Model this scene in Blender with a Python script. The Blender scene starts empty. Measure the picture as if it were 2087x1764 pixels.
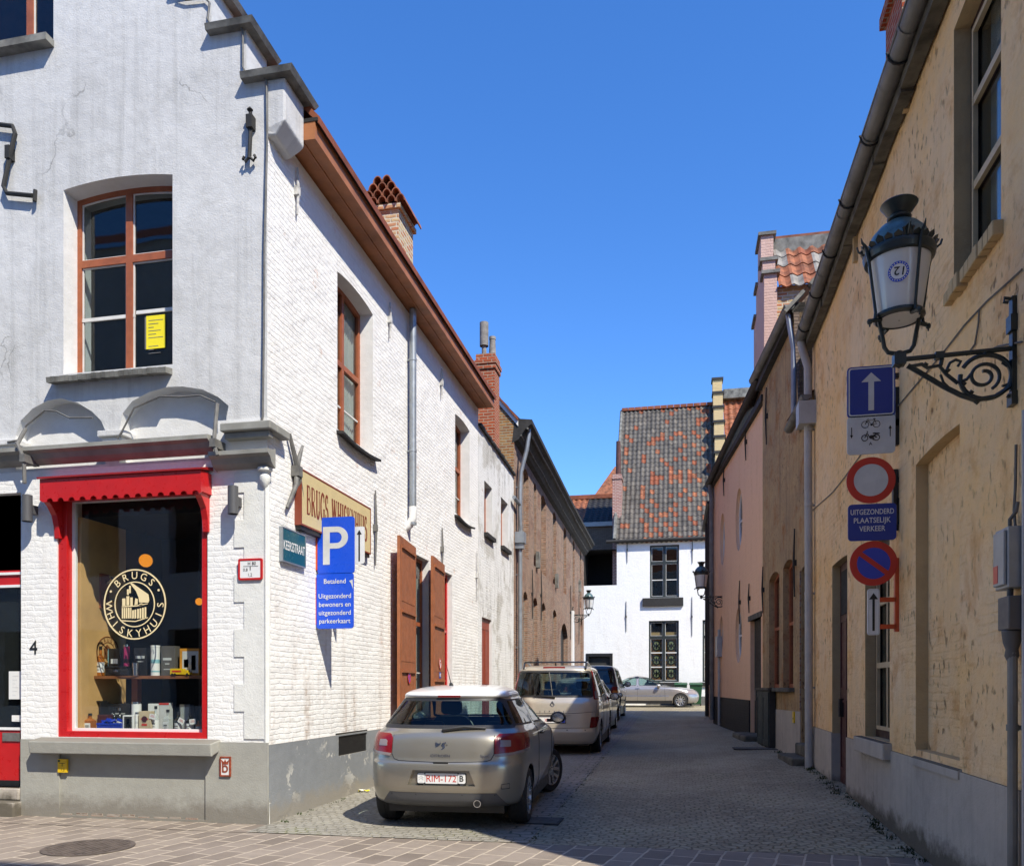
import bpy, bmesh, math, random
from mathutils import Vector, Matrix
from mathutils.geometry import tessellate_polygon
from mathutils.bvhtree import BVHTree
sc = bpy.context.scene
rad = math.radians
YAW = rad(11.71)                    # the camera looks 11.7 degrees left of the lane's axis
EYE = 1.5

# ---------------------------------------------------------------- camera
cd = bpy.data.cameras.new("camera"); cam = bpy.data.objects.new("camera", cd); sc.collection.objects.link(cam)
cam.location = (0, 0, EYE); cam.rotation_euler = (rad(90), 0, YAW)
cd.sensor_fit = 'HORIZONTAL'; cd.sensor_width = 36.0
cd.lens = 36.0 * 1650 / 2087
cd.shift_x = 0.0; cd.shift_y = (1400 - 881.5) / 2087
cd.clip_start = 0.05; cd.clip_end = 2000
sc.camera = cam

# ---------------------------------------------------------------- daylight
SUN_DIR = Vector((-0.5, 0.45, -0.76)).normalized()      # the way the light travels
SUN_EL = math.asin(-SUN_DIR.z); SUN_AZ = math.atan2(-SUN_DIR.x, -SUN_DIR.y)
world = bpy.data.worlds.new("World"); sc.world = world; world.use_nodes = True
wt = world.node_tree; wt.nodes.clear()
sky = wt.nodes.new("ShaderNodeTexSky"); sky.sky_type = 'NISHITA'; sky.sun_disc = False
sky.sun_elevation = SUN_EL; sky.sun_rotation = SUN_AZ
sky.altitude = 0; sky.air_density = 1.0; sky.dust_density = 0.0; sky.ozone_density = 6.0
hs = wt.nodes.new("ShaderNodeHueSaturation"); hs.inputs['Saturation'].default_value = 1.2; hs.inputs['Value'].default_value = 0.82; hs.inputs['Hue'].default_value = 0.508
bg = wt.nodes.new("ShaderNodeBackground"); bg.inputs['Strength'].default_value = 0.15
wo = wt.nodes.new("ShaderNodeOutputWorld")
wt.links.new(sky.outputs[0], hs.inputs['Color']); wt.links.new(hs.outputs[0], bg.inputs[0]); wt.links.new(bg.outputs[0], wo.inputs[0])
sl = bpy.data.lights.new("sun", 'SUN'); sl.energy = 3.1; sl.angle = rad(0.5); sl.color = (1.0, 0.935, 0.80)
so = bpy.data.objects.new("sun", sl); sc.collection.objects.link(so)
so.rotation_euler = SUN_DIR.to_track_quat('-Z', 'Y').to_euler(); so.location = (20, -18, 30)
sc.view_settings.view_transform = 'Standard'; sc.view_settings.look = 'None'
sc.view_settings.exposure = 1.12; sc.view_settings.gamma = 1.0; sc.view_settings.use_curve_mapping = False
sc.cycles.use_denoising = True
sc.cycles.max_bounces = 8; sc.cycles.diffuse_bounces = 4; sc.cycles.glossy_bounces = 4; sc.cycles.transparent_max_bounces = 16
sc.cycles.sample_clamp_indirect = 6.0; sc.cycles.caustics_reflective = False; sc.cycles.caustics_refractive = False

# ---------------------------------------------------------------- helpers: meshes
COL = sc.collection
def rz(origin, a): return Matrix.Translation(Vector(origin)) @ Matrix.Rotation(a, 4, 'Z')
def wpos(o):
    p = Vector((0, 0, 0))
    while o: p += o.location; o = o.parent
    return p
def tag(o, label=None, cat=None, group=None, kind=None):
    for k, v in (('label', label), ('category', cat), ('group', group), ('kind', kind)):
        if v: o[k] = v
    return o
def thing(name, loc, label, cat, group=None):
    o = bpy.data.objects.new(name, None); o.empty_display_size = .2; o.location = loc; COL.objects.link(o)
    return tag(o, label, cat, group)
def copy_tree(o, parent=None):
    c = o.copy(); COL.objects.link(c); c.parent = parent
    for ch in list(o.children): copy_tree(ch, c)
    return c

class MB:
    """collects shapes in a local frame (x along a wall, y into it, z up) and links them as one mesh object"""
    def __init__(s, frame=None): s.v = []; s.f = []; s.m = []; s.s = []; s.M = frame or Matrix()
    def add(s, vs, fs, m=0, smooth=False):
        n = len(s.v); s.v += [Vector(p) for p in vs]
        for k, f in enumerate(fs):
            s.f.append([i + n for i in f]); s.m.append(m[k] if isinstance(m, list) else m); s.s.append(smooth)
        return s
    def box(s, x0, x1, y0, y1, z0, z1, m=0):
        x0, x1 = min(x0, x1), max(x0, x1); y0, y1 = min(y0, y1), max(y0, y1); z0, z1 = min(z0, z1), max(z0, z1)
        vs = [(x, y, z) for z in (z0, z1) for y in (y0, y1) for x in (x0, x1)]
        return s.add(vs, [(0, 2, 3, 1), (4, 5, 7, 6), (0, 1, 5, 4), (2, 6, 7, 3), (0, 4, 6, 2), (1, 3, 7, 5)], m)
    def obox(s, c, size, rot=None, m=0):
        h = [d / 2 for d in size]; R = rot or Matrix.Identity(3)
        vs = [Vector(c) + R @ Vector((x * h[0], y * h[1], z * h[2])) for z in (-1, 1) for y in (-1, 1) for x in (-1, 1)]
        return s.add(vs, [(0, 2, 3, 1), (4, 5, 7, 6), (0, 1, 5, 4), (2, 6, 7, 3), (0, 4, 6, 2), (1, 3, 7, 5)], m)
    def slab(s, outer, y0, y1, holes=(), m=0, mside=None, mhole=None, back=True, fn=None):
        """polygon with holes in (x,z), thick from y0 (front, facing -y) to y1"""
        loops = [list(outer)] + [list(h) for h in holes]
        pts = [p for l in loops for p in l]
        tris = tessellate_polygon([[Vector((x, z, 0)) for x, z in l] for l in loops])
        P = fn or (lambda x, y, z: (x, y, z))
        n = len(pts); vs = [P(x, y0, z) for x, z in pts] + [P(x, y1, z) for x, z in pts]
        fs = []; ms = []
        for t in tris:
            (ax, az), (bx, bz), (cx, cz) = (pts[i] for i in t)
            A = (bx - ax) * (cz - az) - (bz - az) * (cx - ax)
            if abs(A) < 1e-12: continue
            t = list(t) if A > 0 else list(t)[::-1]       # ccw in (x,z) seen from -y
            fs.append(t); ms.append(m)
            if back: fs.append([i + n for i in t[::-1]]); ms.append(m)
        k = 0
        for li, l in enumerate(loops):
            A = sum(l[i][0] * l[(i + 1) % len(l)][1] - l[(i + 1) % len(l)][0] * l[i][1] for i in range(len(l)))
            mm = (mside if li == 0 else mhole); mm = m if mm is None else mm
            for i in range(len(l)):
                a, b = k + i, k + (i + 1) % len(l)
                q = [a, a + n, b + n, b] if (A > 0) == (li == 0) else [b, b + n, a + n, a]
                fs.append(q); ms.append(mm)
            k += len(l)
        return s.add(vs, fs, ms)
    def tube(s, path, r, n=8, m=0, closed=False):
        path = [Vector(p) for p in path]; N = len(path); rs = r if isinstance(r, (list, tuple)) else [r] * N
        vs = []; fs = []; up = None
        for i, p in enumerate(path):
            a = path[(i - 1) % N] if (i or closed) else p; b = path[(i + 1) % N] if (i < N - 1 or closed) else p
            t = (b - a).normalized()
            if up is None:
                up = Vector((0, 0, 1)) if abs(t.z) < .9 else Vector((1, 0, 0))
            x = t.cross(up)
            if x.length < 1e-6: x = t.cross(Vector((.3, 1, .2)))
            x.normalize(); y = x.cross(t); up = y
            for k in range(n):
                an = 2 * math.pi * k / n; vs.append(p + (x * math.cos(an) + y * math.sin(an)) * rs[i])
        for i in range(N if closed else N - 1):
            for k in range(n):
                a = i * n + k; b = i * n + (k + 1) % n; c = ((i + 1) % N) * n + (k + 1) % n; d = ((i + 1) % N) * n + k
                fs.append((a, b, c, d))
        if not closed:
            fs.append(list(range(n))[::-1]); fs.append([(N - 1) * n + k for k in range(n)])
        return s.add(vs, fs, m, True)
    def lathe(s, prof, c=(0, 0, 0), n=20, m=0, R=None, smooth=True, cap=True):
        R = R or Matrix.Identity(3); vs = []; fs = []; N = len(prof)
        for r, z in prof:
            for k in range(n):
                a = 2 * math.pi * k / n; vs.append(Vector(c) + R @ Vector((r * math.cos(a), r * math.sin(a), z)))
        for i in range(N - 1):
            for k in range(n):
                fs.append((i * n + k, i * n + (k + 1) % n, (i + 1) * n + (k + 1) % n, (i + 1) * n + k))
        if cap:
            fs.append(list(range(n))[::-1]); fs.append([(N - 1) * n + k for k in range(n)])
        return s.add(vs, fs, m, smooth)
    def grid(s, rows, m=0, smooth=True, closed=False):
        n = len(rows[0]); vs = [p for r in rows for p in r]; fs = []
        for i in range(len(rows) - 1):
            for k in range(n if closed else n - 1):
                fs.append((i * n + k, i * n + (k + 1) % n, (i + 1) * n + (k + 1) % n, (i + 1) * n + k))
        return s.add(vs, fs, m, smooth)
    def text(s, txt, x, z, height, y=-.002, width=None, align='C', bold=0., m=0, thick=.002, rot=0., fn=None):
        vs, fs = text_mesh(txt, 0.)
        xs = [p[0] for p in vs]; zs = [p[1] for p in vs]
        x0, x1, z0, z1 = min(xs), max(xs), 0.0, CAPH
        k = height / CAPH; kx = k if width is None else width / (x1 - x0)
        ox = {'C': (x0 + x1) / 2, 'L': x0, 'R': x1}[align]
        ca, sa = math.cos(rot), math.sin(rot); out = []
        for px, pz in vs:
            a, b = (px - ox) * kx, (pz - CAPH / 2) * k
            out.append((x + a * ca - b * sa, z + a * sa + b * ca))
        P = fn or (lambda X, Y, Z: (X, Y, Z)); d = bold * height * .9
        for q, (sx, sz) in enumerate(((0, 0), (-d, 0), (d, 0), (0, d), (0, -d)) if bold else ((0, 0),)): s.add([P(a + sx, y - q * .00015, b + sz) for a, b in out], fs, m)
        return s
    def ribbon(s, path, w, y=-.002, m=0):
        """flat stroke of width w along a polyline in (x,z)"""
        L = []; R = []; N = len(path)
        for i, (px, pz) in enumerate(path):
            a = path[max(0, i - 1)]; b = path[min(N - 1, i + 1)]
            if path[0] == path[-1] and i in (0, N - 1): a, b = path[-2], path[1]
            dx, dz = b[0] - a[0], b[1] - a[1]; l = math.hypot(dx, dz) or 1
            ww = w[i] if isinstance(w, (list, tuple)) else w
            L.append((px - dz / l * ww / 2, y, pz + dx / l * ww / 2)); R.append((px + dz / l * ww / 2, y, pz - dx / l * ww / 2))
        return s.add(L + R, [(N + i, N + i + 1, i + 1, i) for i in range(N - 1)], m)
    def build(s, name, mats, parent=None, bevel=0, sub=0, auto=35):
        me = bpy.data.meshes.new(name); M = s.M; off = wpos(parent) if parent else None
        if parent is None:
            ws = [M @ v for v in s.v]; n = len(ws)
            xs = [p.x for p in ws]; ys = [p.y for p in ws]; zs = [p.z for p in ws]
            off = Vector(((min(xs) + max(xs)) / 2, (min(ys) + max(ys)) / 2, min(zs)))
        me.from_pydata([tuple(M @ v - off) for v in s.v], [], s.f)
        for mt in (mats if isinstance(mats, (list, tuple)) else [mats]): me.materials.append(mt)
        me.polygons.foreach_set('material_index', s.m); me.polygons.foreach_set('use_smooth', s.s)
        uv = me.uv_layers.new(name='metres'); d = [0.0] * (2 * len(me.loops))
        for p, f in zip(me.polygons, s.f):
            a = s.v[f[0]]; nx = ny = nz = 0.0
            for i in range(len(f)):
                u, w = s.v[f[i]], s.v[f[(i + 1) % len(f)]]
                nx += (u.y - w.y) * (u.z + w.z); ny += (u.z - w.z) * (u.x + w.x); nz += (u.x - w.x) * (u.y + w.y)
            nx, ny, nz = abs(nx), abs(ny), abs(nz)
            for li, vi in zip(p.loop_indices, f):
                q = s.v[vi]
                if nz > nx and nz > ny: t = (q.x, q.y)
                elif nx > ny: t = (q.y, q.z)
                else: t = (q.x, q.z)
                d[2 * li], d[2 * li + 1] = t
        uv.data.foreach_set('uv', d)
        me.update()
        if any(s.s): me.set_sharp_from_angle(angle=rad(auto))
        o = bpy.data.objects.new(name, me); COL.objects.link(o)
        if parent: o.parent = parent
        else: o.location = off
        if bevel:
            b = o.modifiers.new('edge', 'BEVEL'); b.width = bevel; b.segments = 2; b.limit_method = 'ANGLE'; b.angle_limit = rad(40)
        return o

_txt = {}
CAPH = 0.7
def text_mesh(txt, bold=0.):
    key = (txt, bold)
    if key not in _txt:
        cu = bpy.data.curves.new('t', 'FONT'); cu.body = txt; cu.resolution_u = 3; cu.offset = bold
        o = bpy.data.objects.new('t', cu); COL.objects.link(o)
        me = bpy.data.meshes.new_from_object(o.evaluated_get(bpy.context.evaluated_depsgraph_get()))
        vs = [(v.co.x, v.co.y) for v in me.vertices]; fs = [list(p.vertices) for p in me.polygons]
        out = []
        for f in fs:
            A = sum(vs[f[i]][0] * vs[f[(i + 1) % len(f)]][1] - vs[f[(i + 1) % len(f)]][0] * vs[f[i]][1] for i in range(len(f)))
            out.append(f if A > 0 else f[::-1])
        bpy.data.objects.remove(o); bpy.data.curves.remove(cu); bpy.data.meshes.remove(me)
        _txt[key] = (vs, out)
    return _txt[key]

def rect(x0, x1, z0, z1): return [(x0, z0), (x1, z0), (x1, z1), (x0, z1)]
def archpoly(x0, x1, z0, z1, rise, n=10):
    """rectangle whose top bows up by rise at the middle (z1 at the springing)"""
    if rise <= 0: return rect(x0, x1, z0, z1)
    w = (x1 - x0) / 2; R = (w * w + rise * rise) / (2 * rise); c = (x0 + x1) / 2; a0 = math.asin(min(1, w / R))
    if rise > w: a0 = math.pi - a0
    return [(x0, z0), (x1, z0)] + [(c + R * math.sin(a0 - 2 * a0 * i / n), z1 + rise - R + R * math.cos(a0 - 2 * a0 * i / n)) for i in range(n + 1)]
def ellipse(cx, cz, rx, rz_, n=24, a0=0.): return [(cx + rx * math.cos(a0 + 2 * math.pi * i / n), cz + rz_ * math.sin(a0 + 2 * math.pi * i / n)) for i in range(n)]
def rrect(x0, x1, z0, z1, r, n=4):
    out = []
    for cx, cz, a in ((x1 - r, z0 + r, -90), (x1 - r, z1 - r, 0), (x0 + r, z1 - r, 90), (x0 + r, z0 + r, 180)):
        for i in range(n + 1):
            t = rad(a + 90 * i / n); out.append((cx + r * math.cos(t), cz + r * math.sin(t)))
    return out
def wob(poly, amp, rng, step=.35):
    """hand-made edge: subdivide a polygon and nudge its points"""
    out = []
    for i in range(len(poly)):
        a, b = poly[i], poly[(i + 1) % len(poly)]; n = max(1, int(math.hypot(b[0] - a[0], b[1] - a[1]) / step)); out.append(a)
        for k in range(1, n):
            t = k / n; out.append((a[0] + (b[0] - a[0]) * t + rng.uniform(-amp, amp), a[1] + (b[1] - a[1]) * t + rng.uniform(-amp, amp)))
    return out

# ---------------------------------------------------------------- helpers: materials
def lin(c):
    if isinstance(c, str):
        c = [int(c[i:i + 2], 16) / 255 for i in (1, 3, 5)]
        c = [v / 12.92 if v <= .04045 else ((v + .055) / 1.055) ** 2.4 for v in c]
    return (c[0], c[1], c[2], 1.0)
class NT:
    def __init__(s, name):
        s.mat = bpy.data.materials.new(name); s.mat.use_nodes = True; s.t = s.mat.node_tree; s.b = s.t.nodes['Principled BSDF']
        s._uv = None; s._ob = None
    def n(s, typ, **kw):
        nd = s.t.nodes.new('ShaderNode' + typ)
        for k, v in kw.items():
            if hasattr(nd, k) and not isinstance(nd.bl_rna.properties.get(k), type(None)): setattr(nd, k, v)
            else: s.put(nd.inputs[k.replace('_', ' ')], v)
        return nd
    def put(s, sock, v):
        if isinstance(v, bpy.types.NodeSocket): s.t.links.new(v, sock)
        elif isinstance(v, bpy.types.Node): s.t.links.new(v.outputs[0], sock)
        else: sock.default_value = v
    def uv(s):
        if not s._uv: s._uv = s.n('UVMap', uv_map='metres')
        return s._uv.outputs[0]
    def ob(s):
        if not s._ob: s._ob = s.n('TexCoord')
        return s._ob.outputs['Object']
    def map(s, vec, scale=(1, 1, 1), loc=(0, 0, 0), rot=(0, 0, 0)):
        m = s.n('Mapping'); s.put(m.inputs['Vector'], vec); m.inputs['Scale'].default_value = scale; m.inputs['Location'].default_value = loc; m.inputs['Rotation'].default_value = rot
        return m.outputs[0]
    def noise(s, vec, scale, detail=4, rough=.55, dist=0.):
        t = s.n('TexNoise'); s.put(t.inputs['Vector'], vec); t.inputs['Scale'].default_value = scale; t.inputs['Detail'].default_value = detail
        t.inputs['Roughness'].default_value = rough; t.inputs['Distortion'].default_value = dist
        return t.outputs['Fac']
    def ramp(s, fac, a, b, lo=0., hi=1.):
        m = s.n('MapRange'); m.clamp = True; s.put(m.inputs['Value'], fac)
        for k, v in zip(('From Min', 'From Max', 'To Min', 'To Max'), (a, b, lo, hi)): m.inputs[k].default_value = v
        return m.outputs[0]
    def mix(s, fac, a, b, blend='MIX'):
        m = s.n('Mix', data_type='RGBA', blend_type=blend)
        s.put(m.inputs['Factor'], fac)
        for sock, v in ((m.inputs[6], a), (m.inputs[7], b)):
            s.put(sock, lin(v) if isinstance(v, (str, tuple, list)) and not isinstance(v, bpy.types.NodeSocket) else v)
        return m.outputs[2]
    def math(s, op, a, b=0.):
        m = s.n('Math', operation=op); s.put(m.inputs[0], a); s.put(m.inputs[1], b); return m.outputs[0]
    def bump(s, h, strength=.5, dist=.01, normal=None):
        b = s.n('Bump'); s.put(b.inputs['Height'], h); b.inputs['Strength'].default_value = strength; b.inputs['Distance'].default_value = dist
        if normal: s.put(b.inputs['Normal'], normal)
        return b.outputs[0]
    def out(s, color=None, rough=None, normal=None, metal=None, spec=None, coat=None):
        for k, v in (('Base Color', color), ('Roughness', rough), ('Normal', normal), ('Metallic', metal), ('Specular IOR Level', spec), ('Coat Weight', coat)):
            if v is None: continue
            if k == 'Base Color' and isinstance(v, (str, tuple, list)): v = lin(v)
            s.put(s.b.inputs[k], v)
        return s.mat

def plain(name, c, rough=.6, metal=0., spec=.5, var=.12, scale=6., bump=0., coat=0., bscale=40.):
    """paint, metal, wood: one colour broken by soft dirt and small unevenness"""
    t = NT(name); ob = t.ob(); nz = t.noise(ob, scale, 5)
    col = t.mix(t.ramp(nz, .35, .7, 0, 1), c, tuple(x * (1 - var * 2) for x in lin(c)[:3])) if var else c
    r = t.ramp(t.noise(ob, scale * 2.3, 3), .3, .7, max(.02, rough - .08), min(1, rough + .08))
    nrm = t.bump(t.noise(ob, bscale, 4), .4, bump) if bump else None
    return t.out(col, r, nrm, metal, spec, coat or None)

def masonry(name, c1, c2, mortar, bw=.21, bh=.062, ms=.012, relief=.008, white=None, rough=.9, dirt=None, dirt_amt=.5, patch=None, blotch=.3, distort=.012, bumpy=.004, worn=0., smear=0., zfade=None, wave=.012):
    """bricks in running bond with uneven joints; white= paint over all of it; patch= worn areas"""
    t = NT(name); uv = t.uv()
    w1 = t.n('TexNoise', noise_dimensions='2D'); t.put(w1.inputs['Vector'], uv); w1.inputs['Scale'].default_value = 5.; w1.inputs['Detail'].default_value = 3
    off = t.n('VectorMath', operation='MULTIPLY_ADD'); t.put(off.inputs[0], w1.outputs['Color']); off.inputs[1].default_value = (distort, distort * 2, 0); t.put(off.inputs[2], uv)
    b = t.n('TexBrick'); t.put(b.inputs['Vector'], off.outputs[0]); b.offset = .5; b.squash = 1
    b.inputs['Scale'].default_value = 1; b.inputs['Brick Width'].default_value = bw; b.inputs['Row Height'].default_value = bh
    b.inputs['Mortar Size'].default_value = ms; b.inputs['Mortar Smooth'].default_value = .35; b.inputs['Bias'].default_value = 0
    b.inputs['Color1'].default_value = lin(c1); b.inputs['Color2'].default_value = lin(c2); b.inputs['Mortar'].default_value = lin(mortar)
    big = t.noise(uv, 1.3, 5, .6); mid = t.noise(uv, 11., 5, .6); fine = t.noise(uv, 70., 3, .6)
    col = b.outputs['Color']
    if white:
        col = t.mix(t.ramp(mid, .3, .75, 0, 1), white, tuple(x * .93 for x in lin(white)[:3]))
        if worn: col = t.mix(t.math('MULTIPLY', t.ramp(t.noise(uv, 2.2, 6, .68), .62, .70, 0, worn), t.ramp(fine, .35, .6)), col, b.outputs['Color'])
    else:
        col = t.mix(t.ramp(mid, .3, .75, 0, .35), col, tuple(x * .45 for x in lin(c1)[:3]))
        col = t.mix(t.ramp(big, .35, .7, 0, blotch), col, mortar)
    if patch: col = t.mix(t.ramp(t.noise(uv, .9, 6, .65), .52, .6, 0, 1), col, t.mix(t.ramp(fine, .3, .7), patch, col))
    if dirt:
        st = t.noise(t.map(uv, (3.5, .5, 1)), 1.0, 6, .65)
        k = t.math('MULTIPLY', t.ramp(st, .5, .72, 0, dirt_amt), t.ramp(mid, .3, .65))
        if zfade:
            sep = t.n('SeparateXYZ'); t.put(sep.inputs[0], uv); k = t.math('MULTIPLY', k, t.ramp(sep.outputs[1], zfade[0], zfade[1], 1., .12))
        col = t.mix(k, col, dirt)
    h = t.math('MULTIPLY', b.outputs['Fac'], -relief)
    if smear:      # thick paint fills the joints here and there
        h = t.math('MULTIPLY', h, t.ramp(t.noise(uv, 1.7, 6, .68), .38, .60, 1. - smear, 1.25))
    h = t.math('ADD', h, t.math('MULTIPLY', mid, bumpy * 2)); h = t.math('ADD', h, t.math('MULTIPLY', fine, bumpy)); h = t.math('ADD', h, t.math('MULTIPLY', t.noise(uv, 2.4, 3), wave))
    return t.out(col, rough, t.bump(h, 1., 1.), 0, .25)

def plaster(name, c, c2, rough=.9, stain=None, stain_amt=.5, streak=None, streak_amt=.5, pits=None, spot=1., bumpy=.004, cracks=False, peel=None, base_dirt=None, ghost=0.):
    t = NT(name); uv = t.uv(); big = t.noise(uv, .8, 6, .62); mid = t.noise(uv, 6., 6, .6); fine = t.noise(uv, 55., 4, .6)
    col = t.mix(t.ramp(big, .36, .66), c, c2); col = t.mix(t.ramp(mid, .35, .75, 0, .45), col, tuple(x * .8 for x in lin(c2)[:3]))
    h = t.math('ADD', t.math('MULTIPLY', mid, bumpy * 2.2), t.math('MULTIPLY', fine, bumpy))
    if streak:
        s1 = t.noise(t.map(uv, (7., .22, 1)), 1.0, 6, .7); col = t.mix(t.math('MULTIPLY', t.ramp(s1, .5, .74, 0, streak_amt), t.ramp(big, .3, .6, .25, 1)), col, streak)
    if stain: col = t.mix(t.ramp(t.noise(uv, 1.9, 8, .7, .4), .52, .72, 0, stain_amt), col, stain)
    if pits:
        pv = t.n('TexNoise'); t.put(pv.inputs['Vector'], t.map(uv, (5.5 * spot, 3.2 * spot, 1), rot=(0, 0, .5))); pv.inputs['Scale'].default_value = 1.6; pv.inputs['Detail'].default_value = 3
        k = t.math('MULTIPLY', t.ramp(pv.outputs['Fac'], .58, .68), t.ramp(t.noise(uv, 1.1, 5, .6), .42, .58)); col = t.mix(t.math('MULTIPLY', k, .8), col, pits); h = t.math('ADD', h, t.math('MULTIPLY', k, -.012))
    if ghost:      # courses of brick showing through the limewash
        w1 = t.n('TexNoise', noise_dimensions='2D'); t.put(w1.inputs['Vector'], uv); w1.inputs['Scale'].default_value = 4.; w1.inputs['Detail'].default_value = 3
        off = t.n('VectorMath', operation='MULTIPLY_ADD'); t.put(off.inputs[0], w1.outputs['Color']); off.inputs[1].default_value = (.03, .04, 0); t.put(off.inputs[2], uv)
        bk = t.n('TexBrick'); t.put(bk.inputs['Vector'], off.outputs[0]); bk.inputs['Scale'].default_value = 1; bk.inputs['Brick Width'].default_value = .22; bk.inputs['Row Height'].default_value = .07; bk.inputs['Mortar Size'].default_value = .014; bk.inputs['Mortar Smooth'].default_value = .6
        gm = t.ramp(t.noise(uv, .9, 5, .65), .46, .6); gk = t.math('MULTIPLY', bk.outputs['Fac'], gm); h = t.math('ADD', h, t.math('MULTIPLY', gk, -ghost)); col = t.mix(t.math('MULTIPLY', gk, .16), col, tuple(x * .6 for x in lin(c)[:3]))
        h = t.math('ADD', h, t.math('MULTIPLY', t.noise(uv, 2.2, 3), .05))
    if peel:
        k = t.math('MULTIPLY', t.ramp(t.noise(uv, 2.6, 9, .72, .3), .535, .56), t.ramp(t.noise(uv, .7, 2), .46, .56)); col = t.mix(k, col, peel); h = t.math('ADD', h, t.math('MULTIPLY', k, -.003))
    if cracks:
        v = t.n('TexVoronoi', feature='DISTANCE_TO_EDGE'); w = t.n('TexNoise'); t.put(w.inputs['Vector'], uv); w.inputs['Scale'].default_value = 1.6; w.inputs['Detail'].default_value = 7
        a = t.n('VectorMath', operation='MULTIPLY_ADD'); t.put(a.inputs[0], w.outputs['Color']); a.inputs[1].default_value = (1.1, 1.1, 0); t.put(a.inputs[2], t.map(uv, (1, .5, 1)))
        t.put(v.inputs['Vector'], a.outputs[0]); v.inputs['Scale'].default_value = .55
        k = t.math('MULTIPLY', t.ramp(v.outputs['Distance'], .002, .006, 1, 0), t.ramp(t.noise(uv, .8, 3), .56, .62)); col = t.mix(t.math('MULTIPLY', k, .45), col, '#5c5a56')
    if base_dirt:
        sep = t.n('SeparateXYZ'); t.put(sep.inputs[0], uv)
        k = t.math('MULTIPLY', t.ramp(t.math('ADD', sep.outputs[1], t.math('MULTIPLY', t.noise(uv, 3.5, 7, .7), -.55)), -.14, .02, 1, 0), .85); col = t.mix(k, col, base_dirt)
    return t.out(col, rough, t.bump(h, 1., 1.), 0, .25)

def glassy(name, tint=(.9, .95, .95), dark=.0, rough=.02, base=.05):
    """thin pane: mirrors more at a grazing view, otherwise lets light through"""
    t = NT(name); t.t.nodes.remove(t.b); o = t.t.nodes['Material Output']
    tr = t.n('BsdfTransparent'); tr.inputs[0].default_value = (*tint, 1); gl = t.n('BsdfGlossy'); gl.inputs['Roughness'].default_value = rough
    lw = t.n('LayerWeight'); lw.inputs['Blend'].default_value = .5; fr = t.math('ADD', .04, t.math('MULTIPLY', .96, t.math('POWER', lw.outputs['Facing'], 5.)))
    nb = t.bump(t.noise(t.ob(), 1.4, 2), .15, .01); t.put(gl.inputs['Normal'], nb)
    mx = t.n('MixShader'); t.put(mx.inputs[0], t.ramp(fr, .0, 1., base, 1.)); t.put(mx.inputs[1], tr); t.put(mx.inputs[2], gl)
    t.put(o.inputs[0], mx); return t.mat
def glow(name, c, e):
    t = NT(name); t.b.inputs['Emission Color'].default_value = lin(c); t.b.inputs['Emission Strength'].default_value = e; return t.out(c, .5)

C = {}
C['white_brick'] = masonry('whitewashed brick', '#d8a184', '#c48a6c', '#c9c3b8', white=(.84, .83, .805), relief=.0085, ms=.011, bumpy=.004, dirt='#9a8068', dirt_amt=.95, worn=.85, smear=.85, distort=.018, wave=.03, zfade=(1.2, 3.2))
C['white_brick_soft'] = masonry('thickly whitewashed brick', '#d8a184', '#c48a6c', '#c9c3b8', white=(.84, .83, .805), relief=.0016, ms=.012, bumpy=.004, dirt='#b4a592', dirt_amt=.25, smear=.8, distort=.03)
C['old_white'] = masonry('flaking whitewashed wall', '#b79a84', '#a08571', '#8d8578', white=(.76, .76, .745), relief=.004, ms=.012, bumpy=.006, dirt='#6e675c', dirt_amt=.95, worn=.95, smear=.8, distort=.04, patch='#a09a8c')
C['white_plaster'] = plaster('weathered white plaster', (.66, .66, .655), (.56, .56, .555), streak='#8f8e8a', streak_amt=.55, stain='#a5a4a0', stain_amt=.5, cracks=True, bumpy=.004)
C['white_paint'] = plaster('white painted plaster', (.75, .75, .745), (.68, .68, .67), stain='#c9c6bf', stain_amt=.3, bumpy=.003)
C['quoin'] = plaster('pale grey quoin plaster', (.76, .76, .725), (.70, .70, .665), bumpy=.004)
C['plinth'] = plaster('grey painted plinth', (.37, .365, .325), (.33, .325, .29), stain='#8d8a80', stain_amt=.3, bumpy=.003, base_dirt='#7a756c')
C['plinth_blue'] = plaster('flaking blue grey plinth', (.25, .262, .27), (.21, .222, .232), peel='#cfccc2', bumpy=.003, base_dirt='#8b857a')
C['plinth_right'] = plaster('grey cement plinth', (.50, .45, .38), (.43, .385, .33), stain='#77736d', stain_amt=.35, streak='#6f6c67', streak_amt=.4, bumpy=.004, base_dirt='#4a4438')
C['stone_grey'] = plain('grey moulding stone', (.30, .295, .265), .85, var=.15, scale=4, bump=.004)
C['ochre'] = plaster('pitted ochre limewash', (.94, .60, .255), (.92, .67, .40), stain='#c8853a', stain_amt=.7, streak='#b08a58', streak_amt=.2, pits='#7e5e3e', bumpy=.012, spot=1.6, ghost=.006, base_dirt=None)
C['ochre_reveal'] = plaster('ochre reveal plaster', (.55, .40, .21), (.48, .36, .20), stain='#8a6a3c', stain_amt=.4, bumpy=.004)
C['rough_tan'] = plaster('rough tan render', (.62, .42, .21), (.44, .31, .18), stain='#a8682c', stain_amt=.95, streak='#4e3c2a', streak_amt=.7, pits='#4a3724', spot=2.4, bumpy=.035)
C['salmon'] = masonry('salmon painted brick', '#d89a6b', '#d0915f', '#bb8155', bw=.21, bh=.062, ms=.009, relief=.004, white=(.90, .57, .36), bumpy=.003, dirt='#b07c52', dirt_amt=.3, distort=.02, smear=.5)
C['tar_brick'] = masonry('black tarred brick', '#26272a', '#1f2022', '#151517', relief=.006, rough=.6, blotch=.1)
C['pink_brick'] = masonry('pink painted brick', '#d9aa98', '#d2a08d', '#c49482', white=(.62, .42, .35), relief=.006, dirt='#a08070', dirt_amt=.3, distort=.02)
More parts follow.
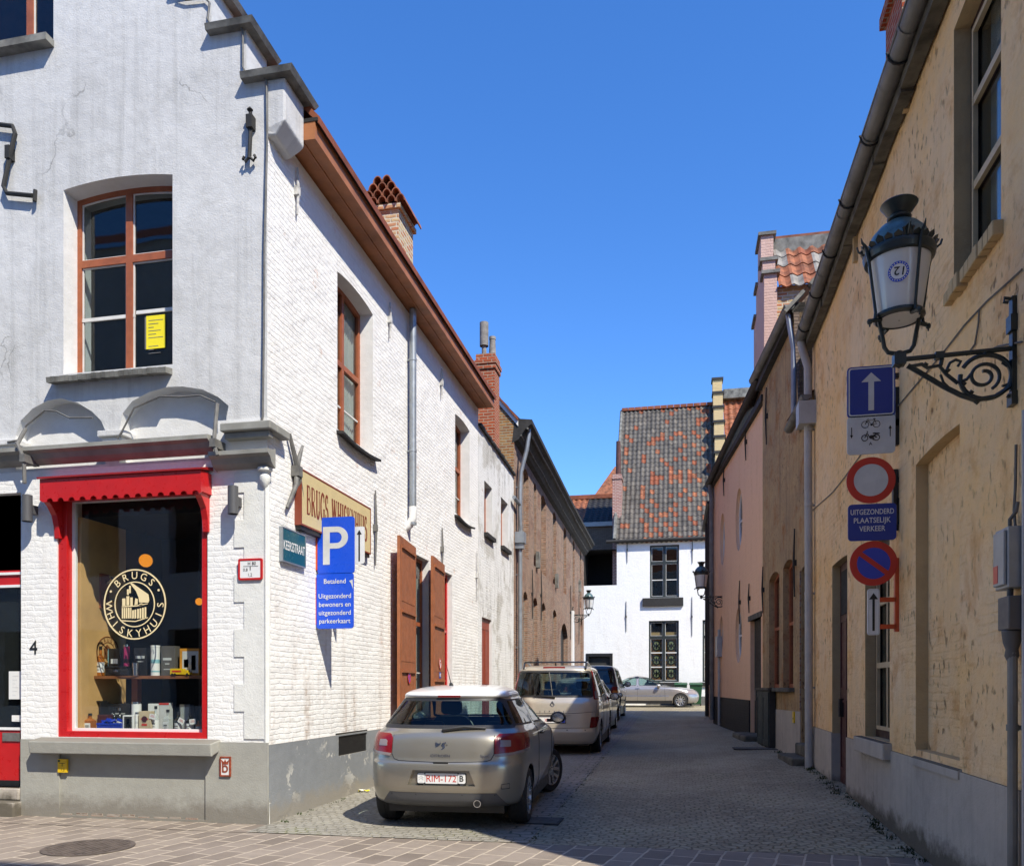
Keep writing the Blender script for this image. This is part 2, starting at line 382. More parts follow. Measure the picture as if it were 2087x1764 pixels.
C['buff_brick'] = masonry('buff and red brick', '#c6ae80', '#b5643f', '#cfc6b0', bw=.22, bh=.075, ms=.016, relief=.008, blotch=.15)
C['brown_brick'] = masonry('weathered brown brick', '#7a5542', '#b08468', '#a0968a', relief=.008, ms=.013, blotch=.35, dirt='#554a40', dirt_amt=.8, patch='#7a5240')
C['yellow_brick'] = masonry('old yellow brown brick', '#a8763f', '#8c5230', '#a49a80', bw=.22, bh=.075, relief=.012, ms=.016, blotch=.3, dirt='#3a332b', dirt_amt=.5)
C['orange_brick'] = masonry('orange red brick', '#b5532c', '#9a4325', '#b09c86', bw=.22, bh=.072, relief=.01, ms=.013, blotch=.12, dirt='#4b3024', dirt_amt=.3)
C['dark_brick'] = masonry('grey brown brick', '#8c7a6c', '#78685c', '#5c5048', relief=.008, rough=.8)  # grey brown bricks with darker joints
C['red_brick_thin'] = masonry('pinkish chimney brick', '#a06055', '#8d5046', '#c2b0a4', relief=.006, ms=.018, bh=.075)
C['cream_brick'] = masonry('cream yellow brick', '#dcb46e', '#d0a661', '#b0935f', relief=.006, bh=.075, white=(.62, .47, .25), distort=.02)
C['red'] = plain('glossy red paint', (.52, .012, .012), .32, var=.06, coat=.2, bump=.0005)
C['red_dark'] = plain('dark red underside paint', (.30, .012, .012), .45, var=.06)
C['wood'] = plain('orange brown painted wood', (.36, .105, .042), .5, var=.14, scale=9, bump=.001)
C['wood_dark'] = plain('brown varnished board', (.42, .16, .06), .55, var=.2, scale=3, bump=.001)
C['shutter'] = plain('faded orange brown shutter paint', (.34, .115, .045), .6, var=.14, scale=7, bump=.001)
C['door_red'] = plain('rust red door paint', (.27, .05, .022), .5, var=.1)
C['putty'] = plain('white window putty', (.70, .69, .66), .7, var=.1)
C['cream_frame'] = plain('cream frame paint', (.55, .43, .26), .6, var=.1)
C['maroon'] = plain('dark maroon paint', (.035, .012, .012), .5)
C['door_maroon'] = plain('maroon door paint', (.075, .022, .022), .5)
C['zinc'] = plain('weathered zinc', (.33, .36, .39), .45, metal=.55, var=.12, scale=5)
C['zinc_grey'] = plain('dull grey zinc gutter', (.21, .21, .20), .6, metal=.3, var=.2, scale=3, bump=.002)
C['pvc'] = plain('pale grey plastic pipe', (.42, .42, .41), .45, var=.08)
C['iron'] = plain('dark wrought iron', (.035, .034, .032), .7, metal=.3, var=.1)
C['iron_grey'] = plain('grey painted iron', (.16, .155, .145), .7, var=.2, scale=12)
C['iron_white'] = plain('white painted iron', (.6, .59, .57), .7, var=.25, scale=20)
C['black'] = plain('black paint', (.012, .012, .012), .45, var=0)
C['lamp_green'] = plain('dark green black iron', (.020, .030, .030), .38, metal=.2, var=.2, scale=15, coat=.2)
C['lamp_dome'] = plain('blue green painted dome', (.09, .17, .18), .35, var=.3, scale=15, coat=.2)
C['dark_room'] = plain('dark room', (.02, .018, .016), .9, var=.1)
C['room'] = plain('dim room', (.10, .09, .08), .9, var=.1)
C['curtain'] = plain('net curtain', (.55, .54, .50), .9, var=.1, scale=3)
C['glass'] = glassy('window pane', (.8, .84, .84), base=.0)
C['glass_clear'] = glassy('shop pane', (.93, .95, .94), base=.0)
C['tile_grey'] = plain('dark grey roof tile', (.115, .102, .088), .75, var=.3, scale=2.5, bump=.003)
C['tile_orange'] = plain('orange roof tile', (.36, .125, .055), .75, var=.35, scale=5, bump=.003)
C['tile_red'] = plain('brick red roof tile', (.27, .075, .03), .75, var=.25, scale=4, bump=.003)
C['tile_dark'] = plain('dark and shaded roof tile', (.02, .02, .022), .7, var=.2)
C['lead'] = plain('mossy mortar flashing', (.24, .235, .21), .85, var=.35, scale=5, bump=.006)
C['slate_edge'] = plain('dark roof edge', (.022, .02, .018), .7, var=.2)
C['soot_wood'] = plain('old black eave boards', (.035, .033, .03), .8, var=.3, scale=4, bump=.003)
C['pot'] = plain('grey chimney pot', (.30, .28, .25), .85, var=.25, bump=.004)
C['sign_blue'] = plain('bright blue sign face', (.008, .075, .62), .3, var=.03)
C['sign_navy'] = plain('navy sign face', (.018, .042, .27), .35, var=.05)
C['sign_blue_round'] = plain('violet blue sign face', (.035, .06, .45), .35, var=.05)
C['sign_red'] = plain('red sign ring', (.56, .035, .022), .35, var=.06)
C['sign_white'] = plain('white sign film', (.72, .73, .72), .35, var=.04)
C['sign_grey'] = plain('silvery sign film', (.60, .61, .60), .35, var=.08)
C['sign_green'] = plain('dark teal enamel', (.010, .085, .10), .22, var=.05)
C['sign_back'] = plain('grey sign back', (.22, .22, .22), .5)
C['bracket_orange'] = plain('orange red bracket paint', (.62, .085, .02), .45, var=.1)
C['sign_cream'] = plain('cream board', (.62, .50, .26), .5, var=.05)
C['sign_brown'] = plain('red brown lettering', (.22, .045, .02), .5, var=.05)
C['cream'] = plain('cream film', (.80, .66, .38), .5, var=0)
C['yellow'] = plain('yellow paper', (.85, .72, .02), .6, var=.04)
C['yellow_plate'] = plain('yellow plastic plate', (.75, .48, .01), .4, var=.04)
C['paper'] = plain('white paper', (.74, .74, .72), .7, var=.02)
C['plywood'] = plain('pale plywood', (.66, .40, .16), .6, var=.12, scale=3)
C['shelf'] = plain('brown shelf wood', (.26, .10, .04), .45, var=.15)
C['rust_tile'] = plain('rusty red tile', (.36, .07, .03), .6, var=.3, scale=30)
C['chrome'] = plain('bright metal', (.62, .63, .64), .18, metal=1., var=.05)
C['tyre'] = plain('tyre rubber', (.018, .018, .018), .8, var=.1)
C['alloy'] = plain('silver alloy', (.50, .51, .52), .3, metal=.8, var=.05)
C['plastic'] = plain('black plastic', (.02, .02, .021), .5, var=.05)
C['grey_plastic'] = plain('dark grey plastic', (.085, .085, .09), .5, var=.05)
C['green_bin'] = plain('green plastic', (.012, .07, .025), .5, var=.08)
C['orange_lamp'] = glow('lit orange globe', '#f09018', .5)
C['white'] = plain('white', (.78, .78, .77), .5, var=.03)
C['weather_stone'] = plain('mossy step stone', (.14, .13, .10), .9, var=.35, scale=5, bump=.01)

def paving(name):
    t = NT(name); ob = t.ob(); v = t.map(t.uv(), rot=(0, 0, rad(90 + 10)))
    w1 = t.n('TexNoise', noise_dimensions='2D'); t.put(w1.inputs['Vector'], v); w1.inputs['Scale'].default_value = 3.; w1.inputs['Detail'].default_value = 3
    off = t.n('VectorMath', operation='MULTIPLY_ADD'); t.put(off.inputs[0], w1.outputs['Color']); off.inputs[1].default_value = (.05, .04, 0); t.put(off.inputs[2], v)
    b = t.n('TexBrick'); t.put(b.inputs['Vector'], off.outputs[0]); b.inputs['Scale'].default_value = 1; b.inputs['Brick Width'].default_value = .37; b.inputs['Row Height'].default_value = .225
    b.inputs['Mortar Size'].default_value = .012; b.inputs['Mortar Smooth'].default_value = .2; b.inputs['Color1'].default_value = (.175, .142, .112, 1); b.inputs['Color2'].default_value = (.30, .25, .20, 1); b.inputs['Mortar'].default_value = (.56, .47, .36, 1)
    big = t.noise(v, .9, 5); mid = t.noise(v, 9., 6, .65); fine = t.noise(v, 90., 4, .7)
    col = t.mix(t.ramp(mid, .35, .7, 0, .4), b.outputs['Color'], (.14, .112, .095)); col = t.mix(t.ramp(big, .48, .62, 0, .35), col, (.34, .285, .235)); col = t.mix(t.ramp(fine, .45, .75, 0, .3), col, (.36, .31, .28))
    h = t.math('ADD', t.math('MULTIPLY', b.outputs['Fac'], -.012), t.math('MULTIPLY', mid, .008)); h = t.math('ADD', h, t.math('MULTIPLY', fine, .0025))
    return t.out(col, .8, t.bump(h, 1, 1.), 0, .3)
def setts(name, c1, c2, mortar, w=.115, hh=.1, moss=None, arc=True):
    """small stone setts laid in wavering courses"""
    t = NT(name); v = t.uv()
    sep = t.n('SeparateXYZ'); t.put(sep.inputs[0], v)
    if arc:
        s1 = t.math('MULTIPLY', t.math('ABSOLUTE', t.math('SINE', t.math('MULTIPLY', sep.outputs[0], 2.6))), .28)
        y = t.math('ADD', sep.outputs[1], s1); cb = t.n('CombineXYZ'); t.put(cb.inputs[0], sep.outputs[0]); t.put(cb.inputs[1], y); v = cb.outputs[0]
    w1 = t.n('TexNoise', noise_dimensions='2D'); t.put(w1.inputs['Vector'], v); w1.inputs['Scale'].default_value = 6.; w1.inputs['Detail'].default_value = 2
    off = t.n('VectorMath', operation='MULTIPLY_ADD'); t.put(off.inputs[0], w1.outputs['Color']); off.inputs[1].default_value = (.10, .10, 0); t.put(off.inputs[2], v)
    b = t.n('TexBrick'); t.put(b.inputs['Vector'], off.outputs[0]); b.inputs['Scale'].default_value = 1; b.inputs['Brick Width'].default_value = w; b.inputs['Row Height'].default_value = hh
    b.inputs['Mortar Size'].default_value = .013; b.inputs['Mortar Smooth'].default_value = .6; b.inputs['Color1'].default_value = (*c1, 1); b.inputs['Color2'].default_value = (*c2, 1); b.inputs['Mortar'].default_value = (*mortar, 1)
    u = t.uv(); big = t.noise(u, .55, 6, .6); mid = t.noise(u, 8., 6, .65); fine = t.noise(u, 80., 4, .7)
    col = t.mix(t.ramp(mid, .35, .72, 0, .5), b.outputs['Color'], tuple(x * .55 for x in c1)); col = t.mix(t.ramp(big, .45, .68, 0, .45), col, tuple(x * 1.5 for x in c2))
    col = t.mix(t.ramp(fine, .5, .75, 0, .35), col, tuple(x * 1.7 for x in c2))
    if moss: col = t.mix(t.math('MULTIPLY', t.ramp(t.noise(u, 1.1, 6, .65), .53, .66), t.ramp(b.outputs['Fac'], .05, .6, .12, .8)), col, moss)
    h = t.math('ADD', t.math('MULTIPLY', b.outputs['Fac'], -.016), t.math('MULTIPLY', mid, .010)); h = t.math('ADD', h, t.math('MULTIPLY', fine, .004))
    return t.out(col, .8, t.bump(h, 1, 1.), 0, .3)
C['paving'] = paving('purple grey clay pavers')
C['setts'] = setts('worn grey setts', (.31, .265, .18), (.42, .365, .255), (.19, .16, .105), moss=(.10, .115, .045))
C['verge'] = setts('pale worn setts by the wall', (.27, .25, .21), (.33, .31, .26), (.24, .22, .17), moss=(.20, .20, .09), arc=False)
C['channel'] = setts('channel setts', (.27, .24, .195), (.34, .30, .245), (.09, .09, .06), w=.22, hh=.145, moss=(.09, .105, .035), arc=False)

C['cover_iron'] = plain('worn brown iron cover', (.15, .12, .10), .7, metal=.2, var=.25, scale=9)
C['tile_slate'] = plain('light grey weathered roof tile', (.155, .135, .112), .8, var=.3, scale=3)
C['weed'] = plain('moss and weed green', (.06, .085, .025), .9, var=.3, scale=4)

# ---------------------------------------------------------------- the setting: ground, paving, lane
def interp(t, pts):
    if t <= pts[0][0]: return pts[0][1]
    for (a, b), (c, d) in zip(pts, pts[1:]):
        if t <= c: return b + (d - b) * (t - a) / (c - a)
    return pts[-1][1]
GP = [(7.6, 0), (10, .03), (11.3, .05), (15.2, .16), (19.4, .2), (23, .26), (26, .33), (29, .42), (37, .6), (41, .65)]
RB = [(7.4, 0), (9, .05), (11, .11), (13, .12), (16, .11), (20, .12), (26, .08), (32, 0)]
def gz(x, y):
    t = min(1, max(0, (x + 1.2) / 3)); t = t * t * (3 - 2 * t)
    return interp(y, GP) + t * interp(y, RB)
def sheet(name, x0, x1, y0, y1, nx, ny, mat_, dz=0., jit=0.):
    b = MB(); rng = random.Random(5)
    rows = [[(x0 + (x1 - x0) * i / nx, y0 + (y1 - y0) * j / ny, gz(x0 + (x1 - x0) * i / nx, y0 + (y1 - y0) * j / ny) + dz + rng.uniform(-jit, jit)) for i in range(nx + 1)] for j in range(ny + 1)]
    b.grid(rows, 0, True)
    o = b.build(name, mat_); o['kind'] = 'structure'; return o
C['earth'] = plain('grey street ground', (.16, .15, .135), .9, var=.2, scale=1.)
sheet('ground', -400, 400, -300, 600, 20, 22, C['earth'], -.25)
sheet('paved_street', -30, 30, -12, 7.66, 60, 40, C['paving'], 0, .0)
sheet('paved_footway', -30, -4.36, 7.64, 8.14, 40, 4, C['paving'], .0042, .0)
sheet('cobbled_lane', -14, 22, 7.66, 60, 90, 160, C['setts'], .0, .003)
sheet('verge', -4.4, -1.74, 7.66, 34, 14, 60, C['verge'], .006, .002)
sheet('channel_stones', -1.74, -1.44, 7.66, 34, 2, 60, C['channel'], .007, .001)
# ---------------------------------------------------------------- windows shared by the houses
def window(parent, fr, hole, depth, cols, rows, fw=.05, mw=.06, bars=(), thick=.06, wood='wood', glass='glass', putty=None, curtain=None, dark=True, name='window', bw=.025, barmat=None):
    """hole: polygon in (x,z). cols / rows: centres of mullions / transoms. bars: (x0,x1,z0,z1) thin glazing bars"""
    xs = [p[0] for p in hole]; zs = [p[1] for p in hole]; x0, x1, z0, z1 = min(xs), max(xs), min(zs), max(zs)
    def top(x):       # height of the opening's head at x
        best = None
        for i in range(len(hole)):
            a, b = hole[i], hole[(i + 1) % len(hole)]
            if abs(b[0] - a[0]) < 1e-6 or not (min(a[0], b[0]) - 1e-6 <= x <= max(a[0], b[0]) + 1e-6): continue
            z = a[1] + (b[1] - a[1]) * (x - a[0]) / (b[0] - a[0]); best = z if best is None or z > best else best
        return best
    cx = [x0 + fw - mw / 2] + list(cols) + [x1 - fw + mw / 2]; rz_ = [z0 + fw - mw / 2] + list(rows) + [None]
    holes = []
    for a, b in zip(cx, cx[1:]):
        for c, d in zip(rz_, rz_[1:]):
            l, r, lo = a + mw / 2, b - mw / 2, c + mw / 2
            if d is None:
                n = 4; h = [(l, lo), (r, lo)] + [(r + (l - r) * i / n, top(r + (l - r) * i / n) - fw) for i in range(n + 1)]
            else: h = rect(l, r, lo, d - mw / 2)
            holes.append(h)
    w = MB(fr); w.slab(hole, depth, depth + thick, holes)
    o = w.build(name, C[wood], parent)
    g = MB(fr)
    for h in holes: g.slab(h, depth + thick * .55, depth + thick * .55 + .004)
    if glass: g.build('pane', C[glass], o)
    b = MB(fr)
    for q in bars: b.box(q[0], q[1], depth + .012, depth + thick * .5, q[2], q[3])
    if putty:
        for h in holes:
            k = .016
            for i in range(len(h)):
                p, q = h[i], h[(i + 1) % len(h)]; mx = sum(t[0] for t in h) / len(h); mz = sum(t[1] for t in h) / len(h)
                def inn(t): return (t[0] + (k if t[0] < mx else -k), t[1] + (k if t[1] < mz else -k))
                b.slab([p, q, inn(q), inn(p)], depth + thick * .3, depth + thick * .54)
    if b.v: b.build('glazing_bar', C[barmat or putty or wood], o)
    if curtain:
        for c0, c1 in curtain:
            cu = MB(fr); n = 26; rows_ = []
            for z in (z0 + .03, z1):
                rows_.append([(c0 + (c1 - c0) * i / n, depth + thick + .05 + .018 * math.sin(i * 1.9) + .008 * math.sin(i * 4.1), z) for i in range(n + 1)])
            cu.grid(rows_, 0, True); cu.build('curtain', C['curtain'], o)
    return o
def dark_box(parent, fr, x0, x1, z0, z1, y0=.42, y1=1.7, mat_='dark_room'):
    b = MB(fr); b.box(x0, x1, y0 + .01, y1, z0, z1); f = [q for q in b.f if not all(abs(b.v[i].y - (y0 + .01)) < 1e-6 for i in q)]
    b.f = [q[::-1] for q in f]; b.m = b.m[:5]; b.s = b.s[:5]
    return b.build('inner_wall', C[mat_], parent)
def tile_rows(b, fr_pt, width, length, tw, tl, mats_fn, amp=.02, n=5, over=.012):
    """pantiles as geometry; fr_pt(u, v, h): u across, v down the slope, h off the roof plane"""
    nc = max(1, round(width / tw)); nr = max(1, round(length / tl)); tw = width / nc; tl = length / nr
    rng = random.Random(7)
    for r in range(nr):
        for c in range(nc):
            m = mats_fn(r, c, nr, nc); a = []; e = []; dv = rng.uniform(-.006, .006); dh = rng.uniform(-.003, .004)
            for k in range(n + 1):
                s = k / n; h = amp * math.sin(s * 2 * math.pi + .6); u = (c + s) * tw
                a.append(fr_pt(u, r * tl, h)); e.append(fr_pt(u, (r + 1) * tl + over + dv, h + .022 + dh))
            sk = [fr_pt((c + k / n) * tw, (r + 1) * tl + over + dv, amp * math.sin(k / n * 2 * math.pi + .6) - .012) for k in range(n + 1)]
            b.grid([a, e], m, True); b.grid([e, sk], m, False)
def pipe_brackets(b, x, y, zs, r=.07):
    for z in zs: b.lathe([(r, -.02), (r + .006, -.02), (r + .006, .02), (r, .02)], (x, y, z), 12); b.box(x - .012, x + .012, y, 0, z - .015, z + .015)

# ================================================================ corner house with the shop
XL, YF, XR = -4.41, 8.11, 2.10
FF = rz((0, YF, 0), 0)                        # facade frame: x = world x, z up, outward = -y
FL = rz((XL, 0, 0), rad(90))                  # lane wall frame: x = world y, outward = -y (world +x)
rng = random.Random(3)
house = thing('corner_house', (XL, YF, 0), 'white plastered corner house with stepped gable and red framed shop window', 'house')
WT = .40
# --- facade: brick ground floor, plastered gable above
zc = 4.02          # foot of the plaster (under the cornice)
shop = [(-7.065, 0.914), (-5.130, 0.911), (-5.130, 3.884), (-7.242, 3.912)]
SX0, SX1, SZ0, SZ1 = -7.06, -5.13, .93, 3.86
door_x1 = -7.548
b = MB(FF)
b.slab([(-15, -.3), (XL - .005, -.3), (XL - .005, zc), (-15, zc)], 0, WT, [rect(SX0, SX1, SZ0, SZ1), rect(-8.75, door_x1, .33, 3.78)], 0, mhole=1)
b.build('ground_floor_wall', [C['white_brick_soft'], C['white_paint']], house)
UP = archpoly(-6.975, -5.565, 5.12, 7.245, .06)
# the reveal widens towards the street on the left; upper left window of the storey above
U2 = rect(-9.6, -7.109, 8.985 + .0, 11.2)
kz = 8.120; s1x = -4.194; s2x = -4.660; s3x = -5.083
s2z = 8.714; s3z = 9.113; kb = 7.60; kb2 = 7.66
dxs = s2x - s3x; dzs = s2z - kz
gable = [(-15, zc), (XL, zc), (XL, kb), (XL, kz), (s2x, kz), (s2x, s2z), (s3x, s2z)]
x, z = s3x, s2z
for i in range(5):
    z += dzs; gable.append((x, z)); x -= dxs; gable.append((x, z))
gable += [(-15, z)]
A1 = [(-7.622, 4.452), (-7.554, 4.621), (-7.386, 4.754), (-7.186, 4.830), (-7.010, 4.842), (-6.791, 4.778), (-6.596, 4.661), (-6.478, 4.549), (-6.424, 4.433)]
A2 = [(-6.243, 4.421), (-6.200, 4.615), (-6.073, 4.746), (-5.853, 4.832), (-5.625, 4.870), (-5.439, 4.862), (-5.195, 4.811), (-5.003, 4.714), (-4.873, 4.605), (-4.813, 4.483)]
A0 = [(-9.148, 4.489), (-9.052, 4.622), (-8.813, 4.765), (-8.530, 4.814), (-8.204, 4.743), (-7.997, 4.592), (-7.894, 4.431)]
def bay(A): return [(A[0][0], zc + .03), (A[-1][0], zc + .03)] + A[::-1]
A2[-1] = (-4.90, A2[-1][1]); bays = [bay(A) for A in (A0, A1, A2)]
b = MB(FF)
for A in bays: b.slab([(x + (.0), z + .0) for x, z in A], .17, .20)
b.build('tympanum', C['white_paint'], house)
b = MB(FF); b.slab(gable, 0, .45, [UP, U2] + bays, 0, mhole=1); b.build('gable_wall', [C['white_plaster'], C['white_paint']], house)
# kneeler block at the eaves
b = MB(FF); b.add([(XL + .001, -.012, kb), (s1x, -.012, kb2), (s1x, -.012, kz), (XL + .001, -.012, kz), (XL + .001, .45, kb - .05), (s1x, .45, kb2 - .02), (s1x, .45, kz), (XL + .001, .45, kz),
       (XL + .001, .0, kb - .08), (XL + .09, .02, kb - .08), (XL + .09, .38, kb - .10), (XL + .001, .40, kb - .10)],
      [(0, 1, 2, 3), (1, 5, 6, 2), (3, 2, 6, 7), (4, 7, 6, 5), (0, 8, 9, 1), (1, 9, 10, 5), (8, 11, 10, 9), (5, 10, 11, 4), (0, 3, 7, 4)], 0)
b.build('kneeler', C['white_plaster'], house, bevel=.02)
def cap(x0, x1, zt):
    b = MB(FF); b.add([(x0, -.09, zt), (x1 + .1, -.09, zt), (x1 + .1, .53, zt), (x0, .53, zt), (x0, -.11, zt + .06), (x1 + .13, -.11, zt + .06), (x1 + .13, .56, zt + .06), (x0, .56, zt + .06),
           (x0, .2, zt + .16), (x1 + .04, .2, zt + .16)], [(0, 3, 2, 1), (0, 1, 5, 4), (1, 2, 6, 5), (2, 3, 7, 6), (4, 5, 9, 8), (6, 7, 8, 9), (5, 6, 9), (0, 4, 8, 7, 3)], 0); b.build('gable_cap', C['lead'], house)
cap(s2x - .02, s1x, kz); cap(s3x - .02, s2x, s2z); x, z = s3x, s2z
for i in range(5): z += dzs; cap(x - dxs - .02, x, z); x -= dxs
# upper windows
window(house, FF, UP, .22, [-6.282], [6.491], .055, .085, putty='putty', dark=True,
       bars=[(-6.92, -6.22, 5.834 - .02, 5.834 + .02), (-6.2, -5.62, 5.863 - .02, 5.863 + .02)])
window(house, FF, U2, .25, [-7.660], [10.2], .05, .09, putty='putty')
dark_box(house, FF, -10.2, -5.5, 4.6, 8.2, .46, 3.2, "room")
b = MB(FF); x0, z0 = (-7.098, 5.058); x1, z1 = (-5.563, 5.041)
n = 26
for i in range(n):     # brick-on-edge sill, slates laid side by side
    a = x0 + (x1 - x0) * i / n; e = x0 + (x1 - x0) * (i + 1) / n - .004; d = rng.uniform(-.004, .004)
    b.add([(a, -.12, z0 - .07 + d), (e, -.12, z0 - .07 + d), (e, .2, z0 - .02), (a, .2, z0 - .02), (a, -.13, z0 - .01 + d), (e, -.13, z0 - .01 + d), (e, .2, z0 + .06), (a, .2, z0 + .06)],
          [(0, 3, 2, 1), (0, 1, 5, 4), (4, 5, 6, 7), (1, 2, 6, 5), (0, 4, 7, 3)])
b.build('sill', C['lead'], house)
b = MB(FF); x1, z1 = (-7.098, 8.993); b.box(-9.9, x1, -.13, .2, z1 - .08, z1 + .0); b.build('sill', C['lead'], house)
# corbels and the cornice
for (px, pz), (qx, qz) in (((-6.467, 4.417), (-6.169, 4.360)), ((-7.894, 4.401), (-7.588, 4.325))):
    b = MB(FF); b.box(px - .02, qx + .02, -.06, .17, pz - .07, pz + .0); b.box(px + .02, qx - .02, -.03, .17, pz - .13, pz - .07); b.build('corbel', C['white_plaster'], house, bevel=.01)
b = MB(FF); x0, z0 = (-4.883, 4.424); b.box(x0, XL + .12, -.16, .0, z0 - .15, z0 - .06); b.box(x0 + .02, XL + .08, -.11, 0, z0 - .22, z0 - .15)
b.box(XL + .002, XL + .12, 0, .3, z0 - .15, z0 - .06)
b.build('corbel', C['stone_grey'], house, bevel=.012)
b = MB(FF); cz = 4.269
prof = [(0, .02), (-.05, .0), (-.17, -.015), (-.17, -.06), (-.12, -.085), (-.09, -.14), (-.05, -.17), (0, -.19)]
def cornice(bb, x0, x1, zt):
    rows = [[(x, y, zt + dz) for y, dz in prof] for x in (x0, x1)]; bb.grid(rows, 0, False); n = len(prof); k = len(bb.v) - 2 * n
    bb.f += [[k + i for i in range(n)][::-1], [k + n + i for i in range(n)]]; bb.m += [0, 0]; bb.s += [False, False]
ex = -5.029; cornice(b, -13, ex, cz); fz = 4.095
cornice(b, ex + .01, XL + .10, fz - .02)
rows = [[(XL + .10 - (-y if False else 0), y, fz - .02 + dz) for y, dz in prof]]
b.build('cornice', C['stone_grey'], house)
b = MB(FF); b.box(ex + .03, XL + .004, -.012, 0, fz - .21, fz + .35); b.build('frieze', C['white_paint'], house)
# quoins of pale grey plaster near the corner, pale plinth, sunk panel and shop sill
b = MB(FF); z = .94; k = 0
qz1 = 3.858
while z < qz1 - .1:
    hq = .30; xx = (-4.80 if k % 2 else -4.68); b.box(xx, XL + .001, -.012, 0, z, min(z + hq, qz1)); z += hq; k += 1
b.build('quoin', C['quoin'], house)
b = MB(FF); px0 = -7.010; px1 = -5.138; pt = .90
b.slab([(door_x1 + .02, -.3), (XL + .02, -.3), (XL + .02, pt), (door_x1 + .02, pt)], -.03, 0, [rect(px0, px1, .035, .80)], 0)
b.box(px0 + .001, px1 - .001, -.005, .0, -.3, .80); b.box(-15, -8.6, -.03, 0, -.3, pt)
b.build('plinth', C['plinth'], house)
b = MB(FF); sx0, sz0 = (-7.286, 0.882); sx1 = -4.973
b.add([(sx0, -.17, .745), (sx1, -.17, .745), (sx1, 0, .80), (sx0, 0, .80), (sx0, -.19, .895), (sx1, -.19, .895), (sx1, .05, .935), (sx0, .05, .935)], [(0, 3, 2, 1), (0, 1, 5, 4), (4, 5, 6, 7), (1, 2, 6, 5), (0, 4, 7, 3)])
b.build('shop_sill', C['plinth'], house, bevel=.015)
b = MB(FF)
for i in range(9): b.box(px0 + .02 + i * .2, px0 + .2 + i * .2 - rng.uniform(.01, .05), -.02, 0, .005, .045 + rng.uniform(0, .02))
b.build('brick_footing', C['brown_brick'], house)
# --- shop window: red frame, scalloped fascia, pane with the round emblem
b = MB(FF); fw = .115
b.slab([(SX0 - .01, SZ0), (SX1 + .01, SZ0), (SX1 + .01, SZ1), (SX0 - .01, SZ1)], .02, .16, [rect(SX0 + fw, SX1 - fw + .03, SZ0 + .07, SZ1 - .20)])
# curved side brackets carrying the fascia
for xa in (SX0 - .02, SX1 - .05):
    pr = [(.02, 3.22), (-.02, 3.22), (-.035, 3.36), (-.07, 3.48), (-.14, 3.57), (-.18, 3.60), (-.18, 3.80), (.02, 3.86)]
    for i in range(len(pr)): pass
    n = len(pr); vs = [(xa, y, z) for y, z in pr] + [(xa + .075, y, z) for y, z in pr]
    b.add(vs, [list(range(n)), [n + i for i in range(n)][::-1]] + [(i, i + n, (i + 1) % n + n, (i + 1) % n) for i in range(n)])
shopw = b.build('shop_window', C['red'], house, bevel=.006)
b = MB(FF); top = 3.86; lo = 3.60; n = 14; pts = [(SX0 - .05, top), (SX0 - .05, lo + .02)]
w = (SX1 - SX0 + .04) / n
for i in range(n):
    a = SX0 - .02 + i * w
    pts += [(a + .01, lo), (a + w * .42, lo)] + [(a + w * .72 + w * .30 * math.cos(t), lo + w * .30 * math.sin(t) + .0) for t in [math.pi * (1 - q / 5) for q in range(6)]]
pts += [(SX1 + .05, lo + .02), (SX1 + .05, top)]
b.slab(pts, -.205, -.185)
b.box(SX0 - .05, SX0 - .03, -.185, .0, lo + .03, top); b.box(SX1 + .03, SX1 + .05, -.185, 0, lo + .03, top)
b.build('fascia', C['red'], shopw)
b = MB(FF); b.add([(SX0 - .07, -.23, 3.86), (SX1 + .07, -.23, 3.86), (SX1 + .07, 0, 3.90), (SX0 - .07, 0, 3.90), (SX0 - .07, -.23, 3.88), (SX1 + .07, -.23, 3.88), (SX1 + .07, 0, 3.94), (SX0 - .07, 0, 3.94)],
      [(0, 3, 2, 1), (0, 1, 5, 4), (4, 5, 6, 7), (1, 2, 6, 5), (0, 4, 7, 3), (2, 3, 7, 6)]); b.build('canopy', C['red_dark'], shopw)
gx0, gx1, gz0, gz1 = SX0 + fw, SX1 - fw + .03, SZ0 + .07, SZ1 - .20
b = MB(FF); b.slab(rect(gx0, gx1, gz0, gz1), .10, .15, [rect(gx0 + .035, gx1 - .02, gz0 + .03, gz1 - .01)]); b.build('white_bead', C['white'], shopw)
b = MB(FF); b.box(gx0, gx1, .12, .126, gz0, gz1); b.build('pane', C['glass_clear'], shopw)
# emblem on the pane
b = MB(FF); ox, oz = (-6.131, 2.463); oz = 2.456; rO = .405
def ring(r, w, n=48): b.slab(ellipse(ox, oz, r, r, n), .112, .117, [ellipse(ox, oz, r - w, r - w, n)])
ring(rO, .016); ring(.262, .012)
def arc_text(txt, rmid, a_mid, step, hgt, inward):
    n = len(txt)
    for i, ch in enumerate(txt):
        a = a_mid - (i - (n - 1) / 2) * step * (1 if not inward else -1)
        if ch == ' ': continue
        rot = a - math.pi / 2 if not inward else a + math.pi / 2
        b.text(ch, ox + rmid * math.cos(a), oz + rmid * math.sin(a), hgt, .113, bold=.012, rot=rot)
arc_text('BRUGS', .333, math.pi / 2, rad(21), .085, False)
arc_text('WHISKYHUIS', .333, -math.pi / 2, rad(19.5), .085, True)
for sx in (-1, 1): b.slab(ellipse(ox + sx * .31, oz + .155, .014, .014, 8), .112, .116)
q = .001
def ep(l): b.slab([(ox + px * q, oz + pz * q) for px, pz in l], .112, .116)
ep([(-60, 245), (-40, 250), (178, 110), (190, 40), (178, 15), (60, 20), (52, 78), (20, 150)][::-1])               # roof
for i, (a, c) in enumerate(((-165, -150), (-140, -122), (-112, -96), (-86, -66), (-56, -42))): ep([(a, -158), (c, -162), (c, -40), (a, -35)])
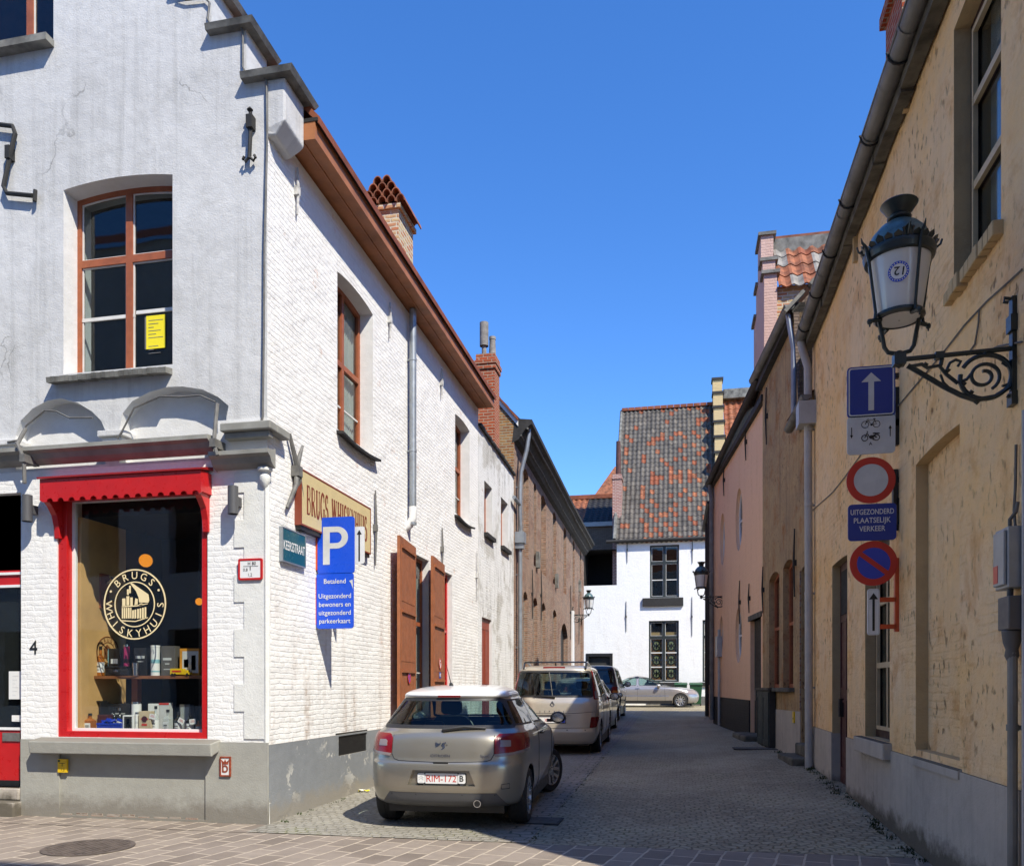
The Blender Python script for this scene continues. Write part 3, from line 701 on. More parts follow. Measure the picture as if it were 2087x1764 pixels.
for a, c, lo_, hi in ((-160, -120, -20, 70), (-105, -70, -10, 95), (-55, -25, -15, 80), (-98, -76, 110, 175), (-70, -50, 130, 215)): ep([(a, lo_), (c, lo_), (c, hi), (a, hi)])
for a in (-30, 0, 35, 66, 98, 130): ep([(a, -165), (a + 20, -160), (a + 20, -60 + a * .2), (a, -62 + a * .2)])
ep([(-165, -30), (30, -25), (170, 0), (170, 8), (20, -12), (-165, -18)]); ep([(0, -10), (40, 0), (40, 60), (10, 70)])
ep([(62, -22), (100, -15), (100, 12), (62, 6)]); ep([(-170, -178), (10, -190), (170, -150), (170, -160), (10, -202), (-170, -190)][::-1])
b.build('emblem', C['cream'], shopw)
# shop interior seen through the pane
b = MB(FF); b.box(-7.05, -4.8, 1.9, 1.95, .4, 4.0); b.box(-4.86, -4.8, .41, 1.9, .4, 4.0); b.box(-7.1, -4.8, .41, 1.95, 3.55, 4.0); b.box(-7.1, -7.04, .95, 1.95, .4, 3.6)
b.build('inner_wall', C['dark_room'], house)
b = MB(FF); b.box(-6.94, -6.88, .17, .95, .9, 3.5); b.build('side_board', C['plywood'], house)
b = MB(FF); b.box(-6.94, -5.1, .17, .95, .9, .985); b.build('display_base', C['shelf'], house)
b = MB(FF); shz = 1.641; b.box(-6.94, -5.1, .38, .62, shz - .035, shz); b.build('shelf', C['shelf'], house)
b = MB(FF); b.box(-6.579, -6.500, .66, .74, .98, shz - .035)
b.box(-7.152, -7.062, .93, .98, .98, 3.4); b.build('shelf_post', C['wood'], house)
# emblem burned into the side board (a smaller copy of the ring)
fb = rz((-6.878, YF, 0), rad(90))
b = MB(fb); bo, bz = .62, 1.93
b.slab(ellipse(bo, bz, .2, .2, 28), -.003, .004, [ellipse(bo, bz, .19, .19, 28)]); b.slab(ellipse(bo, bz, .13, .13, 28), -.003, .004, [ellipse(bo, bz, .124, .124, 28)])
for i, ch in enumerate('BRUGS'):
    a = math.pi / 2 - (i - 2) * rad(21); b.text(ch, bo + .16 * math.cos(a), bz + .16 * math.sin(a), .04, -.003, rot=a - math.pi / 2)
b.slab([(bo - .07, bz - .07), (bo + .08, bz - .06), (bo + .08, bz + .03), (bo - .02, bz + .1), (bo - .07, bz + .04)], -.003, .004); b.build('burned_emblem', C['shelf'], house)
# --- door at the left edge, glazed, with step
b = MB(FF); dx0 = -8.75
b.slab(rect(dx0, door_x1, .33, 3.78), .10, .17, [rect(dx0 + .1, -7.636, 0.998, 2.718), rect(dx0 + .1, door_x1 - .02, 2.890, 3.927)])
door = b.build('door', C['red'], house)
b = MB(FF); b.slab(rect(dx0 + .1, door_x1 - .001, 0.998, 2.718), .085, .12, [rect(dx0 + .13, door_x1 - .04, 0.998 + .03, 2.718 - .03)]); b.box(-8.7, door_x1, .08, .12, 2.867 - .03, 2.867); b.build('bead', C['white'], door)
b = MB(FF); b.box(dx0 + .1, door_x1, .14, .146, .9, 3.7); b.build('pane', C['glass'], door)
b = MB(FF); lx, lz = (-7.888, 0.966); b.box(lx, lx + .24, .085, .10, lz - .1, lz); b.build('letter_plate', C['iron_grey'], door)
b = MB(FF); b.box(dx0, door_x1, .09, .10, .33, 0.400); b.build('kick_plate', C['black'], door)
b = MB(FF); b.box(-8.9, door_x1 - .002, .18, .3, .0, 3.9); b.build('inner_wall', C['dark_room'], house)
b = MB(FF); b.box(-8.9, door_x1 + .03, -.14, .3, -.2, .18); b.box(-8.9, door_x1 - .002, -.03, .3, .18, .33); b.build('door_step', C['plinth_right'], house, bevel=.02)
# --- lane side wall
wl1 = archpoly(9.96, 11.22, 4.90, 6.97, .055); wl2 = archpoly(15.66, 16.80, 5.0, 6.98, .05)
g1 = rect(13.02, 13.92, 1.0, 3.77); g2 = rect(14.72, 15.45, .6, 3.72); HY1 = 17.55; ev = 7.72
b = MB(FL)
b.slab([(YF + .001, -.3), (HY1, -.3), (HY1, ev), (YF + .45, ev), (YF + .001, kb + .1)], 0, WT, [wl1, wl2, g1, g2], 0, mhole=1)
b.build('lane_wall', [C['white_brick'], C['white_paint']], house)
for hole, col, row, br in ((wl1, [10.6], [5.98], [(10.0, 10.55, 5.38, 5.4), (10.66, 11.2, 5.38, 5.4)]), (wl2, [16.2], [6.1], [(15.7, 16.15, 5.5, 5.52), (16.26, 16.8, 5.5, 5.52)])):
    window(house, FL, hole, .20, col, row, .06, .075, bars=br, barmat='putty', curtain=[(hole[0][0] + .03, hole[0][0] + .55), (hole[1][0] - .5, hole[1][0] - .03)])
    # chamfered bright edge of the far jamb
window(house, FL, g1, .12, [], [2.62], .055, .07, thick=.035, bars=[(13.05, 13.9, 1.75, 1.77)], barmat='putty', curtain=[(13.05, 13.9)])
window(house, FL, g2, .10, [], [2.6], .06, .05, thick=.04, wood='red')
dark_box(house, FL, 9.3, 17.4, .6, 7.0, .41, 1.6, 'room')
for y0, y1, z in ((9.93, 11.30, 4.86), (15.6, 16.9, 4.94)):
    b = MB(FL); n = 5; rows = []
    for i in range(n + 1):
        t = i / n; y = y0 + (y1 - y0) * t; sag = -.05 * math.sin(math.pi * t)
        rows.append([(y, .2, z + .05), (y, -.10, z - .0 + sag), (y, -.10, z - .035 + sag), (y, .2, z - .0)])
    b.grid(rows, 0, False); b.f += [[0, 1, 2, 3], [4 * n + k for k in (3, 2, 1, 0)]]; b.m += [0, 0]; b.s += [False, False]; b.build('sill', C['slate_edge'], house)
# folding shutters
def shutter(hy, z0, z1, w, ang, decals):
    fr = FL @ rz((hy, -.06, 0), rad(180 + ang))      # opens flat towards the camera side of its hinge
    bb = MB(fr); bb.box(0, w, -.02, .025, z0, z1)
    for a in (.0, ):
        for lo_, hi in ((.04, .30), (.34, .62), (.66, .96)):
            q = rect(.10, w - .10, z0 + (z1 - z0) * lo_, z0 + (z1 - z0) * hi)
            bb.slab(q, .022, .03, [rect(.14, w - .14, q[0][1] + .04, q[2][1] - .04)])
            bb.box(.10, w - .10, .03, .055, q[2][1] - .06, q[2][1] - .02)
    s = bb.build('shutter', C['shutter'], house)
    return fr
fs1 = shutter(12.95, .92, 3.84, 1.14, 6, 0)
fs2 = shutter(14.64, .75, 3.80, 1.10, 6, 0)
# stickers on the shutters
def round_mark(fr, x, z, r, y, parent):
    b1 = MB(fr); b1.slab(ellipse(x, z, r, r, 24), y - .003, y, [ellipse(x, z, r * .78, r * .78, 24)])
    b1.slab([(x - r * .62, z + r * .5), (x - r * .5, z + r * .62), (x + r * .62, z - r * .5), (x + r * .5, z - r * .62)][::-1], y - .003, y); b1.build('ring', C['sign_red'], parent)
def tagged_sticker(fr, x, z, r, lab, kind):
    t = thing('no_parking_sticker', fr @ Vector((x, .035, z - r)), lab, 'sticker', 'stickers on the shutters')
    b1 = MB(fr); b1.slab(ellipse(x, z, r, r, 24), .036, .039); b1.build('face', C['sign_blue_round' if kind == 1 else 'white'], t)
    b1 = MB(fr); b1.slab(ellipse(x, z, r * 1.02, r * 1.02, 24), .038, .042, [ellipse(x, z, r * .78, r * .78, 24)])
    d = r * .12; b1.slab([(x - r * .6, z + r * .6 - d), (x - r * .6 + d, z + r * .6), (x + r * .6, z - r * .6 + d), (x + r * .6 - d, z - r * .6)][::-1], .038, .042); b1.build('ring', C['sign_red'], t)
    if kind == 2:
        fx = fr @ Matrix.Rotation(math.pi, 4, 'Z')
        b1 = MB(fx); b1.text('P', -x, z, r * .8, -.041, bold=.03); b1.build('lettering', C['black'], t)
        b1 = MB(fr); b1.box(x - .075, x + .075, .034, .037, z - r - .16, z - r - .05); b1.build('tow_plate', C['sign_blue_round'], t)
        b1 = MB(fr); b1.box(x - .05, x + .05, .037, .039, z - r - .125, z - r - .105); b1.slab([(x - .04, z - r - .1), (x + .04, z - r - .1), (x + .02, z - r - .07), (x - .02, z - r - .07)], .037, .039); b1.build('tow_mark', C['white'], t)
tagged_sticker(fs1, .56, 1.66, .10, 'round red and blue no parking sticker low on the first orange brown shutter', 1)
tagged_sticker(fs2, .52, 1.93, .10, 'round white no parking sticker with small blue plate on the second shutter', 2)
# plinth on the lane side, with a cellar opening
co = rect(9.95, 10.95, .60, .86)
b = MB(FL); b.slab([(YF + .0, -.3), (12.9, -.3), (12.9, .885), (YF + .0, .875)], -.022, 0, [co]); b.box(14.0, 17.54, -.022, 0, -.3, .8); b.build('plinth', C['plinth_blue'], house)
b = MB(FL); b.box(9.9, 11.0, .0, .004, .55, .9); b.build('cellar_opening', C['black'], house)
b = MB(FL)
for i in range(12): b.box(11.2, 11.62, -.035, -.022, .20 + i * .03, .214 + i * .03)
b.box(11.16, 11.2, -.035, -.022, .18, .58); b.box(11.62, 11.66, -.035, -.022, .18, .58); b.build('air_grille', C['zinc'], house)
# corner chamfer strip and drop ornament
b = MB(FF); b.tube([(XL - .01, .012, .0), (XL - .01, .012, .5), (XL - .008, .012, 3.0), (XL - .012, .012, 3.9)], [.035, .03, .035, .03], 8); b.build('corner_bead', C['quoin'], house)
b = MB(FF); dx_, dz_ = (-4.336, 3.761); b.lathe([(.0, -.11), (.03, -.07), (.065, .0), (.06, .04), (.03, .07), (.03, .09), (.08, .10), (.08, .13), (0, .13)], (XL - .02, -.01, dz_), 12); b.build('drop_ornament', C['quoin'], house)
# eave: boarded soffit, roof edge, roof
b = MB(FL)
y0, y1 = YF + .46, 17.62
b.box(y0, y1, -.325, .05, 7.75, 7.78); b.box(y0, y1, -.35, -.325, 7.74, 7.93); b.box(y0, y1, -.19, -.17, 7.735, 7.75)
b.box(y0 - .012, y0, -.35, .02, 7.735, 7.975); b.build('eave_board', C['wood_dark'], house)
b = MB(FL); b.box(y0 - .02, y1 + .02, -.38, .05, 7.935, 7.975); b.build('gutter', C['slate_edge'], house)
b = MB(FL); px = 9.0
b.add([(y0, -.40, 7.99), (y1, -.40, 7.99), (y1, 3.6, 12.2), (y0, 3.6, 12.2), (y0, -.40, 7.9), (y1, -.40, 7.9), (y1, 3.6, 12.1), (y0, 3.6, 12.1)], [(0, 1, 2, 3), (7, 6, 5, 4), (0, 4, 5, 1), (1, 5, 6, 2), (3, 2, 6, 7), (0, 3, 7, 4)])
b.add([(y0, 3.6, 12.2), (y1, 3.6, 12.2), (y1, 9, 7), (y0, 9, 7)], [(0, 1, 2, 3)]); b.add([(y1, 0, 7.7), (y1, 3.6, 12.1), (y1, 9, 7)], [(0, 1, 2)])
b.build('roof', C['tile_red'], house)
# chimney with a cap of stacked half-round tiles
ch = MB(rz((0, 0, 0), 0)); cx0, cy0 = -5.42, 14.1
ch.box(cx0 - .05, cx0 + .50, cy0 - .35, cy0 + .45, 8.0, 10.05); ch.box(cx0 - .1, cx0 + .55, cy0 - .4, cy0 + .5, 10.05, 10.13)
chim = ch.build('chimney', C['buff_brick'], house)
b = MB()
for r in range(4):
    n = 5 - r; w = .17
    for i in range(n):
        xx = cx0 + .225 + (i - (n - 1) / 2) * w
        rows = []
        for yy in (cy0 - .45, cy0 + .5):
            rows.append([(xx + .088 * math.cos(t), yy, 10.13 + r * .12 + .13 * math.sin(t)) for t in [math.pi * k / 8 for k in range(9)]])
        b.grid(rows, 0, True)
        rows = []
        for yy in (cy0 - .45, cy0 + .5):
            rows.append([(xx + .07 * math.cos(t), yy, 10.13 + r * .12 + .11 * math.sin(t)) for t in [math.pi * k / 8 for k in range(9)]])
        b.grid(rows, 0, True)
        for yy in (cy0 - .45, cy0 + .5):
            o_ = [(xx + .088 * math.cos(math.pi * k / 8), yy, 10.13 + r * .12 + .13 * math.sin(math.pi * k / 8)) for k in range(9)]; i_ = [(xx + .07 * math.cos(math.pi * k / 8), yy, 10.13 + r * .12 + .11 * math.sin(math.pi * k / 8)) for k in range(9)]
            b.grid([o_, i_], 0, False)
b.build('tile_cap', C['tile_orange'], chim)
b = MB(); b.box(cx0, cx0 + .45, cy0 - .3, cy0 + .4, 10.13, 10.45); b.build('flue', C['black'], chim)
# down pipe of zinc ending in a grey shoe
b = MB(FL); py = 12.742; pz1 = 7.73; pz0 = 4.418
b.tube([(py, -.10, pz1), (py, -.10, pz0)], .058, 12); pipe_brackets(b, py, -.10, (6.9, 5.4, 4.2), .058); dp = b.build('down_pipe', C['zinc'], house)
b = MB(FL); b.tube([(py, -.10, pz0 + .06), (py, -.10, pz0 - .12), (py, -.04, pz0 - .24), (py, .05, pz0 - .3)], .066, 12); b.build('pipe_shoe', C['white'], dp)
# wall anchors
def anchor(fr, u, z, h, m='iron_grey', top=True, parent=house, lean=0):
    bb = MB(fr); bb.tube([(u - lean, -.03, z - h / 2), (u, -.045, z), (u + lean, -.03, z + h / 2)], [.012, .02, .012], 6); bb.box(u - .03, u + .03, -.06, .0, z - .05, z + .05)
    return bb.build('wall_anchor', C[m], parent)
for rg in ((8.760, 7.298), (11.851, 7.167), (14.622, 7.216)): anchor(FL, rg[0], rg[1], .55, 'iron_white')
anchor(FL, 11.241, 3.843, 1.1); anchor(FL, 14.653, 4.103, .8); anchor(FL, 17.334, 3.971, 1.1, 'iron_white')
b = MB(FL); (ya, za), (yb, zb), (yc, zc_), (yd, zd) = (8.528, 4.395), (8.709, 4.049), (8.489, 3.541), (8.897, 3.532)
b.tube([(ya, -.05, za), (ya + .1, -.05, (za + zb) / 2), (yb, -.06, zb), (yd - .05, -.05, zd + .15), (yd, -.03, zd)], [.02, .028, .035, .03, .015], 8)
(ye, ze) = (8.897, 4.362); b.tube([(ye, -.03, ze), (ye - .12, -.05, ze - .16), (yb, -.06, zb + .05), (yb - .03, -.06, zb - .2), (yc, -.04, zc_)], [.015, .028, .034, .03, .02], 8)
b.box(yb - .05, yb + .05, -.1, 0, zb - .1, zb + .02); b.build('wall_anchor', C['iron_grey'], house, )
b = MB(FF); (xa, za), (xb, zb) = (-4.581, 7.783), (-4.595, 7.262)
b.tube([(xa, -.05, za), (xa, -.05, (za + zb) / 2), (xb, -.05, zb)], [.02, .022, .022], 8); b.box(xa - .035, xa + .035, -.09, 0, za - .2, za - .06); b.lathe([(0, -.04), (.035, 0), (0, .04)], (xa, -.06, za), 8)
for s in (-1, 1): b.tube([(xb, -.05, zb + .02), (xb + s * .05, -.05, zb - .03), (xb + s * .075, -.05, zb + .0), (xb + s * .06, -.05, zb + .03)], .016, 6)
b.build('wall_anchor', C['iron'], house)
b = MB(FF); P_ = [(-7.929, 8.113), (-7.611, 8.035), (-7.577, 7.944), (-7.645, 7.703), (-7.735, 7.347), (-7.690, 7.264), (-7.342, 7.193)]
b.tube([(x, -.055, z) for x, z in P_], .026, 8); q_ = (-7.308, 7.237); b.tube([(q_[0], -.05, q_[1] + .02), (q_[0] - .01, -.05, q_[1] - .11)], .022, 8); q_ = (-7.660, 7.724); b.box(q_[0] - .03, q_[0] + .03, -.09, 0, q_[1] - .07, q_[1] + .08)
b.build('wall_anchor', C['iron'], house)
for pl in (((-4.973, 4.612), (-4.937, 4.137), (-4.893, 4.007)), ((-7.431, 4.498), (-7.420, 4.286), (-7.331, 4.108), (-7.324, 3.830))):
    b = MB(FF); b.tube([(x, -.19 if 0 < i else -.06, z) for i, (x, z) in enumerate(pl)], .022, 8); x, z = pl[-2]; b.box(x - .035, x + .035, -.22, 0, z - .04, z + .05); b.build('wall_anchor', C['iron_grey'], house)
# cables
b = MB(FF)
cab = [(-5.501, 9.194), (-5.378, 9.142), (-5.144, 9.124), (-5.087, 9.059), (-5.110, 8.881), (-5.053, 8.771), (-4.993, 8.737), (-4.853, 8.765), (-4.723, 8.762), (-4.683, 8.683), (-4.683, 8.286), (-4.644, 8.204), (-4.457, 8.161), (-4.402, 8.098), (-4.394, 7.469), (-4.427, 6.270), (-4.433, 5.401), (-4.447, 4.449), (-4.476, 4.307)]
b.tube([(x, -.03, z) for x, z in cab], .012, 6); b.build('cable', C['iron_grey'], house)
b = MB(FF); b.tube([(x, -.07, z) for x, z in ((-7.667, 4.358), (-7.521, 4.369), (-7.409, 4.535), (-7.164, 4.690), (-7.010, 4.670), (-6.835, 4.582), (-6.531, 4.562))], .01, 6)
b.tube([(x, -.07, z) for x, z in ((-6.211, 4.307), (-6.147, 4.396), (-6.000, 4.638), (-5.666, 4.744), (-5.439, 4.719), (-5.174, 4.718), (-4.993, 4.632))], .01, 6); b.build('cable', C['iron_grey'], house)
# --- small things fixed to or standing on this house
t = thing('address_number', Vector((-7.375, YF - .01, 1.936)), 'black number 4 fixed to the white wall between the door and shop window', 'house number')
b = MB(FF); x, z = (-7.375, 1.971); b.text('4', x, z, .16, -.006, bold=.01); b.build('numeral', C['black'], t)
for (x, z), lab in (((-7.375, 3.558), 'dark grey tubular wall light left of the red shop window'), ((-4.773, 3.530), 'dark grey tubular wall light right of the red shop window, by the corner')):
    t = thing('wall_light', (x + .04, YF, z), lab, 'wall lamp', 'tubular wall lights of the shop')
    b = MB(FF); b.lathe([(.052, -.15), (.056, -.15), (.056, .15), (.05, .152), (.0, .152)], (x + .03, -.13, z), 16, cap=False); b.lathe([(.05, .15), (.045, -.12), (0, -.12)], (x + .03, -.13, z), 16, cap=False); b.build('shade', C['grey_plastic'], t)
    b = MB(FF); b.box(x + .0, x + .06, -.08, 0, z - .05, z + .05); b.build('mount', C['grey_plastic'], t)
t = thing('hydrant_plate', (-4.595, YF - .02, 2.692), 'white plate with red border reading H 80 on the corner', 'sign')
x0, z1 = (-4.739, 2.910); x1 = -4.451; z0 = 2.676; cxp, w, hh = (x0 + x1) / 2, x1 - x0, z1 - z0
b = MB(FF); b.slab(rrect(x0, x1, z0, z1, .02), -.034, -.014, [rrect(x0 + .022, x1 - .022, z0 + .022, z1 - .022, .01)]); b.build('border', C['red'], t)
b = MB(FF); b.box(x0 + .02, x1 - .02, -.03, -.014, z0 + .02, z1 - .02); b.build('face', C['white'], t)
b = MB(FF); b.text('H 80', cxp + .02, z1 - hh * .23, hh * .15, -.032, bold=.01); b.box(x0 + .06, x1 - .05, -.0325, -.03, z1 - hh * .37, z1 - hh * .355); b.box(cxp - .004, cxp + .004, -.0325, -.03, z1 - hh * .55, z1 - hh * .355)
b.text('0,8', x0 + w * .3, z1 - hh * .52, hh * .14, -.032); b.text('1,2', cxp, z1 - hh * .76, hh * .14, -.032); b.build('lettering', C['black'], t)
t = thing('gas_plate', (-6.944, YF - .04, 0.526), 'small yellow plate with black marks under the shop sill', 'sign')
x0, z1 = (-7.005, 0.681); x1, z0 = (-6.885, 0.527)
b = MB(FF); b.box(x0, x1, -.055, -.03, z0, z1); b.build('face', C['yellow_plate'], t)
b = MB(FF); b.text('1.0', (x0 + x1) / 2 + .01, z0 + .03, .03, -.057); b.box(x0 + .02, x1 - .02, -.057, -.055, z0 + .105, z0 + .11); b.box((x0 + x1) / 2 - .003, (x0 + x1) / 2 + .003, -.057, -.055, z0 + .07, z0 + .105); b.build('lettering', C['black'], t)
b = MB(FF); b.box(x0 + .005, x0 + .03, -.057, -.055, z1 - .035, z1 - .01); b.build('emblem', C['green_bin'], t)
t = thing('ceramic_tile', (-4.889, YF - .04, 0.524), 'rusty red and white tile with a crowned letter on the grey plinth', 'tile')
x0, z1 = (-4.953, 0.744); x1, z0 = (-4.823, 0.526)
b = MB(FF); b.slab(rect(x0, x1, z0, z1), -.05, -.03, [rect(x0 + .016, x1 - .016, z0 + .016, z1 - .016)]); xm = (x0 + x1) / 2
b.text('b', xm, z0 + .105, .12, -.047, bold=.02); b.slab([(xm - .035, z1 - .085), (xm + .035, z1 - .085), (xm + .045, z1 - .035), (xm + .015, z1 - .06), (xm, z1 - .03), (xm - .015, z1 - .06), (xm - .045, z1 - .035)], -.048, -.044); b.build('border', C['rust_tile'], t)
b = MB(FF); b.box(x0 + .01, x1 - .01, -.044, -.03, z0 + .01, z1 - .01); b.build('face', C['sign_white'], t)
t = thing('paper_notice', (-5.923, YF + .21, 5.327), 'yellow notice taped inside the upper floor window', 'notice')
x0, z1 = (-6.074, 5.814); x1, z0 = (-5.825, 5.429)
b = MB(FF); b.box(x0, x1, .243, .2445, z0, z1); b.build('sheet', C['yellow'], t)
b = MB(FF)
for i in range(9): b.box(x0 + .03, x1 - .03 - (i * 37 % 5) * .03, .2415, .243, z1 - .06 - i * .04 - (i > 5) * .06, z1 - .053 - i * .04 - (i > 5) * .06)
b.box(x0 - .02, x0, .243, .2445, z0, z1 - .01); b.build('writing', C['iron_grey'], t)
for nm, (p, q), lab in (('paper_notice', ((-7.842, 1.695), (-7.654, 1.362)), 'white price list behind the glass of the red door'), ('paper_notice', ((-7.801, 1.172), (-7.645, 1.097)), 'small white card low on the glass of the red door')):
    t = thing(nm, (q[0], YF + .13, q[1]), lab, 'notice')
    b = MB(FF); b.box(p[0], q[0], .133, .136, q[1], p[1]); b.build('sheet', C['paper'], t)
    b = MB(FF); hh = p[1] - q[1]
    for i in range(int(hh / .05)): b.box(p[0] + .05, q[0] - .05 - (i % 3) * .02, .1318, .133, p[1] - .06 - i * .045, p[1] - .055 - i * .045)
    if b.v: b.build('writing', C['sign_grey'], t)

# ================================================================ left side beyond the corner house
AY0, AY1, AT = 17.56, 21.50, 7.30
annex = thing('white_annex', (XL, 19.5, .2), 'low flaking white annex with rust red door and two small windows', 'house')
w3 = rect(18.13, 18.93, 5.07, 6.27); w4 = rect(19.90, 20.75, 5.07, 6.30); dr = rect(17.9, 18.87, -.1, 3.11)
b = MB(FL); b.slab([(AY0, -.3), (AY1, -.3), (AY1, AT - .08), (20.4, AT), (19.0, AT + .03), (AY0, AT + .05)], 0, WT, [w3, w4, dr], 0, mhole=1); b.build('lane_wall', [C['old_white'], C['white_paint']], annex)
for w_ in (w3, w4):
    window(annex, FL, w_, .16, [], [], .06, .06)
    b = MB(FL); b.box(w_[0][0] - .04, w_[1][0] + .06, -.09, .16, w_[0][1] - .09, w_[0][1]); b.build('sill', C['slate_edge'], annex)
b = MB(FL); b.box(17.9, 18.87, .06, .11, -.1, 3.11); dd = b.build('door', C['door_red'], annex)
b = MB(FL)
for q in (rect(18.0, 18.34, .5, 1.4), rect(18.44, 18.78, .5, 1.4), rect(18.0, 18.34, 1.6, 2.85), rect(18.44, 18.78, 1.6, 2.85)):
    b.slab([(q[0][0] - .02, q[0][1] - .02), (q[1][0] + .02, q[1][1] - .02), (q[2][0] + .02, q[2][1] + .02), (q[3][0] - .02, q[3][1] + .02)], .05, .06, [q])
b.build('moulding', C['door_red'], dd)
dark_box(annex, FL, 17.7, 21.3, 4.7, 6.9, .41, 1.5)
b = MB(FL); rg = random.Random(4); y = AY0
while y < AY1 - .05:     # rough tile coping
    e = min(AY1, y + rg.uniform(.18, .26)); t = (y - AY0) / (AY1 - AY0); z = AT + .05 - .13 * t
    b.box(y, e - .006, -.06 + rg.uniform(-.02, .01), .45, z, z + rg.uniform(.05, .07)); y = e
b.build('coping', C['slate_edge'], annex)
b = MB(); b.box(-4.92, -4.46, 19.4, 19.95, 6.6, 9.35); b.box(-4.95, -4.43, 19.37, 19.98, 9.35, 9.47); b.box(-4.97, -4.41, 19.35, 20.0, 9.47, 9.56); b.box(-4.93, -4.45, 19.38, 19.97, 9.56, 9.72)
chim = b.build('chimney', C['orange_brick'], annex)
b = MB(); b.lathe([(.10, 9.72), (.09, 9.85), (.075, 10.2), (.085, 10.21), (.085, 10.28), (.06, 10.28), (.06, 9.9)], (-4.6, 19.78, 0), 14, cap=False); b.build('chimney_pot', C['pot'], chim)
b = MB(); b.lathe([(.11, 9.97), (.11, 10.55), (.085, 10.55), (.085, 10.0)], (-4.76, 19.55, 0), 14, cap=False); b.lathe([(.06, 9.7), (.06, 10.05)], (-4.76, 19.55, 0), 10); b.build('chimney_pot', C['pot'], chim)
# --- long brick warehouse: gable towards us, blind niches along the lane
WY0, WY1 = 21.55, 37.9
ware = thing('brick_warehouse', (XL, 29, .4), 'long weathered brick warehouse with blind niches and dark boarded eaves', 'house')
up = [(22.87, 23.72), (24.58, 25.05), (25.9, 26.9), (28.42, 29.2), (31.07, 31.9), (33.82, 34.5), (36.3, 36.9)]
lo = [(22.87, 23.55), (24.47, 25.25), (26.04, 26.8), (28.42, 29.3)]
holes = [archpoly(a, c, 5.3 - .03 * i, 7.72 - .03 * i, .16, 6) for i, (a, c) in enumerate(up)] + [archpoly(a, c, .4, 4.12, .18, 6) for a, c in lo] + [archpoly(30.36, 32.3, .3, 3.5, .5, 8), archpoly(33.7, 34.2, 2.2, 4.75, .1, 4), archpoly(36.5, 37.4, .4, 4.2, .5, 8)]
b = MB(FL); b.slab([(WY0, -.3), (WY1, -.3), (WY1, 8.3), (WY0, 8.75)], 0, .22, holes, 0, back=False)
b.build('lane_wall', C['brown_brick'], ware)
b = MB(FL); b.slab([(WY0 + .1, -.3), (WY1 - .1, -.3), (WY1 - .1, 8.2), (WY0 + .1, 8.6)], .2, .35); b.build('niche_wall', C['yellow_brick'], ware)
b = MB(FL); b.box(30.4, 32.25, .16, .19, .2, 4.0); b.build('gate', C['black'], ware)
b = MB(FL)
for a, c in lo: b.box(a - .03, a + .0, -.012, .2, .5, 4.1)
for a, c in up: b.box(a - .02, a + .0, -.008, .2, 5.5, 7.6)
b.build('jamb_edge', C['lead'], ware)
GX = rz((0, WY0, 0), 0)
b = MB(GX); b.slab([(-11, 5), (XL + .0, 5), (XL + .0, 8.75), (-8.9, 14.1), (-11, 11.6)], -.012, .22); b.build('gable_wall', C['yellow_brick'], ware)
b = MB(GX); k = 1.19
def up_line(dx): return (XL + .12 - dx, 8.72 + dx * k)
q = [up_line(0), up_line(4.6)]; b.slab([(q[0][0], q[0][1] - .14), (q[0][0], q[0][1]), (q[1][0], q[1][1]), (q[1][0], q[1][1] - .14)], -.05, .0); b.build('verge_board', C['white'], ware)
b = MB(GX); n = 18
for i in range(n):
    a = up_line(4.6 * i / n); e = up_line(4.6 * (i + 1) / n); b.slab([(a[0], a[1] + .002), (a[0], a[1] + .09), (e[0], e[1] + .06), (e[0], e[1] + .002)], -.1, .3)
b.build('verge_tile', C['tile_red'], ware)
b = MB(FL); b.add([(WY0 + .05, -.40, 8.55), (WY1, -.40, 8.05), (WY1, 4.5, 13.4), (WY0 + .05, 4.5, 13.7)], [(0, 1, 2, 3)]); b.build('roof', C['tile_red'], ware)
b = MB(FL); ys = [WY0 - .02 + (WY1 - WY0) * i / 14 for i in range(15)]; rg = random.Random(9); rows = []
for i, y in enumerate(ys):
    z = 8.70 - .5 * (i / 14) - .06 * math.sin(math.pi * i / 14); rows.append([(y, .05, z - .55), (y, -.12, z - .48), (y, -.30, z - .22), (y, -.44, z - .10), (y, -.50, z - .08), (y, -.50, z + .04), (y, -.02, z + .10)])
b.grid(rows, 0, False); n = 7; k = len(b.v) - n; b.f += [list(range(n)), [k + i for i in range(n)][::-1]]; b.m += [0, 0]; b.s += [False, False]; b.build('eave_board', C['soot_wood'], ware)
b = MB(FL)
for off, dz, r in ((-.2, -.36, .022), (-.38, -.17, .03)): b.tube([(y, off, 8.70 - .5 * (i / 14) - .06 * math.sin(math.pi * i / 14) + dz + rg.uniform(-.03, .03)) for i, y in enumerate(ys)], r, 6)
b.build('eave_moulding', C['lead'], ware)
b = MB(FL); py = 21.80
b.tube([(py, -.36, 8.58), (py, -.36, 8.40), (py, -.30, 8.0), (py, -.14, 7.4), (py, -.12, 6.9), (py, -.12, .4)], .06, 12); b.box(py - .16, py + .16, -.26, .0, 5.45, 5.75); b.box(py - .11, py + .11, -.22, .0, 5.3, 5.45)
b.tube([(py - .75, -.10, 6.55), (py - .1, -.12, 6.5), (py - .02, -.14, 5.9), (py - .0, -.14, 5.7)], .05, 10); pipe_brackets(b, py, -.12, (7.0, 4.6, 2.6), .06)
b.build('down_pipe', C['zinc'], ware)
for x, y, h_ in ((360, 1560, 1.4), (430, 1620, 1.5), (655, 1760, 1.8)): pass
for (u, z), h_ in (((24.177, 4.330), 1.5), ((25.788, 4.469), 1.6), ((32.988, 4.568), 2.2), ((35.757, 4.527), 2.2), ((25.788, 8.835), 1.2), ((32.786, 8.075), 1.3)): anchor(FL, u, z, h_, 'iron', parent=ware)
b = MB(FL)
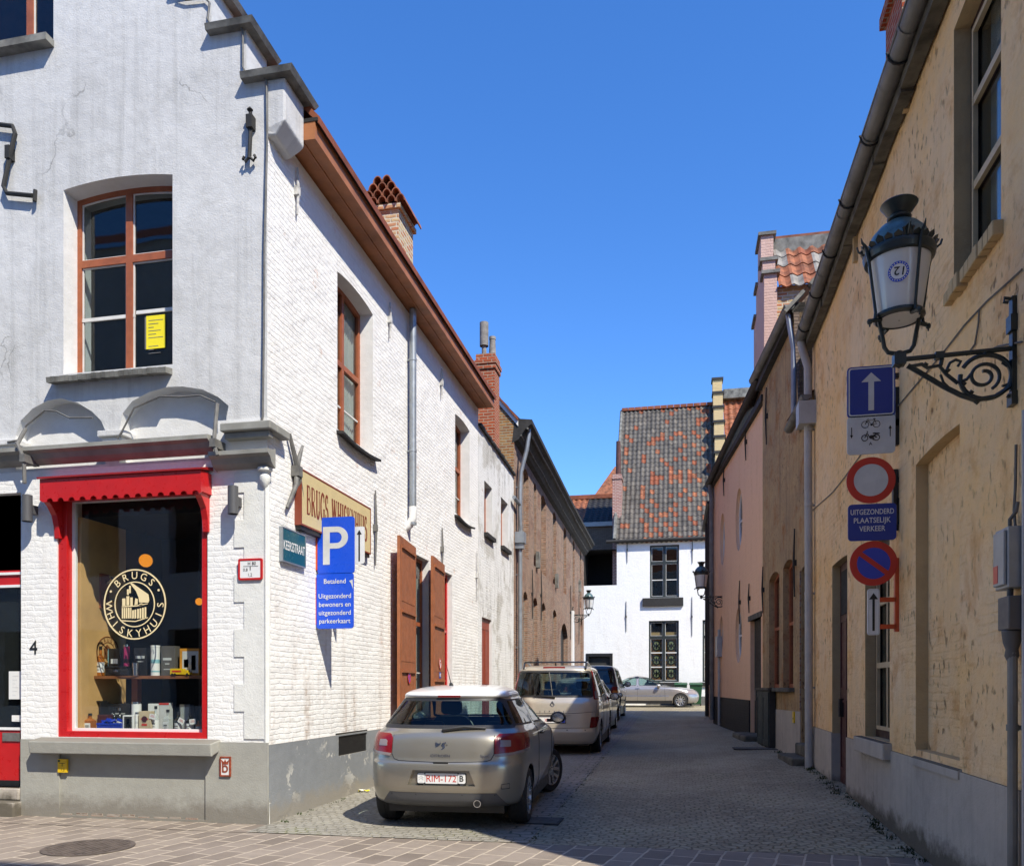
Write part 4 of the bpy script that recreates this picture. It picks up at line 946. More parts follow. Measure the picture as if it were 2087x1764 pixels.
for u, z in ((25.052, 5.533), (29.039, 5.389), (35.948, 6.051)): b.box(u - .12, u + .12, -.10, 0, z - .28, z + .22)
b.build('vent_box', C['lead'], ware)
b = MB(FL); u, z = (33.693, 3.751); b.box(u - .25, u + .1, -.08, 0, .6, 4.7); b.build('cable_duct', C['white'], ware)

# ================================================================ right side: ochre house
FR = rz((XR, 0, 0), rad(-90))                # x = -world y, outward = -y (world -x)
RY0, RY1, RE = 4.36, 13.8, 6.98
ochre = thing('ochre_house', (XR, 9, 0), 'two storey house with pitted ochre limewash and grey plinth on the shaded side', 'house')
un = archpoly(-6.905, -5.955, 4.60, 6.64, .02); nic = archpoly(-7.95, -6.77, .94, 3.52, .025); wn_ = rect(-10.0, -8.885, .94, 3.14); drr = archpoly(-12.07, -11.02, .1, 3.2, .015)
b = MB(FR); b.slab([(-RY1, -.3), (-RY0, -.3), (-RY0, RE), (-RY1, RE)], 0, .36, [un, wn_, drr, nic], 0, mhole=1); b.build('lane_wall', [C['ochre'], C['ochre_reveal']], ochre)
b = MB(FR); b.slab([(p[0] + (.02 if p[0] > -7.4 else -.02), p[1]) for p in nic], .105, .14); b.build('niche_wall', C['ochre'], ochre)
b = MB(); b.box(XR + .001, 9.5, RY0 - .001, RY0 + .35, -.3, RE); b.add([(XR + .001, RY0, RE), (9.5, RY0, RE), (5.8, RY0, 11.0), (XR + .001, RY0 + .35, RE), (9.5, RY0 + .35, RE), (5.8, RY0 + .35, 11.0)], [(0, 1, 2), (5, 4, 3), (0, 2, 5, 3), (1, 4, 5, 2)]); b.build('gable_wall', C['ochre'], ochre)
b = MB(FR); b.slab([(-RY1, -.3), (-12.07, -.3), (-12.07, .872), (-RY1, .88)], -.016, 0); b.slab([(-11.02, -.3), (-RY0, -.3), (-RY0, .845), (-7.0, .862), (-11.02, .868)], -.016, 0)
b.box(-12.07, -12.055, -.012, .25, .0, .86); b.build('plinth', C['plinth_right'], ochre)
b = MB(FR); b.add([(-8.0, -.03, .80), (-6.72, -.03, .80), (-6.72, .17, .86), (-8.0, .17, .86), (-8.0, -.03, .865), (-6.72, -.03, .865), (-6.72, .17, .96), (-8.0, .17, .96)], [(0, 3, 2, 1), (0, 1, 5, 4), (4, 5, 6, 7), (1, 2, 6, 5), (0, 4, 7, 3)])
b.build('niche_ledge', C['plinth_right'], ochre)
b = MB(FR); b.box(-10.2, -8.79, -.09, .3, .76, .935); b.build('sill', C['plinth_right'], ochre, bevel=.012)
def barwin(hole, depth, cols, rows, fw=.07):
    w = window(ochre, FR, hole, depth, cols, rows, fw, .05, wood='maroon', glass='glass', curtain=[(hole[0][0] + .1, hole[0][0] + .42), (hole[1][0] - .42, hole[1][0] - .1)])
    x0, x1 = hole[0][0] + fw, hole[1][0] - fw; zs = [p[1] for p in hole]; z0, z1 = min(zs) + fw, max(zs) - fw - .02
    bb = MB(FR); bb.slab(rect(x0, x1, z0, z1), depth - .015, depth + .02, [rect(x0 + .03, x1 - .03, z0 + .04, z1 - .04)])
    for r in rows: bb.box(x0 + .03, x1 - .03, depth - .012, depth + .02, r - .03, r + .03)
    for c_ in cols: bb.box(c_ - .025, c_ + .025, depth - .01, depth + .02, z0 + .04, z1 - .04)
    bb.build('cream_bar', C['cream_frame'], w); return w
barwin(un, .12, [], [5.35, 6.0]); barwin(wn_, .115, [-9.44], [1.75, 2.45], .09)
b = MB(FR); sr_ = random.Random(2); n = 11
for i in range(n):
    a = -6.97 + 1.07 * i / n; e = -6.97 + 1.07 * (i + 1) / n - .012; d = sr_.uniform(-.012, .012)
    b.box(a, e, -.07 + d, .2, 4.50 + d, 4.605)
b.build('sill', C['ochre_reveal'], ochre, bevel=.008)
b = MB(FR); b.box(-12.07, -11.02, .105, .16, .05, 3.24); dd = b.build('door', C['door_maroon'], ochre)
b = MB(FR)
for q in (rect(-11.95, -11.6, .4, 1.3), rect(-11.48, -11.14, .4, 1.3), rect(-11.95, -11.6, 1.5, 2.4), rect(-11.48, -11.14, 1.5, 2.4)):
    b.slab([(q[0][0] - .03, q[0][1] - .03), (q[1][0] + .03, q[1][1] - .03), (q[2][0] + .03, q[2][1] + .03), (q[3][0] - .03, q[3][1] + .03)], .09, .105, [q])
b.build('moulding', C['door_maroon'], dd)
b = MB(FR); b.box(-11.9, -11.82, .05, .105, 1.1, 1.35); b.build('handle', C['black'], dd)
b = MB(FR); b.box(-11.95, -11.1, .095, .106, 2.5, 3.1); b.build('door_pane', C['dark_room'], dd)
b = MB(FR); b.box(-12.1, -11.0, -.08, .3, -.1, .125); b.build('door_step', C['weather_stone'], ochre, bevel=.015)
dark_box(ochre, FR, -13.4, -5.6, .2, 6.9, .37, 1.8, 'room')
# eaves: half round gutter on iron brackets, rafter board, roof
gr = random.Random(8)
b = MB(FR); R_ = .085; gy, gzz = -.20, 7.10; ys = [-13.75 + 8.95 * i / 20 for i in range(21)]
def half(y, r, dz=0): return [(y, gy + r * math.cos(t), gzz + dz + r * math.sin(t)) for t in [math.pi + math.pi * k / 10 for k in range(11)]]
b.grid([half(y, R_ + .004 * math.sin(i * 2.1)) for i, y in enumerate(ys)], 0, True); b.grid([half(y, R_ - .012)[::-1] for y in ys], 0, True)
b.tube([(y, gy - R_, gzz + .005) for y in ys], .012, 6)
for i in range(13): y = -13.6 + i * .69; b.grid([half(y - .018, R_ + .006), half(y + .018, R_ + .006)], 0, True)
b.slab([(y_ * 0 + -13.75, 0)] * 0 or [(-13.76, gzz), (-13.75, gzz), (-13.75, gzz - .03)], gy - R_, gy + R_) if False else None
gut = b.build('gutter', C['zinc_grey'], ochre)
for i in range(8): b = MB(FR); y = -13.2 + i * 1.1; b.tube([(y, gy - R_ - .02, gzz + .02)] + [(y, gy + (R_ + .012) * math.cos(t), gzz + (R_ + .012) * math.sin(t)) for t in [math.pi + math.pi * k / 6 for k in range(7)]] + [(y, -.02, gzz - .02)], .011, 6); b.build('gutter_bracket', C['iron'], ochre)
b = MB(FR)
for i in range(17): y = -13.75 + i * .53; b.box(y, y + .525, -.13 + gr.uniform(-.012, .01), -.02, 6.92 + gr.uniform(-.015, .015), 7.06)
b.build('eave_board', C['weather_stone'], ochre)
b = MB(FR); b.add([(-13.8, -.16, 7.14), (-4.78, -.16, 7.14), (-4.78, 3.7, 11.25), (-13.8, 3.7, 11.25), (-13.8, 7.4, 7.1), (-4.78, 7.4, 7.1)], [(0, 1, 2, 3), (3, 2, 5, 4), (0, 3, 4), (1, 5, 2), (0, 4, 5, 1)]); b.build('roof', C['tile_red'], ochre)
b = MB(); b.box(2.42, 3.1, 9.7, 10.42, 7, 11.5); b.box(2.36, 3.16, 9.64, 10.48, 9.42, 9.56); b.build('chimney', C['orange_brick'], ochre)
b = MB(FR); b.tube([(-13.62, gy, gzz - .07), (-13.62, gy + .02, 6.9), (-13.60, -.10, 6.6), (-13.58, -.09, 3.2), (-13.56, -.09, .15)], .062, 12); pipe_brackets(b, -13.58, -.09, (5.6, 4.4, 3.0, 1.5), .062); b.box(-13.76, -13.42, -.26, .0, 5.66, 6.02)
b.build('down_pipe', C['pvc'], ochre)
for (u, z), h_ in (((-8.181, 7.146), .5), ((-10.416, 6.884), .5)): b = MB(FR); b.box(u - .03, u + .03, -.05, 0, z - h_ / 2, z + h_ / 2); b.build('wall_anchor', C['ochre_reveal'], ochre)
b = MB(FR)
def cable(pts, off=.012, r=.007): b.tube([(u, -off, z) for u, z in pts], r, 5)
cable(((-8.503, 4.249), (-7.169, 4.212), (-6.640, 4.215), (-6.188, 4.183), (-5.774, 4.126), (-5.587, 4.104)))
cable(((-6.580, 3.969), (-6.405, 3.980), (-6.335, 4.101), (-6.322, 4.185))); cable(((-6.241, 3.843), (-5.985, 3.787), (-5.587, 3.653)))
cable(((-14.863, 4.429), (-11.965, 4.222), (-11.180, 4.220), (-10.110, 4.245))); cable(((-5.653, 3.033), (-5.664, 2.779), (-5.685, 2.624), (-5.659, 2.494), (-5.786, 2.482), (-5.808, 2.458)), .02, .009)
b.build('cable', C['iron_grey'], ochre)
# meter box and its riser pipe near the corner
t = thing('meter_box', (XR - .12, 5.75, 1.9), 'grey metal junction box on a riser pipe at the right edge of the ochre wall', 'junction box')
u0, z1 = (-5.464, 2.385); u1_, z0 = (-5.610, 2.076)
b = MB(FR); b.box(-5.74, -5.53, -.11, -.02, 2.12, 2.50); b.box(-5.72, -5.55, -.13, -.11, 2.14, 2.48); b.build('cabinet', C['zinc'], t, bevel=.006)
b = MB(FR); b.box(-5.71, -5.64, -.1325, -.13, 2.16, 2.27); b.build('warning_label', C['sign_red'], t)
b = MB(FR); b.tube([(-5.64, -.06, 2.5), (-5.64, -.06, 2.56), (-5.60, -.04, 2.60), (-5.60, -.03, 2.66)], .012, 6); b.build('cable', C['iron_grey'], t)
b = MB(FR); b.box(-5.70, -5.52, -.11, -.02, 1.86, 2.07); b.lathe([(.06, 1.86), (.05, 1.78), (.036, 1.74), (.042, 1.70), (.025, 1.66)], (-5.61, -.06, 0), 12); b.tube([(-5.61, -.07, 2.07), (-5.61, -.07, 2.14)], .02, 8); b.build('fuse_box', C['grey_plastic'], t, bevel=.008)
b = MB(FR); b.tube([(-5.60, -.06, 1.72), (-5.60, -.06, -.1)], .03, 10); pipe_brackets(b, -5.60, -.06, (1.25, .35), .03); b.build('riser_pipe', C['zinc_grey'], t)
b = MB(FR); b.tube([(-5.50, -.03, 3.2), (-5.50, -.03, 1.0), (-5.50, -.03, -.1)], .016, 8); b.build('conduit', C['pvc'], t)
# ================================================================ brown rendered house
BN = (2.1, 13.8); BA = math.atan2(-6.5, .48); FB = rz((BN[0], BN[1], 0), BA)
brown = thing('brown_house', (2, 16, .2), 'narrow house in rough brown render with stone sills and a lower corner bay', 'house')
bw1, bw2, bdr = archpoly(-3.81, -2.72, 1.50, 3.70, .12), archpoly(-2.36, -1.45, 1.50, 3.76, .10), archpoly(-.80, -.05, .5, 3.50, .06)
b = MB(FB); b.slab([(-4.56, -.3), (.0, -.3), (.0, 5.9), (-.95, 5.9), (-.95, 8.0), (-4.56, 8.15)], 0, .34, [bw1, bw2, bdr, rect(-.50, -.02, 5.25, 5.78)], 0); b.build('lane_wall', C['rough_tan'], brown)
for h_, c_ in ((bw1, [-3.26]), (bw2, [-1.9])):
    window(brown, FB, h_, .11, c_, [2.7], .07, .06, wood='wood', curtain=[(h_[0][0], h_[1][0])])
b = MB(FB); b.box(-4.0, -1.35, -.1, .25, 1.42, 1.5); b.build('sill', C['weather_stone'], brown, bevel=.015)
b = MB(FB); b.box(-.8, -.05, .12, .16, .4, 3.6); b.build('door', C['black'], brown)
dark_box(brown, FB, -4.4, -.05, .3, 7.8, .36, 1.4)
b = MB(FB); b.slab([(-4.56, -.3), (-.84, -.3), (-.84, 1.09), (-4.56, 1.06)], -.018, 0); b.build('plinth', C['plinth_right'], brown)
b = MB(FB); b.box(-.86, -.82, -.02, .2, 1.1, 3.5); b.box(-.03, .0, -.02, .2, .4, 3.5); b.build('door_jamb', C['brown_brick'], brown)
b = MB(FB); b.box(-1.1, .05, -.34, .25, -.1, .36); b.box(-.85, .05, -.1, .3, .36, .56); b.build('door_step', C['weather_stone'], brown, bevel=.03)
b = MB(FB); R_ = .085; gy = -.17
def hg(bb, u0, u1, z0, z1, gy=-.17):
    rows = []; n = 12
    for i in range(n + 1):
        t = i / n; rows.append([(u0 + (u1 - u0) * t, gy + R_ * math.cos(a), z0 + (z1 - z0) * t + R_ * math.sin(a)) for a in [math.pi + math.pi * k / 8 for k in range(9)]])
    bb.grid(rows, 0, True); bb.grid([[(p[0], gy + (p[1] - gy) * .86, p[2]) for p in r][::-1] for r in rows], 0, True)
    for i in range(0, n, 2): bb.grid([[(p[0] + d, gy + (p[1] - gy) * 1.07, p[2] - .006) for p in rows[i]] for d in (-.015, .015)], 0, True)
    for r in (rows[0], rows[-1]): bb.add(r, [list(range(9))], 0)
hg(b, -4.75, -.9, 8.25, 8.12); b.tube([(-4.75, gy - R_, 8.25), (-.9, gy - R_, 8.12)], .012, 6); b.build('gutter', C['zinc_grey'], brown)
b = MB(FB); hg(b, -.95, .35, 6.0, 6.12); b.build('gutter', C['zinc_grey'], brown)
b = MB(FB); b.box(-4.7, -.95, -.12, .1, 8.0, 8.17); b.build('eave_board', C['soot_wood'], brown)
b = MB(FB); b.tube([(-1.05, -.17, 8.05), (-1.04, -.14, 7.8), (-1.02, -.08, 7.4), (-1.02, -.08, 6.25)], .05, 10); b.build('down_pipe', C['zinc'], brown)
b = MB(FB); b.add([(-4.56, -.2, 8.2), (-.95, -.2, 8.1), (-.95, 3.6, 12.2), (-4.56, 3.6, 12.2)], [(0, 1, 2, 3)]); b.add([(-.95, -.1, 8.02), (-.95, 3.6, 12.1), (-.95, 3.6, 6), (-.95, .0, 6)], [(0, 1, 2, 3)], 1)
b.add([(-.98, -.22, 6.12), (.2, -.22, 6.12), (.2, 1.2, 7.0), (-.98, 1.2, 7.0)], [(0, 1, 2, 3)], 0); b.build('roof', [C['tile_red'], C['dark_brick']], brown)
b = MB(FB); n = 8
for i in range(n): t = i * .42; b.obox((-.93, -.1 + t, 8.16 + t * 1.07), (.16, .46, .06), Matrix.Rotation(rad(47), 3, 'X'))
b.build('verge_tile', C['lead'], brown)
for u, z, h_ in ((-3.95, 7.2, 1.2), (-4.36, 3.6, 1.0), (-1.2, 3.7, 1.2)): anchor(FB, u, z, h_, 'iron', parent=brown)
t = thing('meter_cupboard', (1.9, 17.4, .35), 'dark green double doored meter cupboard below the brown house windows', 'cupboard')
b = MB(FB); b.box(-4.36, -3.0, -.13, -.02, .28, 1.45); b.build('cabinet', C['iron'], t)
C['cup_green'] = plain('faded dark green paint', (.03, .047, .045), .6, var=.2)
for u0, u1_ in ((-4.33, -3.70), (-3.67, -3.03)):
    b = MB(FB); b.box(u0, u1_, -.15, -.13, .32, 1.42); b.slab([(u0, .35), (u1_, .35), (u1_, 1.4), (u0, 1.4)], -.16, -.15, [rect(u0 + .07, u1_ - .07, .45, 1.3)]); b.build('door', C['cup_green'], t)
b = MB(FB); b.box(-4.42, -2.95, -.18, -.02, 1.45, 1.5); b.build('lid', C['weather_stone'], t)
t = thing('gas_marker', (2.0, 15.0, .7), 'narrow yellow marker plate on the grey plinth of the brown house', 'sign')
b = MB(FB); u, z = (-1.274, 0.979); b.box(u - .06, u + .06, -.04, -.018, z - .1, z + .1); b.build('plate', C['yellow_plate'], t)
b = MB(FB); b.box(u - .03, u + .03, -.043, -.04, z - .02, z - .01); b.box(u - .005, u + .005, -.043, -.04, z - .05, z - .02); b.build('mark', C['black'], t)
# ================================================================ salmon house with oval windows
SA = math.atan2(-5.5, .57); FSa = rz((1.62, 20.3, 0), SA)
salm = thing('salmon_house', (1.5, 22, .3), 'salmon painted brick house with oval windows and a black tarred base', 'house')
ov = [ellipse(-1.285, 5.819, .50, .80), ellipse(-3.971, 5.800, .42, .75), ellipse(-1.343, 2.853, .48, .72), ellipse(-4.167, 3.074, .35, .5)]
sd = rect(.25, 1.5, .1, 3.08); SE = 7.85
b = MB(FSa); b.slab([(-5.6, -.3), (2.0, -.3), (2.0, SE + .1), (-5.6, SE - .1)], 0, .34, ov + [sd], 0); b.build('lane_wall', C['salmon'], salm)
for o_ in ov:
    b = MB(FSa); c0 = sum(p[0] for p in o_) / len(o_); c1 = sum(p[1] for p in o_) / len(o_); ra = max(p[0] for p in o_) - c0; rb_ = max(p[1] for p in o_) - c1
    b.slab(o_, .09, .14, [ellipse(c0, c1, ra - .07, rb_ - .07)]); b.box(c0 - .025, c0 + .025, .10, .13, c1 - rb_ + .05, c1 + rb_ - .05); b.box(c0 - ra + .05, c0 + ra - .05, .10, .13, c1 - .025, c1 + .025)
    w_ = b.build('oval_window', C['white'], salm); b = MB(FSa); b.slab(ellipse(c0, c1, ra - .05, rb_ - .05), .115, .12); b.build('pane', C['glass'], w_)
dark_box(salm, FSa, -5.4, 1.9, .4, 7.6, .36, 1.2, 'room')
b = MB(FSa); b.slab([(-5.6, -.3), (.25, -.3), (.25, 1.2), (-5.6, 1.23)], -.03, 0); b.box(1.5, 2.0, -.03, 0, -.3, 1.15); b.build('tarred_base', C['tar_brick'], salm)
b = MB(FSa); b.box(.25, 1.5, .10, .16, .1, 3.08); dd = b.build('door', C['iron'], salm)
b = MB(FSa); b.box(.4, .52, .07, .10, 1.2, 1.45); b.build('letter_plate', C['chrome'], dd)
b = MB(FSa); b.box(.1, 1.6, -.03, .2, 3.08, 3.2); b.build('lintel', C['weather_stone'], salm)
b = MB(FSa); b.box(.1, 1.7, -.4, .3, -.2, gz(1.5, 19.4) + .12); b.build('door_step', C['weather_stone'], salm, bevel=.05)
b = MB(FSa); hg(b, -5.7, 2.1, 7.82, 8.18); b.tube([(-5.7, -.255, 7.83), (2.1, -.255, 8.19)], .014, 6); b.build('gutter', C['slate_edge'], salm)
b = MB(FSa); b.add([(-5.75, -.2, 7.86), (2.0, -.2, 8.1), (2.0, 3.5, 11.9), (-5.75, 3.5, 11.8)], [(0, 1, 2, 3)]); b.box(-5.7, 2, -.1, .2, 7.72, 7.86); b.build('roof', C['soot_wood'], salm)
b = MB(FSa); b.slab([(-5.6, -.3), (-5.59, -.3), (-5.59, 7.7), (-5.6, 7.7)], .35, 4.); b.build('end_wall', C['salmon'], salm)
b = MB(FSa); b.tube([(-5.45, -.15, 7.75), (-5.45, -.10, 7.3), (-5.45, -.09, .5)], .07, 10); b.build('down_pipe', C['zinc_grey'], salm)
b = MB(FSa); b.tube([(-4.2, -.06, 3.2), (-4.2, -.06, .4)], .04, 8); b.box(-4.4, -4.05, -.14, 0, 2.4, 3.0); b.build('meter_pipe', C['pvc'], salm)
for (u, z), h_ in (((-1.022, 3.668), 1.1), ((0.250, 3.629), .7), ((-0.168, 7.480), .9), ((-3.519, 7.404), .9), ((1.867, 3.618), .9)): anchor(FSa, u, z, h_, 'iron', parent=salm)
# low house further along
low = thing('low_corner_house', (.6, 28, .4), 'lower grey eaved house beyond the salmon wall with a dark shutter box', 'house')
FLo = rz((1.07, 26.0, 0), math.atan2(-4.2, .03))
b = MB(FLo); b.slab([(-4.2, -.3), (.0, -.3), (.0, 7.2), (-4.2, 7.2)], 0, .3); b.box(-4.2, -4.0, .3, 5, -.3, 7.2); b.build('lane_wall', C['salmon'], low)
b = MB(FLo); hg(b, -4.3, .1, 7.25, 7.3); b.build('gutter', C['slate_edge'], low)
b = MB(FLo); b.add([(-4.3, -.15, 7.3), (.1, -.15, 7.3), (.1, 3, 10.2), (-4.3, 3, 10.2)], [(0, 1, 2, 3)]); b.build('roof', C['tile_dark'], low)
b = MB(FLo); b.tube([(-3.0, -.12, 7.2), (-3.0, -.12, .5)], .07, 8); b.tube([(-1.0, -.12, 7.2), (-1.0, -.12, 2.4)], .06, 8); b.build('down_pipe', C['iron'], low)
b = MB(FLo); b.box(-3.7, -2.9, -.12, 0, 1.6, 4.6); b.build('shutter_box', C['black'], low)
# ================================================================ pink gabled house behind
pink = thing('pink_gabled_house', (1.9, 19.6, .3), 'tall pink brick house with stepped gable and orange pantile roof', 'house')
GPk = rz((1.80, 0, 0), rad(-90))       # x = -world y
st = [(-20.9, 6), (-18.4, 6), (-18.4, 10.5), (-18.72, 10.5), (-18.72, 10.95), (-19.1, 10.95), (-19.1, 11.72), (-19.85, 11.72), (-19.85, 10.95), (-20.3, 10.95), (-20.3, 10.4), (-20.9, 10.4)]
b = MB(GPk); b.slab(st, 0, .27); b.build('gable_wall', C['pink_brick'], pink)
for u0, u1_, z in ((-18.76, -18.34, 10.5), (-19.14, -18.68, 10.95), (-19.9, -19.05, 11.72), (-20.34, -19.8, 10.95), (-20.95, -20.25, 10.4)): b = MB(GPk); b.box(u0, u1_, -.06, .33, z, z + .07); b.build('step_cap', C['lead'], pink)
b = MB(); b.box(2.08, 7, 18.5, 18.8, 6, 10.25); b.build('side_wall', C['buff_brick'], pink)
b = MB(); PL = math.hypot(1.15, 1.45); pp = math.atan2(1.45, 1.15)
pr_ = random.Random(6)
def rp4(u, v, h): t = v / PL; return (2.10 + u, 18.38 + 1.15 * (1 - t) - math.sin(pp) * h, 10.2 + 1.45 * (1 - t) + math.cos(pp) * h)
tile_rows(b, rp4, 4.5, PL, .26, .42, lambda r, c, nr, nc: pr_.choice((0, 0, 0, 1, 2)), .03, over=.03); b.build('roof', [C['tile_orange'], C['tile_red'], C['pot']], pink)
b = MB(); b.box(2.07, 6.6, 19.4, 19.8, 11.45, 11.78); b.build('ridge', C['lead'], pink)
b = MB(); b.box(2.07, 6.6, 19.45, 19.75, 11.78, 11.86); b.build('ridge_tile', C['tile_red'], pink)
# ================================================================ houses across the street, behind the viewer
opp = thing('street_house', (-6, -2.2, 0), 'plain plastered terrace across the street from the shop, behind the viewer', 'house')
FO = rz((0, -2.0, 0), rad(180))
hs_ = [rect(-4 + i * 2.6, -2.8 + i * 2.6, z, z + 2.0) for i in range(11) for z in (1.0, 4.4, 7.6)]
b = MB(FO); b.slab([(-5, -.3), (24, -.3), (24, 13.1), (-5, 13.1)], 0, .4, hs_); b.build('front_wall', C['white_paint'], opp)
b = MB(FO); b.box(-5, 24, .3, .5, 0, 13); b.build('inner_wall', C['dark_room'], opp)
b = MB(FO); b.add([(-5, -.2, 13.1), (24, -.2, 13.1), (24, 4, 16), (-5, 4, 16)], [(0, 1, 2, 3)]); b.build('roof', C['tile_red'], opp)

# ================================================================ the house closing the lane
FWY = 40.2; FW = rz((0, FWY, 0), 0)
C['box_maroon_pot'] = plain('dull maroon pot', (.10, .04, .035), .8, var=.2)
white = thing('white_house', (-1, FWY, .6), 'white brick house closing the lane under a steep grey and orange roof', 'house')
ux0 = -3.049; u1 = 1.75; ez = 8.756; cw_t = 6.560; cx0 = -4.9
wu = rect(*[-1.436, -0.034], *[5.891, 8.461])
wl = rect(*[-1.487, -0.046], *[1.779, 4.767])
wr = rect(1.076, 1.076 + 1.25, wl[0][1], wl[2][1]); bd = rect(-4.517, -3.298, .4, 3.074)
b = MB(FW); b.slab([(cx0, -.2), (4, -.2), (4, ez), (ux0, ez), (ux0, cw_t), (cx0, cw_t)], 0, .4, [wu, wl, wr, bd], 0); b.build('front_wall', C['white_brick_soft'], white)
C['green_frame'] = plain('dark grey green paint', (.022, .028, .027), .5)
mid = (wu[0][0] + wu[1][0]) / 2; zz = lambda y: y
window(white, FW, wu, .09, [mid], [7.607], .085, .14, wood='green_frame', putty='putty', bars=[(wu[0][0] + .05, wu[1][0] - .05, 6.765 - .02, 6.765 + .02)])
b = MB(FW); b.box(wu[0][0] - .35, wu[1][0] + .2, -.12, .1, wu[0][1] - .42, wu[0][1] - .02); b.build('sill', C['slate_edge'], white)
wn = []
for w_ in (wl, wr):
    m_ = (w_[0][0] + w_[1][0]) / 2; tr = 3.964
    wo_ = window(white, FW, w_, .09, [m_], [tr], .085, .14, wood='green_frame', putty='putty', bars=[(w_[0][0] + .05, w_[1][0] - .05, z - .025, z + .025) for z in (3.206, 2.505)])
    wn.append((w_, m_, tr, wo_))
    b = MB(FW); b.box(w_[0][0] - .15, w_[1][0] + .15, -.1, .1, w_[0][1] - .2, w_[0][1] - .02); b.build('sill', C['slate_edge'], white)
C['amber_glass'] = plain('amber stained glass', (.36, .16, .045), .25); C['pale_glass'] = plain('pale green stained glass', (.42, .42, .20), .25); C['blue_glass'] = plain('blue stained glass', (.10, .22, .42), .25)
for w_, m_, tr, wo_ in wn:       # leaded panels behind the lower panes
    ba, bp, bb_, bl = MB(FW), MB(FW), MB(FW), MB(FW)
    for x0, x1 in ((w_[0][0] + .08, m_ - .07), (m_ + .07, w_[1][0] - .08)):
        z0, z1 = w_[0][1] + .08, tr - .07; ba.box(x0, x1, .17, .18, z0, z1); c = (x0 + x1) / 2; w2 = (x1 - x0) / 2; H = z1 - z0
        for f0, f1 in ((.04, .30), (.36, .62), (.70, .97)):
            zc_ = z0 + H * (f0 + f1) / 2; hh = H * (f1 - f0) / 2
            bp.slab(ellipse(c, zc_, w2 * .55, hh * .8, 12), .160, .168); bl.slab(ellipse(c, zc_, w2 * .75, hh * .98, 12), .150, .158, [ellipse(c, zc_, w2 * .55, hh * .75, 12)])
            bl.slab([(c - .03, zc_ - hh * .6), (c + .03, zc_ - hh * .6), (c + w2 * .22, zc_), (c, zc_ + hh * .6), (c - w2 * .22, zc_)], .150, .158)
        bb_.slab(ellipse(c, z0 + H * .49, w2 * .95, H * .035, 10), .161, .167)
        for s in (-1, 1): bl.ribbon([(c + s * w2 * .95, z0 + .05), (c + s * w2 * .3, z0 + H * .17), (c + s * w2 * .9, z0 + H * .33), (c + s * w2 * .3, z0 + H * .5), (c + s * w2 * .9, z0 + H * .66), (c + s * w2 * .25, z0 + H * .83), (c + s * w2 * .85, z1 - .05)], .06, .149)
    ba.build('amber_panel', C['amber_glass'], wo_); bp.build('pale_panel', C['pale_glass'], wo_); bb_.build('blue_panel', C['blue_glass'], wo_); bl.build('leading', C['black'], wo_)
    bb2 = MB(FW); bb2.box(w_[0][0] + .05, w_[1][0] - .05, .2, .22, tr, w_[2][1] - .55); bb2.build('blind', C['plywood'], wo_)
dark_box(white, FW, -4.7, 3.8, .5, 8.4, .41, 2.5)
b = MB(FW); b.box(bd[0][0] + .02, bd[1][0] - .02, .15, .2, .4, bd[2][1] - .05); b.build('back_door', C['iron'], white)
b = MB(FW); b.slab([(bd[0][0] - .05, .4), (bd[0][0] - .05, bd[2][1] + .12), (bd[1][0] + .05, bd[2][1] + .12), (bd[1][0] + .05, .4), (bd[1][0] - .08, .4), (bd[1][0] - .08, bd[2][1] - .03), (bd[0][0] + .08, bd[2][1] - .03), (bd[0][0] + .08, .4)][::-1], -.03, .1); b.build('back_door_frame', C['black'], white)
b = MB(FW); b.box(-1.6, 4, -.03, 0, -.2, 1.076); b.build('plinth', C['iron_grey'], white)
for x, y, h_ in ((-2.536, 8.279, 1.3), (0.597, 8.171, 1.3), (-2.587, 4.992, 1.5), (0.579, 4.936, 1.9)): anchor(FW, x, y, h_, 'iron', parent=white)
RD = 5.2; RH = 16.844 - ez; pitch = math.atan2(RH, RD); LS = math.hypot(RD, RH)
b = MB(FW); Wd = u1 - ux0 + .15
# a few patches of replaced orange tiles, read from the photograph's roof row by row
pat = {0: (4, 9, 12, 15), 1: (11, 18), 3: (10, 19), 4: (3, 17), 6: (1, 9, 12, 13, 16, 19), 7: (2, 7, 8, 9, 11, 14, 17), 8: (7,), 9: (14, 16), 10: (1, 8, 13, 18), 11: (5, 17), 12: (1, 5, 9, 12, 14), 13: (10, 16),
       14: (2,), 15: (7, 11, 13, 15, 19), 16: (7, 8, 9, 11, 12, 13, 15, 16), 17: (7, 8, 11, 13, 15, 17), 18: (1, 5), 19: (5, 7, 14), 20: (5, 13, 16, 18), 21: (7, 15), 22: (5, 8, 12, 18), 23: (6, 11, 14, 17), 24: (7, 9, 10, 12), 25: (5, 15, 18), 26: (2, 6, 10, 12, 16), 27: (6, 8, 11, 18), 28: (7, 9, 12, 16), 29: (6, 13, 15, 18)}
rt = random.Random(12)
def tmat(r, c, nr, nc):
    if c in pat.get(r, ()): return rt.choice((1, 1, 2, 2))
    return rt.choice((0, 0, 3)) if rt.random() > .03 else 2
def rp(u, v, h):
    t = v / LS; flare = .0
    return (ux0 - .1 + u, RD * (1 - t) - math.sin(pitch) * h - .22 * 0, ez + RH * (1 - t) + math.cos(pitch) * h + .05)
tile_rows(b, rp, Wd, LS + .25, Wd / 21, (LS + .25) / 30, tmat, .035)
b.build('roof', [C['tile_grey'], C['tile_orange'], C['tile_red'], C['tile_slate']], white)
b = MB(FW); b.add([(ux0 - .05, .2, ez - .1), (u1, .2, ez - .1), (u1, RD, ez + RH - .15), (ux0 - .05, RD, ez + RH - .15), (ux0 - .05, 2 * RD, ez), (u1, 2 * RD, ez)], [(0, 1, 2, 3), (3, 2, 5, 4), (0, 3, 4), (1, 5, 2)]); b.build('gable_wall', C['lead'], white)
